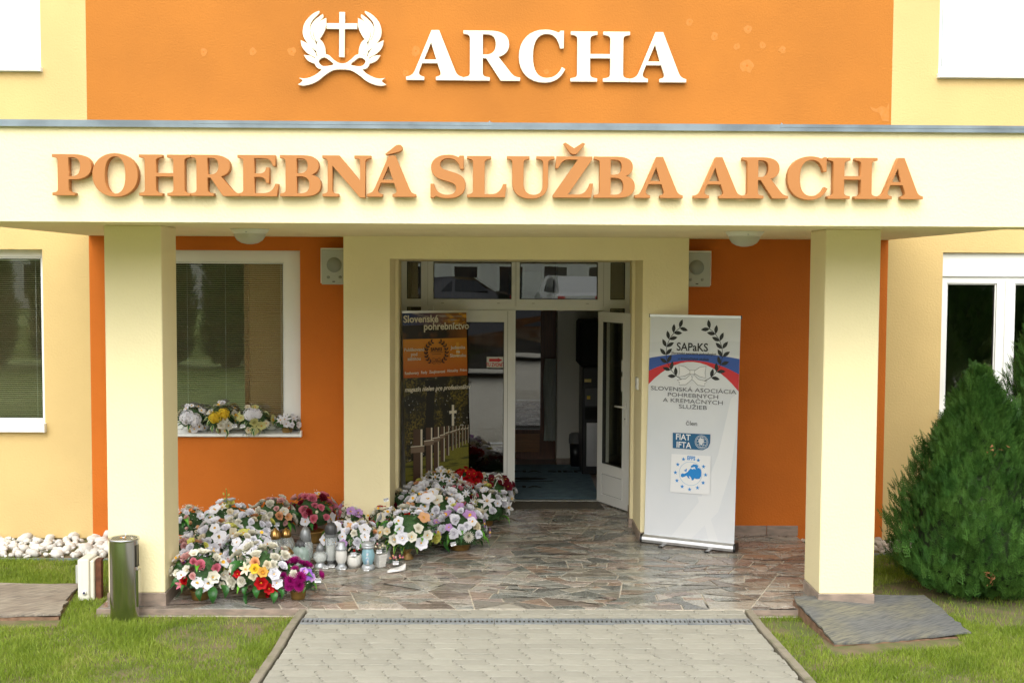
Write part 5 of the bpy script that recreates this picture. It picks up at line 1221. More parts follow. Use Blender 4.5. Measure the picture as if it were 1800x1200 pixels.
for i, x_ in enumerate((-15.4, -13.3, -11.5, -10.6, -8.6, -6.9, -5.9, 7.6, 9.4, 10.3, 12.4, 14.0)):
    h_ = random.uniform(.75, 1.15)
    if src is None:
        src = thuja('conifer', 'first dark conifer of the row mirrored in the ground floor windows', (x_, -20, ZG), 5.2, [(a, b*1.35) for a, b in pT], 2600, 15, ss=4.); src['group'] = 'conifers across the car park'
        me_ = [c for c in src.children if c.name.startswith('crown')][0].data; me_.transform(Matrix.Identity(4))
        src.scale = (1, 1, h_)
        V_ = None
    else:
        c_ = src.copy(); C.objects.link(c_); c_.location = (x_, -20+random.uniform(-.5, .5), ZG); c_.scale = (1, 1, h_); c_.rotation_euler = (0, 0, i*1.3)
        for ch in src.children: k_ = ch.copy(); C.objects.link(k_); k_.parent = c_
    (src if src and i == 0 else c_)['label'] = ['first', 'second', 'third', 'fourth', 'fifth', 'sixth', 'seventh', 'eighth', 'ninth', 'tenth', 'eleventh', 'twelfth', 'thirteenth'][i]+' dark conifer from the left in the row mirrored in the windows'
def car(label, x, y, rz, paint, L_=4.5, H_=1.45, W_=1.8, estate=False):
    t = thing('parked_car', label, 'car', (x, y, ZG+.02), rz); a = L_/2
    prof_ = [(-a, .35), (-a+.05, .75), (-a+.9, .92), (-a+1.5, H_-.06), (-a+2.2, H_), (a-(.55 if estate else 1.3), H_-.03), (a-(.15 if estate else .55), .98), (a-.03, .85), (a, .35), (a-.1, .22), (-a+.1, .22)]
    mb = MB(); n = len(prof_)
    def sec(y_, k): return [(px, y_*(1 if pz < .95 else k), pz) for px, pz in prof_]
    vs = sec(-W_/2, .80)+sec(W_/2, .80); mb.add(vs, [tuple(range(n)), tuple(range(n, 2*n))[::-1]]+[(i, n+i, n+(i+1) % n, (i+1) % n) for i in range(n)]); mb.build('body', paint, t)
    for s_ in (-1, 1):
        MB().add([(-a+1.0, s_*W_*.47, .97), (-a+1.55, s_*W_*.415, H_-.13), (.1, s_*W_*.41, H_-.10), (.1, s_*W_*.47, .97)], [(0, 1, 2, 3) if s_ < 0 else (3, 2, 1, 0)]).build('side_window', MATS['dark_pane'], t)
        MB().add([(.2, s_*W_*.47, .97), (.2, s_*W_*.41, H_-.10), (a-1.2, s_*W_*.415, H_-.13), (a-.75, s_*W_*.47, .98)], [(0, 1, 2, 3) if s_ < 0 else (3, 2, 1, 0)]).build('side_window', MATS['dark_pane'], t)
        for xx in (-a+.85, a-.85):
            w_ = ob('wheel', MB().lathe([(.20, -.10), (.31, -.10), (.32, -.06), (.32, .06), (.31, .10), (.20, .10)], 28).mesh('tyre', M_BLACK), t, (xx, s_*W_*.46, .30), rot=(R(90), 0, 0))
            MB().lathe([(0, -.085), (.19, -.105), (.20, .1), (0, .09)], 10, smooth=False).build('rim', M_ALU, w_)
        MB().bbox(-a-.01, -a+.12, s_*.62-.18, s_*.62+.18, .58, .72, .02).build('headlight', M_ALU, t); MB().bbox(a-.10, a+.01, s_*.66-.13, s_*.66+.13, .62, .85, .02).build('tail_light', M_RED, t)
    return t
car('glossy black estate car mirrored in the entrance door glass', .6, -14.6, .06, mat('black_car_paint', (.01, .01, .012), .15, spec=.8, coat=1), 5.2, 1.5, estate=True)
car('black hatchback on the bank mirrored in the left half of the transom glass', -1.6, -28.5, .08, MATS['black_car_paint'], 4.3, 1.5).location.z = .82
car('white estate car on the bank mirrored in the right half of the transom glass', 2.6, -29.5, 1.45, mat('white_car_paint', (.7, .7, .7), .2, coat=1), 4.6, 1.55, estate=True).location.z = .82

# ================================================================== FLOWERS
COL = dict(white=(.93, .92, .96), cream=(.88, .80, .60), pink=(.78, .24, .32), palepink=(.82, .50, .48), red=(.55, .008, .012), burg=(.20, .010, .025), peach=(.85, .48, .25), yellow=(.85, .62, .05), lemon=(.78, .76, .20), magenta=(.40, .012, .20), purple=(.36, .14, .62), lilac=(.62, .36, .70), ivory=(.86, .83, .72), gold=(.85, .50, .10), orange=(.85, .30, .05), olive=(.70, .68, .30))
def petal_mat(c):
    r = COL[c]; return mat('petal_'+c, r, .6, col2=[x*.86 for x in r], vscale=40, rnd=.09, transl=.35, spec=.2)
M_STAM = mat('stamen_yellow', (.75, .42, .02), .7); M_CDK = mat('flower_centre_brown', (.07, .03, .015), .8, var=.5, vscale=90)
M_LEAF = mat('artificial_leaf', (.035, .16, .022), .4, col2=(.02, .09, .018), vscale=12, rnd=.3, transl=.2); M_LEAF2 = mat('bright_leaf', (.12, .36, .03), .4, rnd=.2, transl=.25)
M_LMAR = mat('leaf_margin_cream', (.72, .74, .42), .5, transl=.2); M_LMARG = mat('leaf_margin_lime', (.42, .62, .06), .45, transl=.2)
M_FIR = mat('fir_needle', (.018, .055, .026), .6, rnd=.45, island=True); M_TWIG = mat('twig', (.10, .065, .035), .9)
M_POT = mat('gold_pot', (.36, .21, .055), .42, metal=.35, var=.15, vscale=12); M_FILL = mat('gypsophila', (.70, .72, .60), .8, rnd=.2, island=True)
def petal(mb, az, tilt, L, w, cup=.3, tip=.0, base=.0, mi=0, nz=0., ruffle=0.):
    """petal starting at the axis, leaning out by tilt from +z, as a 3x3 grid"""
    vs = []; ca, sa = math.cos(az), math.sin(az); n = 3
    for j in range(n+1):
        t = j/n; ang = tilt+tip*t*t; r_ = base+L*(math.sin(tilt)*t if tip == 0 else (math.sin(tilt+tip*t*.5)*t)); z = L*(math.cos(tilt+tip*t*.5)*t)
        wd = w*(.35+.95*math.sin(math.pi*min(1, t*.78+.12)))*(1 if j < n else .55)
        for i in (-1, 0, 1):
            o = i*wd/2; c_ = cup*w*(abs(i)*.5)+ruffle*random.uniform(-1, 1)*w
            rr = r_-c_*math.cos(tilt)*1.; zz_ = z+c_*math.sin(tilt)+nz
            vs.append((rr*ca-o*sa, rr*sa+o*ca, zz_))
    mb.add(vs, [(j*3+i, j*3+i+1, (j+1)*3+i+1, (j+1)*3+i) for j in range(n) for i in (0, 1)], mi, True)
BL_CACHE = {}
def blossom_mesh(kind, c, c2=None):
    key = (kind, c, c2)
    if key in BL_CACHE: return BL_CACHE[key]
    mb = MB(); random.seed(hash(kind) % 1 + len(kind)*7); mats = [petal_mat(c), M_STAM]
    G = 2.39996
    if kind == 'rose':
        for i in range(15):
            t = i/15; petal(mb, i*G, .12+1.15*t, .42+.42*t, .42+.40*t, cup=.55, tip=.35*t, nz=.05-.10*t)
        mb.lathe([(0, .40), (.08, .42), (.10, .2), (0, .1)], 7)
    elif kind == 'peony':
        for i in range(24):
            t = i/24; petal(mb, i*G, .1+1.25*t, .5+.4*t, .34+.3*t, cup=.3, tip=.2, ruffle=.10, nz=-.05*t)
    elif kind == 'lily':
        for i in range(6): petal(mb, i*math.pi/3, .72 if i % 2 else .85, 1.15, .36, cup=.45, tip=.75)
        for i in range(5): a = i*1.256; mb.tube([(0, 0, .05), (.16*math.cos(a), .16*math.sin(a), .62)], [.02, .045], 5, 1)
    elif kind == 'orchid':
        for i in range(5): petal(mb, i*2*math.pi/5+.3, 1.25, .95, .85 if i in (0, 2, 3) else .6, cup=.12, tip=.25, nz=.02*i)
        petal(mb, -1.2, .5, .45, .35, cup=.6, mi=1); mb.lathe([(.12, .05), (.09, .16), (0, .2)], 7, mi=1)
    elif kind == 'open':        # broad petals with yellow eye
        for i in range(6): petal(mb, i*math.pi/3, 1.0, .95, .78, cup=.35, tip=.25, nz=.02*(i % 2), ruffle=.04)
        for i in range(5): petal(mb, i*math.pi/2.5+.3, .6, .6, .5, cup=.4, ruffle=.04)
        mb.lathe([(.12, .08), (.11, .20), (.05, .25), (0, .26)], 9, mi=1)
    elif kind == 'mum':
        for k, (tl, n_, L) in enumerate(((1.35, 18, .95), (1.05, 17, .92), (.75, 14, .85), (.45, 10, .78), (.15, 5, .7))):
            for i in range(n_): petal(mb, i*2*math.pi/n_+k*.2, tl, L, .13, cup=.6, tip=-.25)
    elif kind == 'hydrangea':
        for i in range(46):
            z = 1-(i+.5)/46*1.15; rr = math.sqrt(max(0, 1-z*z)); th = i*G; nrm = Vector((rr*math.cos(th), rr*math.sin(th), z)); q = nrm.to_track_quat('Z', 'Y'); o = nrm*(.80+random.uniform(-.14, .20))
            for k in range(4):
                a = k*math.pi/2+th; pts = [Vector((0, 0, -.02)), Vector((.19*math.cos(a-.65), .19*math.sin(a-.65), .05)), Vector((.30*math.cos(a), .30*math.sin(a), .02)), Vector((.19*math.cos(a+.65), .19*math.sin(a+.65), .05))]
                mb.add([o+q @ p_ for p_ in pts], [(0, 1, 2, 3)], 0)
        mb.lathe([(.3, -.5), (.58, -.2), (.64, .15), (.52, .45), (.25, .62), (0, .66)], 12)
    elif kind == 'star':
        for i in range(7): petal(mb, i*2*math.pi/7, 1.2, 1.0, .28, cup=.3, tip=.2)
        for i in range(6): petal(mb, i*2*math.pi/6+.2, .8, .7, .2, cup=.3)
        mb.lathe([(.08, .05), (.07, .14), (0, .16)], 7, mi=1)
    elif kind == 'bud':
        mb.lathe([(0, -.2), (.28, .05), (.36, .35), (.25, .7), (.08, .95), (0, 1.0)], 9)
        for i in range(4): petal(mb, i*1.57, .35, .9, .5, cup=.6, tip=-.5)
    elif kind == 'ball':
        mb.lathe([(0, -.5), (.35, -.4), (.5, 0), (.38, .33), (0, .5)], 9)
    elif kind == 'cone':
        for k in range(5):
            for i in range(9): petal(mb, i*.698+k*.35, 1.2-k*.2, .8-k*.1, .2, cup=.2)
        mats = [M_CDK, M_CDK]
    me = mb.mesh('blossom', mats); BL_CACHE[key] = me; return me
KNAME = dict(rose='rose_blossom', peony='peony_blossom', lily='lily_blossom', orchid='orchid_blossom', open='anemone_blossom', mum='chrysanthemum_blossom', hydrangea='hydrangea_blossom', star='edelweiss_blossom', bud='bud', ball='berry', cone='dried_seed_head')
def leaf_mesh(kind):
    key = ('leaf', kind)
    if key in BL_CACHE: return BL_CACHE[key]
    mb = MB(); n = 6; L = 1.; w = .34 if kind != 'broad' else .46
    rows_ = []
    for j in range(n+1):
        t = j/n; wd = w*math.sin(math.pi*min(1, t**.8))*.5*(1.0 if kind != 'strap' else .8); x_ = math.sin(t*1.1)*L*.9; z = .25*math.sin(t*2.6)-.35*t*t
        rows_.append([(x_, -wd, z+wd*.5), (x_, -wd*.6, z+wd*.2), (x_, 0, z-.0), (x_, wd*.6, z+wd*.2), (x_, wd, z+wd*.5)])
    vs = [p for r_ in rows_ for p in r_]
    for j in range(n):
        for i in range(4): mb.add([], [], 0)
    o = 0
    fs0 = [(j*5+i, j*5+i+1, (j+1)*5+i+1, (j+1)*5+i) for j in range(n) for i in (1, 2)]; fs1 = [(j*5+i, j*5+i+1, (j+1)*5+i+1, (j+1)*5+i) for j in range(n) for i in (0, 3)]
    mb.v = vs; mb.f = fs0+fs1; mb.m = [0]*len(fs0)+[1]*len(fs1); mb.sm = [True]*len(mb.f)
    mats = {'plain': [M_LEAF, M_LEAF], 'broad': [M_LEAF, M_LEAF], 'bright': [M_LEAF2, M_LEAF2], 'strap': [M_LEAF, M_LMARG], 'varieg': [M_LEAF, M_LMAR]}[kind]
    me = mb.mesh('leaf', mats); BL_CACHE[key] = me; return me
def fir_mesh(Rr, seed, n=16, zc=0., drop=.25):
    """needled twigs radiating from the centre"""
    random.seed(seed); mb = MB()
    for k in range(n):
        a = k*2.4+random.uniform(-.3, .3); el = random.uniform(-drop, .75); d = Vector((math.cos(a)*math.cos(el), math.sin(a)*math.cos(el), math.sin(el))); L = Rr*random.uniform(.8, 1.08)
        s = d.cross(Vector((0, 0, 1))).normalized(); u = s.cross(d); m = 20
        for i in range(m):
            t = (.25+.75*i/m); p = d*L*t+Vector((0, 0, -.25*L*t*t+zc)); nl = Rr*.17*(1.1-.5*t)
            for q in range(3):
                ph = q*2.1+i*.9; dr_ = (d*.75+s*math.cos(ph)+u*math.sin(ph)).normalized(); w_ = s.cross(dr_).normalized()*.0011 if abs(s.dot(dr_)) < .95 else u*.0011
                e_ = p+dr_*nl; mb.add([p-w_, p+w_, e_], [(0, 1, 2)])
    return mb.mesh('greenery', M_FIR)
FIRS = {}
def fir(Rr, drop=.25):
    k = (round(Rr, 2), random.randint(0, 2), drop)
    st = random.getstate()
    if k not in FIRS: FIRS[k] = fir_mesh(max(.05, k[0]), k[1], drop=drop)
    random.setstate(st); return FIRS[k]
M_MOSS = mat('foliage_base', (.020, .060, .015), .7, col2=(.05, .12, .03), vscale=30, rnd=.3, island=True)
def base_mesh(seed):
    key = ('base', seed)
    if key in BL_CACHE: return BL_CACHE[key]
    st = random.getstate(); random.seed(seed); mb = MB(); mb.lathe([(.55, -.45), (.70, -.30), (.74, .0), (.62, .38), (.36, .62), (0, .72)], 12)
    for i in range(260):
        z = random.uniform(-.5, 1); a = random.uniform(0, 6.283); rr = math.sqrt(max(0, 1-z*z)); n_ = Vector((rr*math.cos(a), rr*math.sin(a), z)); p = n_*random.uniform(.72, .95); p.z *= .85
        d = (n_*.6+Vector((random.gauss(0, .6), random.gauss(0, .6), random.gauss(0, .5)))).normalized(); w = d.cross(n_).normalized() if abs(d.dot(n_)) < .98 else Vector((1, 0, 0)); L_ = random.uniform(.12, .24); w_ = L_*.22
        mb.add([p, p+d*L_*.5+w*w_, p+d*L_, p+d*L_*.5-w*w_], [(0, 1, 2, 3)])
    me = mb.mesh('foliage', M_MOSS); BL_CACHE[key] = me; random.setstate(st); return me
POTS = {}
def pot_mesh(r_, h, urn=False):
    k = (round(r_, 3), round(h, 3), urn)
    if k not in POTS:
        mb = MB()
        if urn: mb.lathe([(0, 0), (r_*.8, 0), (r_*.82, h*.10), (r_*.62, h*.16), (r_*.66, h*.24), (r_*.42, h*.34), (r_*.45, h*.48), (r_*.85, h*.72), (r_*1.0, h), (r_*.9, h), (r_*.8, h*.8), (0, h*.8)], 22)
        else: mb.lathe([(0, 0), (r_*.80, 0), (r_*.83, h*.25), (r_*.85, h*.27), (r_*.95, h*.85), (r_*1.02, h*.87), (r_*1.02, h), (r_*.94, h), (r_*.9, h*.8), (0, h*.8)], 22)
        POTS[k] = mb.mesh('pot', M_POT)
    return POTS[k]
def tag_mesh():
    if 'tag' in BL_CACHE: return BL_CACHE['tag']
    mb = MB().box(-.022, .022, -.001, .001, -.015, .015, 0); mb.box(-.020, .020, -.0016, -.0011, -.001, .0125, 1)
    for i in range(6): mb.box(-.016+i*.0055, -.013+i*.0055, -.0020, -.0017, .002, .009, 0)
    for i in range(2): mb.box(-.016, .010-i*.006, -.0016, -.0011, -.006-i*.0045, -.0045-i*.0045, 1)
    BL_CACHE['tag'] = mb.mesh('price_tag', [mat('label_white', (.80, .80, .80), .5), M_BLACK]); return BL_CACHE['tag']
UP = Vector((0, 0, 1))
def put(root, me, name, p, d, s, spin=None, sz=None):
    """p in root space, blossom axis along d"""
    q = Vector(d).normalized().to_track_quat('Z', 'Y').to_matrix().to_4x4() @ Matrix.Rotation(random.uniform(0, 6.3) if spin is None else spin, 4, 'Z')
    o = D.objects.new(name, me); C.objects.link(o); o.parent = root; o.matrix_local = Matrix.Translation(p) @ q @ Matrix.Diagonal((s, s, s if sz is None else sz, 1)); return o
def put_leaf(root, kind, p, az, droop, s, roll=0.):
    o = D.objects.new('leaf', leaf_mesh(kind)); C.objects.link(o); o.parent = root
    o.matrix_local = Matrix.Translation(p) @ Matrix.Rotation(az, 4, 'Z') @ Matrix.Rotation(droop, 4, 'Y') @ Matrix.Rotation(roll, 4, 'X') @ Matrix.Scale(s, 4); return o
def filler(root, Rr, zc, n, m=None):
    mb = MB()
    for i in range(n):
        a, e_ = random.uniform(0, 6.28), random.uniform(-.1, 1.5); r_ = Rr*random.uniform(.85, 1.08); c = Vector((math.cos(a)*math.cos(e_)*r_, math.sin(a)*math.cos(e_)*r_, math.sin(e_)*r_*.9+zc)); s = .0055
        mb.add([c+Vector((s, 0, 0)), c+Vector((-s*.5, s, 0)), c+Vector((-s*.5, -s, 0)), c+Vector((0, 0, s))], [(0, 1, 3), (1, 2, 3), (2, 0, 3), (0, 2, 1)])
    return ob('filler_sprigs', mb.mesh('filler_sprigs', m or M_FILL), root, kind='stuff')
def to_cam(P_): return (CO-P_).normalized()
def arrange(name, label, cat, px, py, gy, rp, pal, seed, size=.30, n=12, pot=None, leaves=(('plain', 5),), spots=(), fill=30, tags=(), zfloor=0., Y=None, squash=.85, drop=.25, group='artificial flower arrangements displayed on the porch floor', az0=None, fircone=True):
    """px,py: centre of the blossoms in the photograph; gy: photo row where the thing touches the ground; rp: radius in photo pixels"""
    random.seed(seed)
    if Y is None: g_ = gr(px, gy, zfloor); Y = g_.y+rp*sc_at(g_)*.75
    ce = at(px, py, Y); rad = rp*1.18*sc_at(ce); size *= 1.04; n = int(n*2.5)+4; gx_, gy_ = ce.x, ce.y
    t = thing(name, label, cat, (gx_, gy_, zfloor), 0, group); zc = ce.z-zfloor
    C0 = Vector((0, 0, zc))
    pr_, ph_ = (pot[:2] if pot else (rad*.45, max(.03, zc*.42)))
    ph_ = max(.03, min(ph_, zc*.7)) if pot is None or len(pot) < 3 else pot[1]
    ob('pot', pot_mesh(pr_, ph_, bool(pot and len(pot) > 2)), t)
    if fircone:
        f_ = ob('greenery', fir(rad*1.02, drop), t, (0, 0, zc-rad*.12)); f_.rotation_euler = (0, 0, random.uniform(0, 6))
    fb = ob('foliage', base_mesh(seed % 4), t, (0, 0, zc)); fb.scale = (rad*.96, rad*.96, rad*squash)
    if zc-rad*squash*.5 < 0: fb.scale.z = zc/.5*.95
    def surf(px_, py_):
        d = ray(px_, py_); o = CO-Vector((gx_, gy_, zfloor))-C0; k = Matrix.Diagonal((1, 1, 1/squash)); o2 = k @ o; d2 = k @ d; a = d2.dot(d2); b = 2*o2.dot(d2); c = o2.dot(o2)-(rad*.97)**2; q = b*b-4*a*c
        tt = (-b-math.sqrt(q))/(2*a) if q > 0 else -b/(2*a); p = o+d*tt; return p+C0, (Vector((p.x, p.y, p.z/squash**2))).normalized()
    used = []
    for sp in spots:
        px_, py_, kind, col, s_ = sp[:5]; p, nn = surf(px_, py_); vd = to_cam(Vector((gx_, gy_, zfloor))+p)
        dd_ = (nn*.55+vd*.65+Vector((0, 0, .1))).normalized() if len(sp) < 6 else Vector(sp[5])
        s_m = s_*.98*sc_at(Vector((gx_, gy_, .2))); put(t, blossom_mesh(kind, col), KNAME[kind], p-dd_*s_m*.35, dd_, s_m); used.append((p, s_m))
    G = 2.39996; cnt = 0; tot = [k for k in pal for _ in range(k[2] if len(k) > 2 else 1)]
    for i in range(n*3):
        if cnt >= n: break
        z = 1-(i+.5)/(n*3)*1.12; z = 1-((i*7) % (n*3)+.5)/(n*3)*1.12; th = i*G+seed; rr = math.sqrt(max(0, 1-z*z)); nn = Vector((rr*math.cos(th), rr*math.sin(th), z))
        p = C0+Vector((nn.x*rad, nn.y*rad, nn.z*rad*squash))*random.uniform(.82, 1.08); kind, col = random.choice(tot)[:2]; kind = random.choice(('open', 'peony', 'rose', 'orchid')) if kind == 'open' else kind; col = random.choice(('white', 'ivory', 'palepink', 'peach', 'lemon', 'cream')) if (col == 'white' and random.random() < .27) else col; s_ = rad*size*.92*random.uniform(.72, 1.28)*(.6 if kind in ('bud', 'ball') else 1)
        if nn.y > .75: continue
        if any((p-q).length < (s_+r2)*.54 for q, r2 in used): continue
        used.append((p, s_)); dd_ = (nn+Vector((random.gauss(0, .2), random.gauss(0, .2)-.15, random.gauss(0, .15)+.1))).normalized()
        put(t, blossom_mesh(kind, col), KNAME[kind], p-dd_*s_*.25, dd_, s_); cnt += 1
    for kind, c_ in tuple(leaves)+((('bright', 3), ('plain', 3)) if zfloor == 0 else ()):
        for k in range(c_):
            a = k*2*math.pi/c_+random.uniform(-.4, .4)+seed; put_leaf(t, kind, (math.cos(a)*rad*.45, math.sin(a)*rad*.45, zc-rad*random.uniform(-.35, .45)), a, random.uniform(-.3, .5), rad*random.uniform(.6, .85), random.gauss(0, .3))
    if fill: filler(t, rad, zc, fill)
    for px_, py_ in tags:
        p, nn = surf(px_, py_); o = ob('price_tag', tag_mesh(), t); o.matrix_local = Matrix.Translation(p+nn*.02+Vector((0, -.03, 0))) @ Matrix.Rotation(random.uniform(-.3, .3), 4, 'Z') @ Matrix.Rotation(random.uniform(-.4, -.1), 4, 'X') @ Matrix.Rotation(random.uniform(-.25, .25), 4, 'Y')
    return t, C0, rad, surf
FA = 'flower arrangement'
arrange('flower_arrangement', 'pink ranunculus and red striped lily arrangement with large dark leaves, nearest the left column', FA, 352, 1008, 1060, 43, [('orchid', 'white', 2), ('rose', 'palepink', 1), ('open', 'ivory', 1)], 1, .30, 6, (.075, .07), (('plain', 4),),
        [(337, 1000, 'cone', 'white', 9), (352, 992, 'rose', 'pink', 15), (381, 997, 'rose', 'pink', 13), (323, 1020, 'rose', 'red', 11), (318, 1026, 'lily', 'pink', 11), (375, 1014, 'open', 'ivory', 15), (347, 1023, 'orchid', 'white', 12), (365, 1025, 'orchid', 'white', 12), (358, 1033, 'orchid', 'white', 9), (318, 1010, 'orchid', 'white', 10), (338, 1012, 'rose', 'palepink', 10), (390, 1027, 'open', 'ivory', 8), (340, 986, 'rose', 'pink', 11)], 20, drop=.5)
t1, c1, r1, _s = arrange('flower_arrangement', 'cream rose and red amaryllis arrangement with peach flowers in the middle of the front row', FA, 463, 1008, 1057, 52, [('peony', 'ivory', 2), ('open', 'white', 1)], 2, .24, 8, (.085, .06), (('plain', 5),),
        [(424, 1021, 'rose', 'ivory', 14), (448, 999, 'open', 'yellow', 12), (462, 1005, 'open', 'gold', 12), (482, 1008, 'open', 'white', 14), (487, 1024, 'open', 'white', 13), (459, 1024, 'open', 'red', 15), (473, 1034, 'open', 'red', 12), (480, 1041, 'open', 'red', 10), (470, 1046, 'rose', 'red', 6), (445, 1012, 'peony', 'cream', 11), (432, 1000, 'lily', 'cream', 12), (404, 1014, 'open', 'red', 10), (417, 1008, 'open', 'red', 9), (440, 1032, 'cone', 'white', 8), (448, 986, 'peony', 'peach', 12), (470, 992, 'peony', 'cream', 11)], 20, drop=.6)
arrange('flower_arrangement', 'magenta chrysanthemum and purple orchid arrangement at the right end of the front row', FA, 524, 1018, 1058, 34, [('mum', 'magenta', 1)], 3, .3, 4, (.062, .072), (('bright', 2),),
        [(510, 1020, 'mum', 'magenta', 14), (528, 1014, 'mum', 'magenta', 14), (526, 1029, 'mum', 'magenta', 13), (508, 1030, 'mum', 'magenta', 11), (516, 1008, 'peony', 'ivory', 11), (540, 1008, 'orchid', 'purple', 13), (548, 1014, 'orchid', 'lilac', 9), (534, 1003, 'orchid', 'lilac', 9)], 12, tags=((556, 1018),), drop=.5)
for k, (az, L_) in enumerate(((-1.7, .17), (-1.35, .20), (-1.1, .15))):
    pass
arrange('flower_arrangement', 'violet orchid and pale pink rose arrangement behind the pink ranunculus one', FA, 332, 975, 1032, 31, [('orchid', 'lilac', 1), ('open', 'white', 3), ('rose', 'palepink', 1)], 4, .30, 8, None, (('plain', 4),), [(336, 980, 'orchid', 'purple', 14), (322, 985, 'orchid', 'magenta', 10), (324, 958, 'rose', 'palepink', 11), (354, 978, 'open', 'white', 10), (372, 982, 'ball', 'white', 6)], 25, tags=((322, 994),))
arrange('flower_arrangement', 'salmon tulip bud arrangement with frosted sprigs against the left column', FA, 332, 922, 975, 32, [('open', 'white', 3), ('peony', 'ivory', 1)], 5, .27, 9, None, (('plain', 4),), [(334, 918, 'bud', 'peach', 11), (348, 926, 'bud', 'peach', 11), (328, 928, 'bud', 'palepink', 9), (330, 943, 'open', 'white', 11), (346, 946, 'open', 'white', 10), (352, 906, 'open', 'white', 9), (328, 910, 'rose', 'palepink', 9)], 120, tags=((330, 934),))
ty, cy_, ry, sy_ = arrange('flower_arrangement', 'tall white arrangement with a yellow gladiolus spike rising against the orange wall', FA, 402, 917, 975, 38, [('open', 'white', 4), ('lily', 'ivory', 1)], 6, .26, 11, None, (('bright', 4), ('plain', 3)), [(392, 920, 'bud', 'lemon', 10), (427, 905, 'open', 'lemon', 9), (415, 902, 'open', 'white', 9), (381, 918, 'orchid', 'white', 13), (402, 910, 'open', 'white', 10)], 45)
Yg = ty.location.y; st_ = MB(); st_.tube([at(398, 900, Yg)-ty.location, at(399, 880, Yg)-ty.location, at(398, 858, Yg)-ty.location], [.004, .004, .002], 6); st_.build('flower_stem', M_LEAF2, ty)
for px_, py_, kk, s_ in ((396, 891, 'open', 10), (405, 884, 'open', 9), (394, 878, 'bud', 6), (402, 871, 'bud', 5.5), (394, 869, 'bud', 5), (398, 860, 'bud', 3)):
    put(ty, blossom_mesh(kk, 'lemon'), KNAME[kk], at(px_, py_, Yg-.01)-ty.location, (random.uniform(-.4, .4), -.5, .8), s_*sc_at(at(px_, py_, Yg)))
arrange('flower_arrangement', 'dense white rose arrangement in the middle of the left group', FA, 385, 955, 1012, 42, [('rose', 'white', 3), ('open', 'white', 3), ('orchid', 'white', 1)], 7, .27, 14, None, (('bright', 4), ('plain', 4)), [(395, 956, 'rose', 'white', 13), (376, 964, 'open', 'white', 14), (364, 952, 'rose', 'white', 13), (398, 967, 'open', 'white', 8)], 30)
arrange('flower_arrangement', 'white rose arrangement with brown-eyed blooms behind the gold capped lanterns', FA, 438, 935, 990, 38, [('rose', 'white', 3), ('open', 'white', 2), ('peony', 'ivory', 1)], 8, .28, 12, None, (('plain', 6),), [(424, 936, 'cone', 'white', 6), (421, 928, 'rose', 'ivory', 12), (440, 930, 'rose', 'white', 12), (452, 940, 'open', 'white', 10)], 25)
arrange('flower_arrangement', 'white arrangement of daisies and round green leaves left of the small dark lantern', FA, 432, 972, 1022, 40, [('open', 'white', 4), ('orchid', 'white', 2), ('peony', 'white', 1)], 9, .26, 13, None, (('bright', 5), ('broad', 3)), [(450, 966, 'open', 'white', 11), (415, 966, 'open', 'white', 9), (405, 985, 'open', 'white', 12), (392, 988, 'orchid', 'white', 10)], 25)
arrange('flower_arrangement', 'peach and cream rose dome under the left wall window', FA, 481, 910, 966, 37, [('rose', 'palepink', 2), ('rose', 'ivory', 3), ('open', 'peach', 1)], 10, .25, 16, None, (('plain', 5),), [(491, 906, 'rose', 'peach', 12), (474, 905, 'rose', 'ivory', 11), (499, 898, 'open', 'ivory', 10), (486, 893, 'rose', 'palepink', 8), (507, 908, 'open', 'peach', 9), (476, 916, 'bud', 'peach', 8), (464, 903, 'rose', 'ivory', 10)], 15, tags=((487, 919),))
arrange('flower_arrangement', 'dusky pink rose and dark red bloom dome beside the peach one', FA, 549, 903, 958, 38, [('rose', 'pink', 3), ('rose', 'burg', 2), ('rose', 'palepink', 2), ('orchid', 'white', 1)], 11, .26, 16, None, (('plain', 6),), [(536, 904, 'rose', 'pink', 10), (551, 911, 'rose', 'pink', 12), (543, 899, 'peony', 'burg', 9), (553, 887, 'rose', 'pink', 9), (557, 899, 'ball', 'cream', 6), (536, 916, 'orchid', 'white', 10), (553, 925, 'rose', 'burg', 9)], 15)
arrange('flower_arrangement', 'pale arrangement of lilac orchids behind the tall dark lantern', FA, 604, 950, 990, 34, [('orchid', 'white', 3), ('open', 'white', 2), ('orchid', 'lilac', 1)], 12, .28, 11, None, (('bright', 4), ('plain', 3)), [(612, 919, 'orchid', 'white', 10), (606, 933, 'orchid', 'white', 9), (603, 955, 'orchid', 'lilac', 9)], 25)
arrange('flower_arrangement', 'white rose cluster behind the blue statue lantern', FA, 634, 946, 992, 29, [('rose', 'white', 3), ('orchid', 'white', 1)], 13, .33, 9, None, (('bright', 3),), [(628, 953, 'rose', 'white', 13), (642, 943, 'orchid', 'white', 10), (622, 936, 'peony', 'ivory', 9)], 15)
arrange('flower_arrangement', 'lilac and white grave piece with a frosted wooden frame by the cream pillar', FA, 620, 903, 950, 23, [('orchid', 'lilac', 2), ('peony', 'ivory', 2)], 14, .34, 7, None, (('plain', 4),), [(617, 898, 'orchid', 'lilac', 10), (630, 901, 'orchid', 'lilac', 9)], 80, tags=((620, 881),))
arrange('flower_arrangement', 'cream orchid piece with a wooden star in front of the cream pillar', FA, 676, 915, 962, 25, [('orchid', 'cream', 3), ('peony', 'ivory', 1), ('rose', 'red', 1)], 15, .34, 8, None, (('plain', 5),), [(670, 908, 'orchid', 'cream', 10), (682, 913, 'rose', 'red', 6), (677, 891, 'rose', 'red', 5)], 40, tags=((679, 881),))
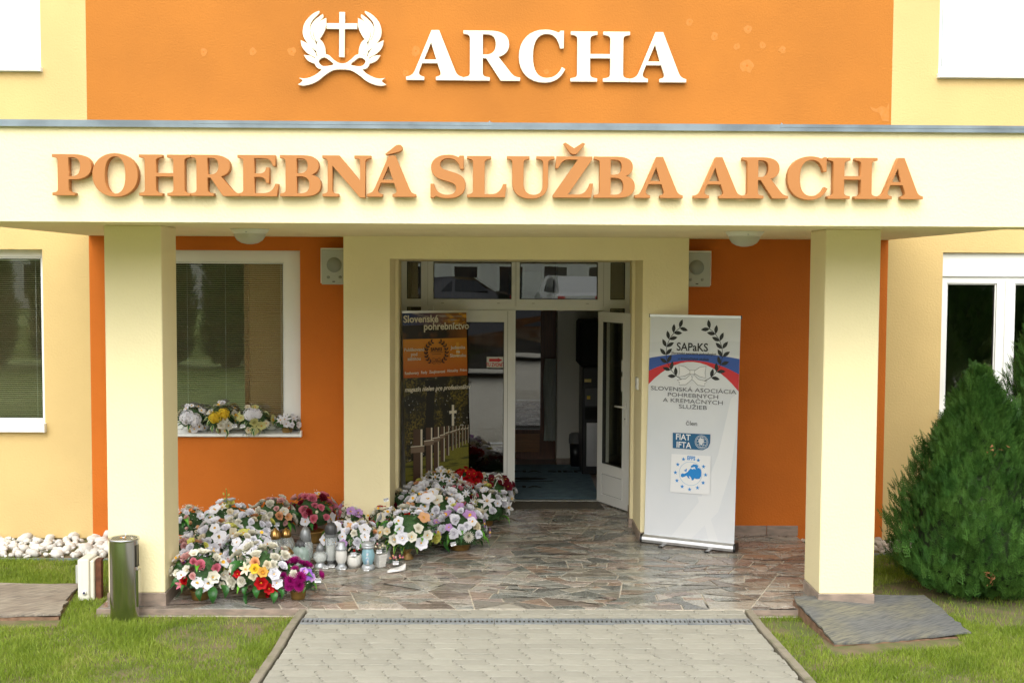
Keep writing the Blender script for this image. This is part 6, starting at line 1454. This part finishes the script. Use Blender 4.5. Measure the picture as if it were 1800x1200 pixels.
tu, cu_, ru, su_ = arrange('flower_arrangement', 'white and yellow-eyed anemones with lime striped leaves in a footed gold urn', FA, 716, 937, 990, 47, [('open', 'white', 3), ('open', 'ivory', 2)], 16, .24, 9, (.062, .13, 1), (('bright', 5),),
        [(707, 945, 'open', 'white', 15), (724, 943, 'open', 'ivory', 12), (736, 927, 'peony', 'ivory', 12), (752, 940, 'open', 'ivory', 12), (741, 954, 'open', 'white', 15), (693, 948, 'open', 'ivory', 13), (702, 929, 'open', 'white', 11), (680, 933, 'open', 'cream', 9)], 15, tags=((793, 953),), drop=.3)
for a_, L_, z_ in ((-2.75, .20, -.02), (-2.45, .20, -.03), (-2.1, .18, -.04), (-1.75, .15, -.05), (-1.0, .16, -.04), (-.55, .19, .0), (-.3, .20, .01), (-.1, .17, .02)):
    put_leaf(tu, 'strap', (math.cos(a_)*.06, math.sin(a_)*.08, cu_.z+z_-.03), a_, .25, L_)
arrange('flower_arrangement', 'large white rose arrangement with lilac orchids in front of the doorway flowers', FA, 808, 932, 972, 44, [('rose', 'white', 4), ('open', 'white', 2), ('orchid', 'lilac', 1)], 17, .25, 13, (.10, .055), (('bright', 4), ('plain', 3)),
        [(798, 937, 'rose', 'white', 15), (812, 929, 'rose', 'white', 14), (824, 943, 'mum', 'ivory', 12), (842, 938, 'rose', 'white', 12), (820, 924, 'rose', 'white', 13), (777, 929, 'rose', 'white', 13), (789, 926, 'orchid', 'lilac', 8), (767, 917, 'orchid', 'lilac', 8)], 20)
arrange('flower_arrangement', 'long white arrangement with peach buds filling the centre of the right group', FA, 765, 905, 955, 50, [('rose', 'white', 3), ('open', 'white', 4), ('bud', 'peach', 2), ('orchid', 'white', 1)], 18, .22, 22, None, (('bright', 3), ('plain', 3)), [(747, 904, 'rose', 'white', 12), (793, 908, 'open', 'white', 11), (808, 912, 'open', 'white', 10), (805, 901, 'rose', 'white', 13), (775, 905, 'open', 'white', 10)], 60)
arrange('flower_arrangement', 'red rose arrangement with cream accents behind the gold urn', FA, 722, 917, 965, 27, [('rose', 'white', 1), ('rose', 'cream', 1)], 19, .32, 6, None, (('bright', 4),), [(716, 905, 'rose', 'red', 10), (743, 915, 'rose', 'red', 13), (728, 910, 'bud', 'peach', 7), (734, 913, 'bud', 'peach', 6)], 10)
arrange('flower_arrangement', 'dark red and white arrangement in the corner at the foot of the dark banner', FA, 712, 884, 930, 26, [('rose', 'burg', 3), ('open', 'white', 3), ('rose', 'white', 1)], 20, .30, 10, None, (('plain', 5),), [(703, 893, 'rose', 'burg', 8), (727, 871, 'rose', 'white', 10), (734, 864, 'rose', 'pink', 9), (710, 887, 'rose', 'burg', 8)], 20)
arrange('flower_arrangement', 'white magnolia arrangement between the dark banner and the centre flowers', FA, 748, 878, 928, 34, [('open', 'white', 4), ('rose', 'white', 3)], 21, .28, 13, None, (('plain', 4),), [(742, 882, 'rose', 'white', 11), (760, 888, 'rose', 'white', 10), (735, 890, 'rose', 'white', 10)], 25)
arrange('flower_arrangement', 'tall cluster of white lilies standing before the cemetery banner', FA, 778, 857, 915, 32, [('lily', 'white', 5), ('rose', 'white', 1)], 22, .30, 13, None, (('broad', 5),), [(766, 856, 'orchid', 'white', 9), (777, 840, 'lily', 'white', 9), (790, 845, 'lily', 'white', 9), (755, 851, 'orchid', 'white', 9), (775, 868, 'rose', 'white', 12), (787, 858, 'lily', 'white', 10)], 10)
arrange('flower_arrangement', 'tall bright red gladiolus arrangement in front of the dark banner', FA, 820, 848, 908, 25, [('open', 'red', 4), ('rose', 'red', 2)], 23, .34, 12, None, (('broad', 5),), [(808, 832, 'open', 'red', 8), (825, 832, 'open', 'red', 8), (811, 843, 'open', 'red', 9), (825, 850, 'open', 'red', 12), (829, 858, 'cone', 'white', 5), (814, 828, 'bud', 'red', 6), (806, 850, 'open', 'red', 8), (829, 866, 'rose', 'red', 8)], 5)
tb_, cb_, rb_2, sb_ = arrange('flower_arrangement', 'cream and burgundy arrangement with a wicker hoop and bead string by the white door', FA, 866, 866, 905, 34, [('rose', 'burg', 2), ('rose', 'white', 3), ('open', 'burg', 1)], 24, .26, 14, None, (('plain', 5),), [(850, 832, 'rose', 'cream', 6), (848, 842, 'rose', 'cream', 7), (853, 850, 'open', 'peach', 7), (864, 840, 'open', 'burg', 8), (862, 852, 'open', 'burg', 8), (860, 864, 'rose', 'white', 8), (893, 877, 'rose', 'white', 9), (886, 866, 'rose', 'burg', 7)], 30)
arrange('flower_arrangement', 'white lily and rose arrangement in a gold bowl nearest the threshold', FA, 853, 893, 928, 39, [('lily', 'white', 2), ('rose', 'white', 3), ('open', 'white', 1)], 25, .25, 14, (.085, .055), (('bright', 4), ('plain', 3)), [(856, 880, 'lily', 'white', 15), (866, 897, 'rose', 'white', 11), (848, 901, 'lily', 'ivory', 12), (835, 900, 'rose', 'white', 12), (875, 884, 'open', 'white', 9)], 25, tags=((884, 878),))
arrange('flower_arrangement', 'burgundy and pink rose arrangement between the red and the lily arrangements', FA, 808, 880, 930, 32, [('rose', 'burg', 3), ('rose', 'pink', 2), ('star', 'white', 3)], 26, .24, 16, None, (('plain', 5),), [(808, 876, 'rose', 'burg', 9), (815, 883, 'rose', 'pink', 7), (826, 887, 'rose', 'burg', 8), (790, 883, 'rose', 'palepink', 8)], 50)
# heart shaped pine garlands, bead string, hoop
def garland(label, pts, seed, cat='garland', name='pine_garland', Y=None, r_=.022):
    random.seed(seed); mb = MB(); P3 = [at(px, py, Y) for px, py in smooth_open(pts, 6)]
    for p0, p1 in zip(P3, P3[1:]):
        d = (p1-p0); m = max(2, int(d.length/.004)); d.normalize()
        for i in range(m):
            p = p0.lerp(p1, i/m)
            for q in range(3):
                v = Vector((random.gauss(0, 1), random.gauss(0, 1), random.gauss(0, 1))).normalized(); e_ = p+(v+d*.6)*r_; w_ = v.cross(d).normalized()*.0013; mb.add([p-w_, p+w_, e_], [(0, 1, 2)])
    t = thing(name, label, cat, (0, 0, 0)); mb.build('greenery', M_FIR, t); MB().tube([P3[i] for i in range(0, len(P3), 2)], .003, 6).build('wire', M_TWIG, t); return t
def smooth_open(pts, n):
    out = []
    for i in range(len(pts)-1):
        p0, p1, p2, p3 = pts[max(i-1, 0)], pts[i], pts[i+1], pts[min(i+2, len(pts)-1)]
        for j in range(n):
            t = j/n; out.append(tuple(.5*((2*p1[c])+(-p0[c]+p2[c])*t+(2*p0[c]-5*p1[c]+4*p2[c]-p3[c])*t*t+(-p0[c]+3*p1[c]-3*p2[c]+p3[c])*t**3) for c in (0, 1)))
    return out+[pts[-1]]
Yh = gr(640, 990).y+.10
garland('dark green pine garland curving over like the left side of a heart', [(588, 893), (600, 896), (612, 908), (620, 908), (632, 904), (645, 914), (651, 930), (652, 942)], 31, Y=Yh-.02)
garland('dark green pine garland curving like a heart right side in front of the pillar', [(654, 938), (654, 918), (660, 905), (672, 896), (684, 893)], 32, Y=Yh+.02)
Yb = tb_.location.y-.16; P3 = [at(px, py, Yb) for px, py in smooth_open([(865, 866), (869, 855), (873, 846), (877, 841), (882, 843), (884, 850)], 5)]
bd = MB()
for p_ in P3: bd.lathe([(0, -.005), (.005, 0), (0, .005)], 6, tuple(p_-tb_.location))
bd.build('bead_string', M_PVC, tb_, kind='stuff')
hp = [at(px, py, Yb+.05)-tb_.location for px, py in smooth_open([(868, 880), (864, 862), (868, 843), (878, 836), (886, 848), (887, 868)], 5)]; MB().tube(hp, .008, 6).build('wicker_hoop', mat('wicker', (.36, .27, .17), .8, var=.4, vscale=80), tb_)
ow = garland('dark fir branch arching behind the burgundy arrangement', [(862, 842), (866, 832), (876, 829), (884, 838), (888, 852)], 33, cat='fir branch', name='fir_branch', Y=Yb+.12, r_=.035)
# leaves hanging in front of the first two arrangements
random.seed(8)
f1 = [o for o in C.objects if o.name == 'flower_arrangement'][0]
for px_, py_, az, L_, rt in ((374, 1030, -1.35, .15, .95), (355, 1031, -1.75, .12, 1.0), (388, 1027, -.8, .13, .8), (334, 1027, -2.5, .10, .5)):
    o = put_leaf(f1, 'broad', at(px_, py_, f1.location.y-.17)-f1.location, az, rt, L_)
for px_, py_, az, L_, rt in ((452, 1027, -1.5, .12, .95), (438, 1029, -2.1, .10, .8), (478, 1036, -1.1, .12, .95), (487, 1034, -.6, .10, .8)):
    put_leaf(t1, 'broad', at(px_, py_, t1.location.y-.19)-t1.location, az, rt, L_)
# window sill arrangements
YW = .00; zs_ = Z0(450, 761, 0)
SG = 'flower arrangements standing on the window sill'
def sill_arr(label, px, py, rp, pal, seed, spots, leaves, **k):
    return arrange('flower_arrangement', label, FA, px, py, 762, rp, pal, seed, spots=spots, leaves=leaves, zfloor=zs_, Y=.035, group=SG, **k)
a_ = sill_arr('white hydrangea arrangement on the window sill closest to the left column', 339, 737, 25, [('orchid', 'white', 1)], 41, [(330, 733, 'hydrangea', 'white', 15), (343, 738, 'hydrangea', 'white', 13), (350, 750, 'orchid', 'white', 8), (341, 754, 'orchid', 'white', 8), (360, 752, 'orchid', 'white', 7), (329, 713, 'open', 'white', 6), (337, 712, 'orchid', 'white', 5)], (('varieg', 7),), size=.3, n=2, fill=8, pot=(.055, .10), tags=((312, 721),))
sill_arr('golden yellow hydrangea with white orchids on the window sill', 388, 737, 27, [('orchid', 'ivory', 1)], 42, [(378, 733, 'hydrangea', 'yellow', 12), (394, 726, 'hydrangea', 'yellow', 11), (389, 747, 'peony', 'ivory', 10), (402, 748, 'open', 'ivory', 10), (395, 757, 'orchid', 'ivory', 8), (392, 707, 'open', 'white', 6), (386, 706, 'orchid', 'white', 5)], (('varieg', 8),), size=.3, n=2, fill=8, pot=(.055, .10), tags=((411, 746),), drop=.8)
sill_arr('white hydrangea above pale yellow orchids on the window sill', 446, 740, 28, [('orchid', 'olive', 1)], 43, [(440, 727, 'hydrangea', 'white', 13), (452, 727, 'hydrangea', 'white', 10), (447, 742, 'peony', 'olive', 11), (460, 748, 'orchid', 'olive', 9), (447, 757, 'orchid', 'olive', 9), (437, 756, 'orchid', 'cream', 7), (468, 744, 'orchid', 'cream', 7), (435, 714, 'orchid', 'cream', 6)], (('varieg', 9),), size=.3, n=2, fill=8, pot=(.055, .10), tags=((430, 747),), drop=.8)
sill_arr('small fir bowl with white lilies at the right end of the window sill', 505, 743, 23, [('open', 'white', 1)], 44, [(500, 735, 'star', 'white', 12), (493, 738, 'lily', 'white', 8), (517, 733, 'star', 'white', 10), (514, 729, 'bud', 'white', 5)], (('plain', 3),), size=.3, n=1, fill=0, pot=(.055, .085), squash=.6, drop=.4)
for o in [o for o in C.objects if o.get('group') == SG][1:3]:
    for k in range(6): put_leaf(o, 'varieg', (random.uniform(-.05, .07), -.09, .06+random.uniform(-.04, .03)), -1.57+random.uniform(-1.1, 1.1), random.uniform(.4, 1.3), random.uniform(.07, .13), random.gauss(0, .5))

# ================================================================== GRAVE LANTERNS
M_LG = mat('ribbed_glass', (.62, .70, .68), .08, spec=.8); M_LGC = D.materials.new('clear_lantern_glass'); M_LGC.use_nodes = True
b_ = M_LGC.node_tree.nodes['Principled BSDF']; b_.inputs['Base Color'].default_value = (.90, .95, .93, 1); b_.inputs['Transmission Weight'].default_value = .75; b_.inputs['Roughness'].default_value = .06; b_.inputs['IOR'].default_value = 1.35
M_IRI = D.materials.new('iridescent_glass'); M_IRI.use_nodes = True; b_ = M_IRI.node_tree.nodes['Principled BSDF']; b_.inputs['Base Color'].default_value = (.86, .88, .92, 1); b_.inputs['Transmission Weight'].default_value = .55; b_.inputs['Roughness'].default_value = .08; b_.inputs['Thin Film Thickness'].default_value = 420; b_.inputs['Thin Film IOR'].default_value = 1.8; b_.inputs['Coat Weight'].default_value = .5
M_GREENG = D.materials.new('green_glass'); M_GREENG.use_nodes = True; b_ = M_GREENG.node_tree.nodes['Principled BSDF']; b_.inputs['Base Color'].default_value = (.55, .70, .62, 1); b_.inputs['Transmission Weight'].default_value = .6; b_.inputs['Roughness'].default_value = .12
M_BRASS = mat('brass_cap', (.48, .28, .09), .28, metal=.9, var=.2, vscale=20); M_PEWT = mat('pewter_metal', (.24, .25, .25), .38, metal=.5, var=.2, vscale=30); M_DPEW = mat('dark_pewter', (.07, .07, .07), .4, metal=.4, var=.3, vscale=30)
M_SILV = mat('silver_plastic', (.42, .44, .45), .35, metal=.4); M_CAND = mat('candle_wax', (.78, .76, .70), .5, transl=.2); M_BLUEG = mat('pale_blue_glass', (.30, .52, .58), .12, spec=.7, transl=.3)
LGR = 'grave lanterns standing among the flowers'
def lantern(label, px, ytop, ybot, wpx, parts, seed=0, tagp=None, Yadd=0.):
    g_ = gr(px, ybot); s = sc_at(g_); r_ = wpx/2*s; Y = g_.y+r_+Yadd; base = at(px, ybot, Y-r_); h_ = at(px, ytop, Y).z
    t = thing('grave_lantern', label, 'lantern', (at(px, ybot-10, Y).x, Y, 0), 0, LGR)
    for name, prof_, m, kw in parts:
        MB().lathe([(a*r_, b*h_) for a, b in prof_], kw.get('n', 24), flute=kw.get('flute', 0), nf=kw.get('nf', 0), smooth=kw.get('smooth', True)).build(name, m, t)
    if tagp:
        o = ob('price_tag', tag_mesh(), t, (tagp*r_, -r_*1.15, .014), rot=(-.9, 0, random.uniform(-.2, .2)))
    return t, r_, h_
candle = ('candle', [(0, .03), (.42, .03), (.42, .42), (0, .42)], M_CAND, {})
goldcap = lambda m: ('lid', [(.52, .68), (.56, .70), (.54, .78), (.40, .90), (.16, .96), (.10, .985), (.06, 1.0), (0, 1.0)], m, dict(flute=.06, nf=10, n=40))
ribb = lambda m: ('glass_body', [(.5, 0), (.62, .02), (.95, .15), (1., .30), (.9, .5), (.66, .64), (.5, .69)], m, dict(flute=.07, nf=12, n=48))
lantern('ribbed glass lantern with bright gold dome lid left of its darker twin', 484, 927, 992, 33, [ribb(M_LGC), goldcap(M_BRASS), candle], tagp=None)
lantern('ribbed pinkish glass lantern with dark gold lid, half hidden behind its twin', 503, 927, 985, 32, [ribb(M_LGC), goldcap(M_BRASS), candle], Yadd=.06)
lantern('small squat glass lantern with dark octagonal lid on the left', 468, 958, 1000, 25, [('glass_body', [(.7, 0), (.95, .05), (1, .3), (.95, .55), (.8, .6)], M_GREENG, dict(n=8, smooth=False)), ('lid', [(.86, .60), (.9, .64), (.72, .84), (.35, .9), (.3, .97), (.12, 1), (0, 1)], M_DPEW, dict(n=8, smooth=False)), candle])
lantern('round iridescent glass lantern with carved brass lid at the front', 503, 959, 1013, 47, [('glass_body', [(.35, 0), (.45, .03), (.85, .16), (1, .35), (.92, .55), (.6, .70), (.42, .74)], M_IRI, dict(flute=.08, nf=9, n=54)), ('lid', [(.46, .70), (.56, .72), (.44, .84), (.26, .94), (.1, .97), (.07, 1.0), (0, 1)], M_BRASS, dict(flute=.1, nf=8, n=32)), ('candle', [(0, .03), (.2, .03), (.2, .3), (0, .3)], M_CAND, {})])
lantern('round green glass disc lantern with black crown lid', 529, 944, 1000, 32, [('glass_body', [(.5, 0), (.8, .1), (1, .35), (.95, .58), (.7, .72), (.5, .76)], M_GREENG, dict(flute=.03, nf=16, n=48)), ('lid', [(.62, .66), (.7, .70), (.55, .84), (.3, .93), (.12, .95), (.1, 1), (0, 1)], M_DPEW, dict(flute=.08, nf=8, n=32)), candle])
lantern('tall lantern with a smooth pewter dome and scalloped glass', 537, 923, 998, 26, [('base', [(.6, 0), (.75, .02), (.7, .05), (.5, .07)], M_SILV, {}), ('glass_body', [(.5, .07), (.85, .2), (1, .42), (.95, .55), (.72, .62)], M_LGC, dict(flute=.06, nf=10, n=40)), ('lid', [(.74, .62), (.80, .64), (.76, .74), (.66, .86), (.36, .95), (.1, .97), (.08, 1), (0, 1)], M_PEWT, {}), candle], tagp=.9)
lantern('small silver lantern with a fluted bowl and praying figure relief', 563, 953, 999, 26, [('base', [(0, 0), (.8, 0), (.85, .05), (.55, .12), (.5, .18)], M_SILV, {}), ('glass_body', [(.5, .18), (.95, .34), (1, .5), (.7, .62), (.5, .66)], M_LGC, dict(flute=.05, nf=8, n=32)), ('lid', [(.5, .66), (.55, .7), (.5, .85), (.2, .95), (0, 1)], M_PEWT, {}), ('candle', [(0, .2), (.5, .25), (.6, .4), (.35, .5), (0, .52)], M_CAND, {})], tagp=.9)
lantern('tallest hexagonal dark pewter lantern with a filigree dome', 582, 914, 997, 26, [('base', [(0, 0), (.95, 0), (1, .04), (.75, .08), (.7, .12)], M_DPEW, dict(n=6, smooth=False)), ('glass_body', [(.74, .12), (.8, .15), (.86, .60), (.82, .64)], M_LGC, dict(n=6, smooth=False)), ('cornice', [(.8, .64), (1.0, .66), (1, .70), (.8, .71)], M_PEWT, dict(n=6, smooth=False)), ('lid', [(.78, .71), (.82, .76), (.72, .88), (.4, .95), (.14, .96), (.1, 1), (0, 1)], M_DPEW, dict(flute=.04, nf=14, n=42)), ('candle', [(0, .14), (.5, .14), (.5, .45), (0, .45)], M_CAND, {})], tagp=.3)
lantern('plain silver vase shaped lantern with a white candle insert', 600, 952, 1001, 21, [('base', [(0, 0), (.98, 0), (1, .04), (.6, .14), (.65, .22)], M_SILV, {}), ('glass_body', [(.65, .22), (.95, .35), (.96, .62), (.8, .70), (.78, .72)], M_CAND, {}), ('lid', [(.8, .70), (1.0, .72), (.9, .8), (.62, .85), (.66, .95), (.55, 1), (0, 1)], M_SILV, {})], tagp=.4)
tl_, rl_, hl_ = lantern('blue glass lantern with a painted standing figure and silver foot', 647, 951, 1003, 24, [('base', [(0, 0), (.9, 0), (1, .05), (.9, .14), (.66, .2)], M_SILV, {}), ('glass_body', [(.68, .2), (.9, .35), (1.0, .52), (.8, .7), (.72, .76)], M_BLUEG, {}), ('lid', [(.75, .76), (.96, .78), (.96, .84), (.86, .86), (.94, .88), (.94, .94), (.5, .97), (.4, 1.0), (0, 1)], M_SILV, {})], tagp=-.1)
MB().lathe([(0, -.055), (.016, -.055), (.014, 0), (.010, .03), (.011, .042), (0, .055)], 10, sy=.3).build('painted_figure', mat('figure_paint', (.70, .68, .62), .6, col2=(.10, .30, .50), vscale=45), tl_, (0, -rl_*.92, hl_*.44))
# small planters in front
def planter(label, name, px, ytop, ybot, wpx, body, m, pal, seed, n=7, size=.34, rp=None, tag_=True):
    random.seed(seed); g_ = gr(px, ybot); s = sc_at(g_); r_ = wpx/2*s; Y = g_.y+r_; h_ = at(px, ytop, Y).z
    t = thing(name, label, 'planter', (at(px, ybot-10, Y).x, Y, 0), 0, 'small white planters in front of the flowers')
    body(t, r_, h_, m); ob('greenery', fir(r_*1.05, .1), t, (0, 0, h_*.55))
    for i in range(n):
        a = i*2.4; nn = Vector((math.cos(a)*.7, math.sin(a)*.7, .6+.4*(i % 2))).normalized(); kd, cl_ = random.choice(pal)
        put(t, blossom_mesh(kd, cl_), KNAME[kd], Vector((nn.x*r_*.75, nn.y*r_*.75, h_*.55+nn.z*h_*.3)), nn+Vector((0, -.3, 0)), r_*size)
    if tag_: ob('price_tag', tag_mesh(), t, (0, -r_*1.0, h_*.62), rot=(-.35, 0, .1))
    return t
M_WICK = mat('white_wicker', (.74, .72, .66), .8, bump=.9, bscale=160)
def bowl(t, r_, h_, m): MB().lathe([(0, 0), (r_*.7, 0), (r_*.98, h_*.2), (r_*.95, h_*.4), (r_*.8, h_*.55), (r_*.7, h_*.5), (0, h_*.45)], 24, flute=.03, nf=14).build('basket', m, t)
planter('round white wicker basket with tiny white flowers and a cork stopper bottle', 'planter_basket', 623, 955, 999, 28, bowl, M_WICK, [('open', 'white'), ('orchid', 'ivory'), ('ball', 'red')], 51)
bk = MB().lathe([(0, 0), (.028, 0), (.03, .05), (.018, .07), (.018, .085), (0, .085)], 14).build('glass_bottle', M_GREENG, thing('corked_bottle', 'small glass bottle with cork stopper in the wicker basket', 'bottle', at(623, 978, gr(623, 990).y+.06)))
MB().lathe([(0, .085), (.020, .085), (.022, .105), (0, .105)], 12).build('cork', mat('cork', (.30, .19, .09), .9, var=.4, vscale=80), bk.parent)
def square(t, r_, h_, m):
    mb = MB(); nl = 5
    for i in range(nl):
        z0 = h_*.48*i/nl; z1 = h_*.48*(i+1)/nl-.002; k = .72+.06*i; mb.prism([(-r_*k, 0), (0, -r_*k), (r_*k, 0), (0, r_*k)], z0, z1)
    mb.build('basket', m, t)
planter('square white slatted basket with pale dried flowers', 'planter_basket', 668, 948, 998, 27, square, M_WICK, [('rose', 'ivory'), ('ball', 'cream'), ('bud', 'palepink')], 52)
def shoe(t, r_, h_, m):
    n = 16; vs = []; L_ = [(-1.05, .16, .05), (-.9, .45, .20), (-.5, .62, .36), (0, .72, .42), (.5, .62, .55), (.85, .45, .74), (1.0, .2, .86)]
    for x_, w_, hh in L_:
        for i in range(n): a = 2*math.pi*i/n; vs.append((x_*r_, w_*r_*.8*math.cos(a), h_*.5*max(0, hh)*(.5+.5*math.sin(a))))
    mb = MB(); mb.add(vs, [(j*n+i, j*n+(i+1) % n, (j+1)*n+(i+1) % n, (j+1)*n+i) for j in range(len(L_)-1) for i in range(n)]+[tuple(range(n)), tuple(range((len(L_)-1)*n, len(L_)*n))], 0, True); o = mb.build('ceramic_body', m, t); o.rotation_euler = (0, 0, .45)
planter('white ceramic shoe planter with pink berries and white orchids, front right', 'shoe_planter', 697, 973, 1008, 34, shoe, mat('white_ceramic', (.80, .78, .74), .3), [('orchid', 'white'), ('bud', 'pink'), ('ball', 'palepink'), ('bud', 'peach')], 53, n=9, size=.28)
# small white angel
g_ = gr(675, 985); an = thing('angel_figurine', 'small white kneeling angel figurine leaning beside the square basket', 'figurine', (at(676, 960, g_.y+.06).x, g_.y+.07, 0))
M_ANG = mat('white_plaster', (.76, .75, .72), .7, bump=.5, bscale=70)
an_b = MB().lathe([(0, 0), (.045, 0), (.050, .03), (.038, .07), (.026, .11), (.030, .128), (.012, .142), (.014, .150), (.024, .168), (.020, .188), (0, .196)], 18, sy=.85).build('figure', M_ANG, an)
for s_ in (-1, 1):
    w_ = MB(); pts_ = smooth_loop([(0, .08), (.02*s_, .15), (.05*s_, .19), (.062*s_, .17), (.058*s_, .11), (.04*s_, .05), (.015*s_, .04)][::s_], 4); w_.prism(pts_, .015, .024, axis='y').build('wing', M_ANG, an)
    MB().tube([(.026*s_, -.01, .115), (.030*s_, -.03, .09), (.004*s_, -.045, .10)], [.010, .009, .006], 7).build('arm', M_ANG, an)
# wooden star
st_ = at(681, 901, gr(681, 960).y+.02); MB().prism(star(0, 0, .035), -.003, .003, axis='y').build('wooden_star', mat('pale_wood', (.50, .36, .24), .7), loc=st_, label='small pale wooden star decoration among the pieces before the pillar', cat='decoration')
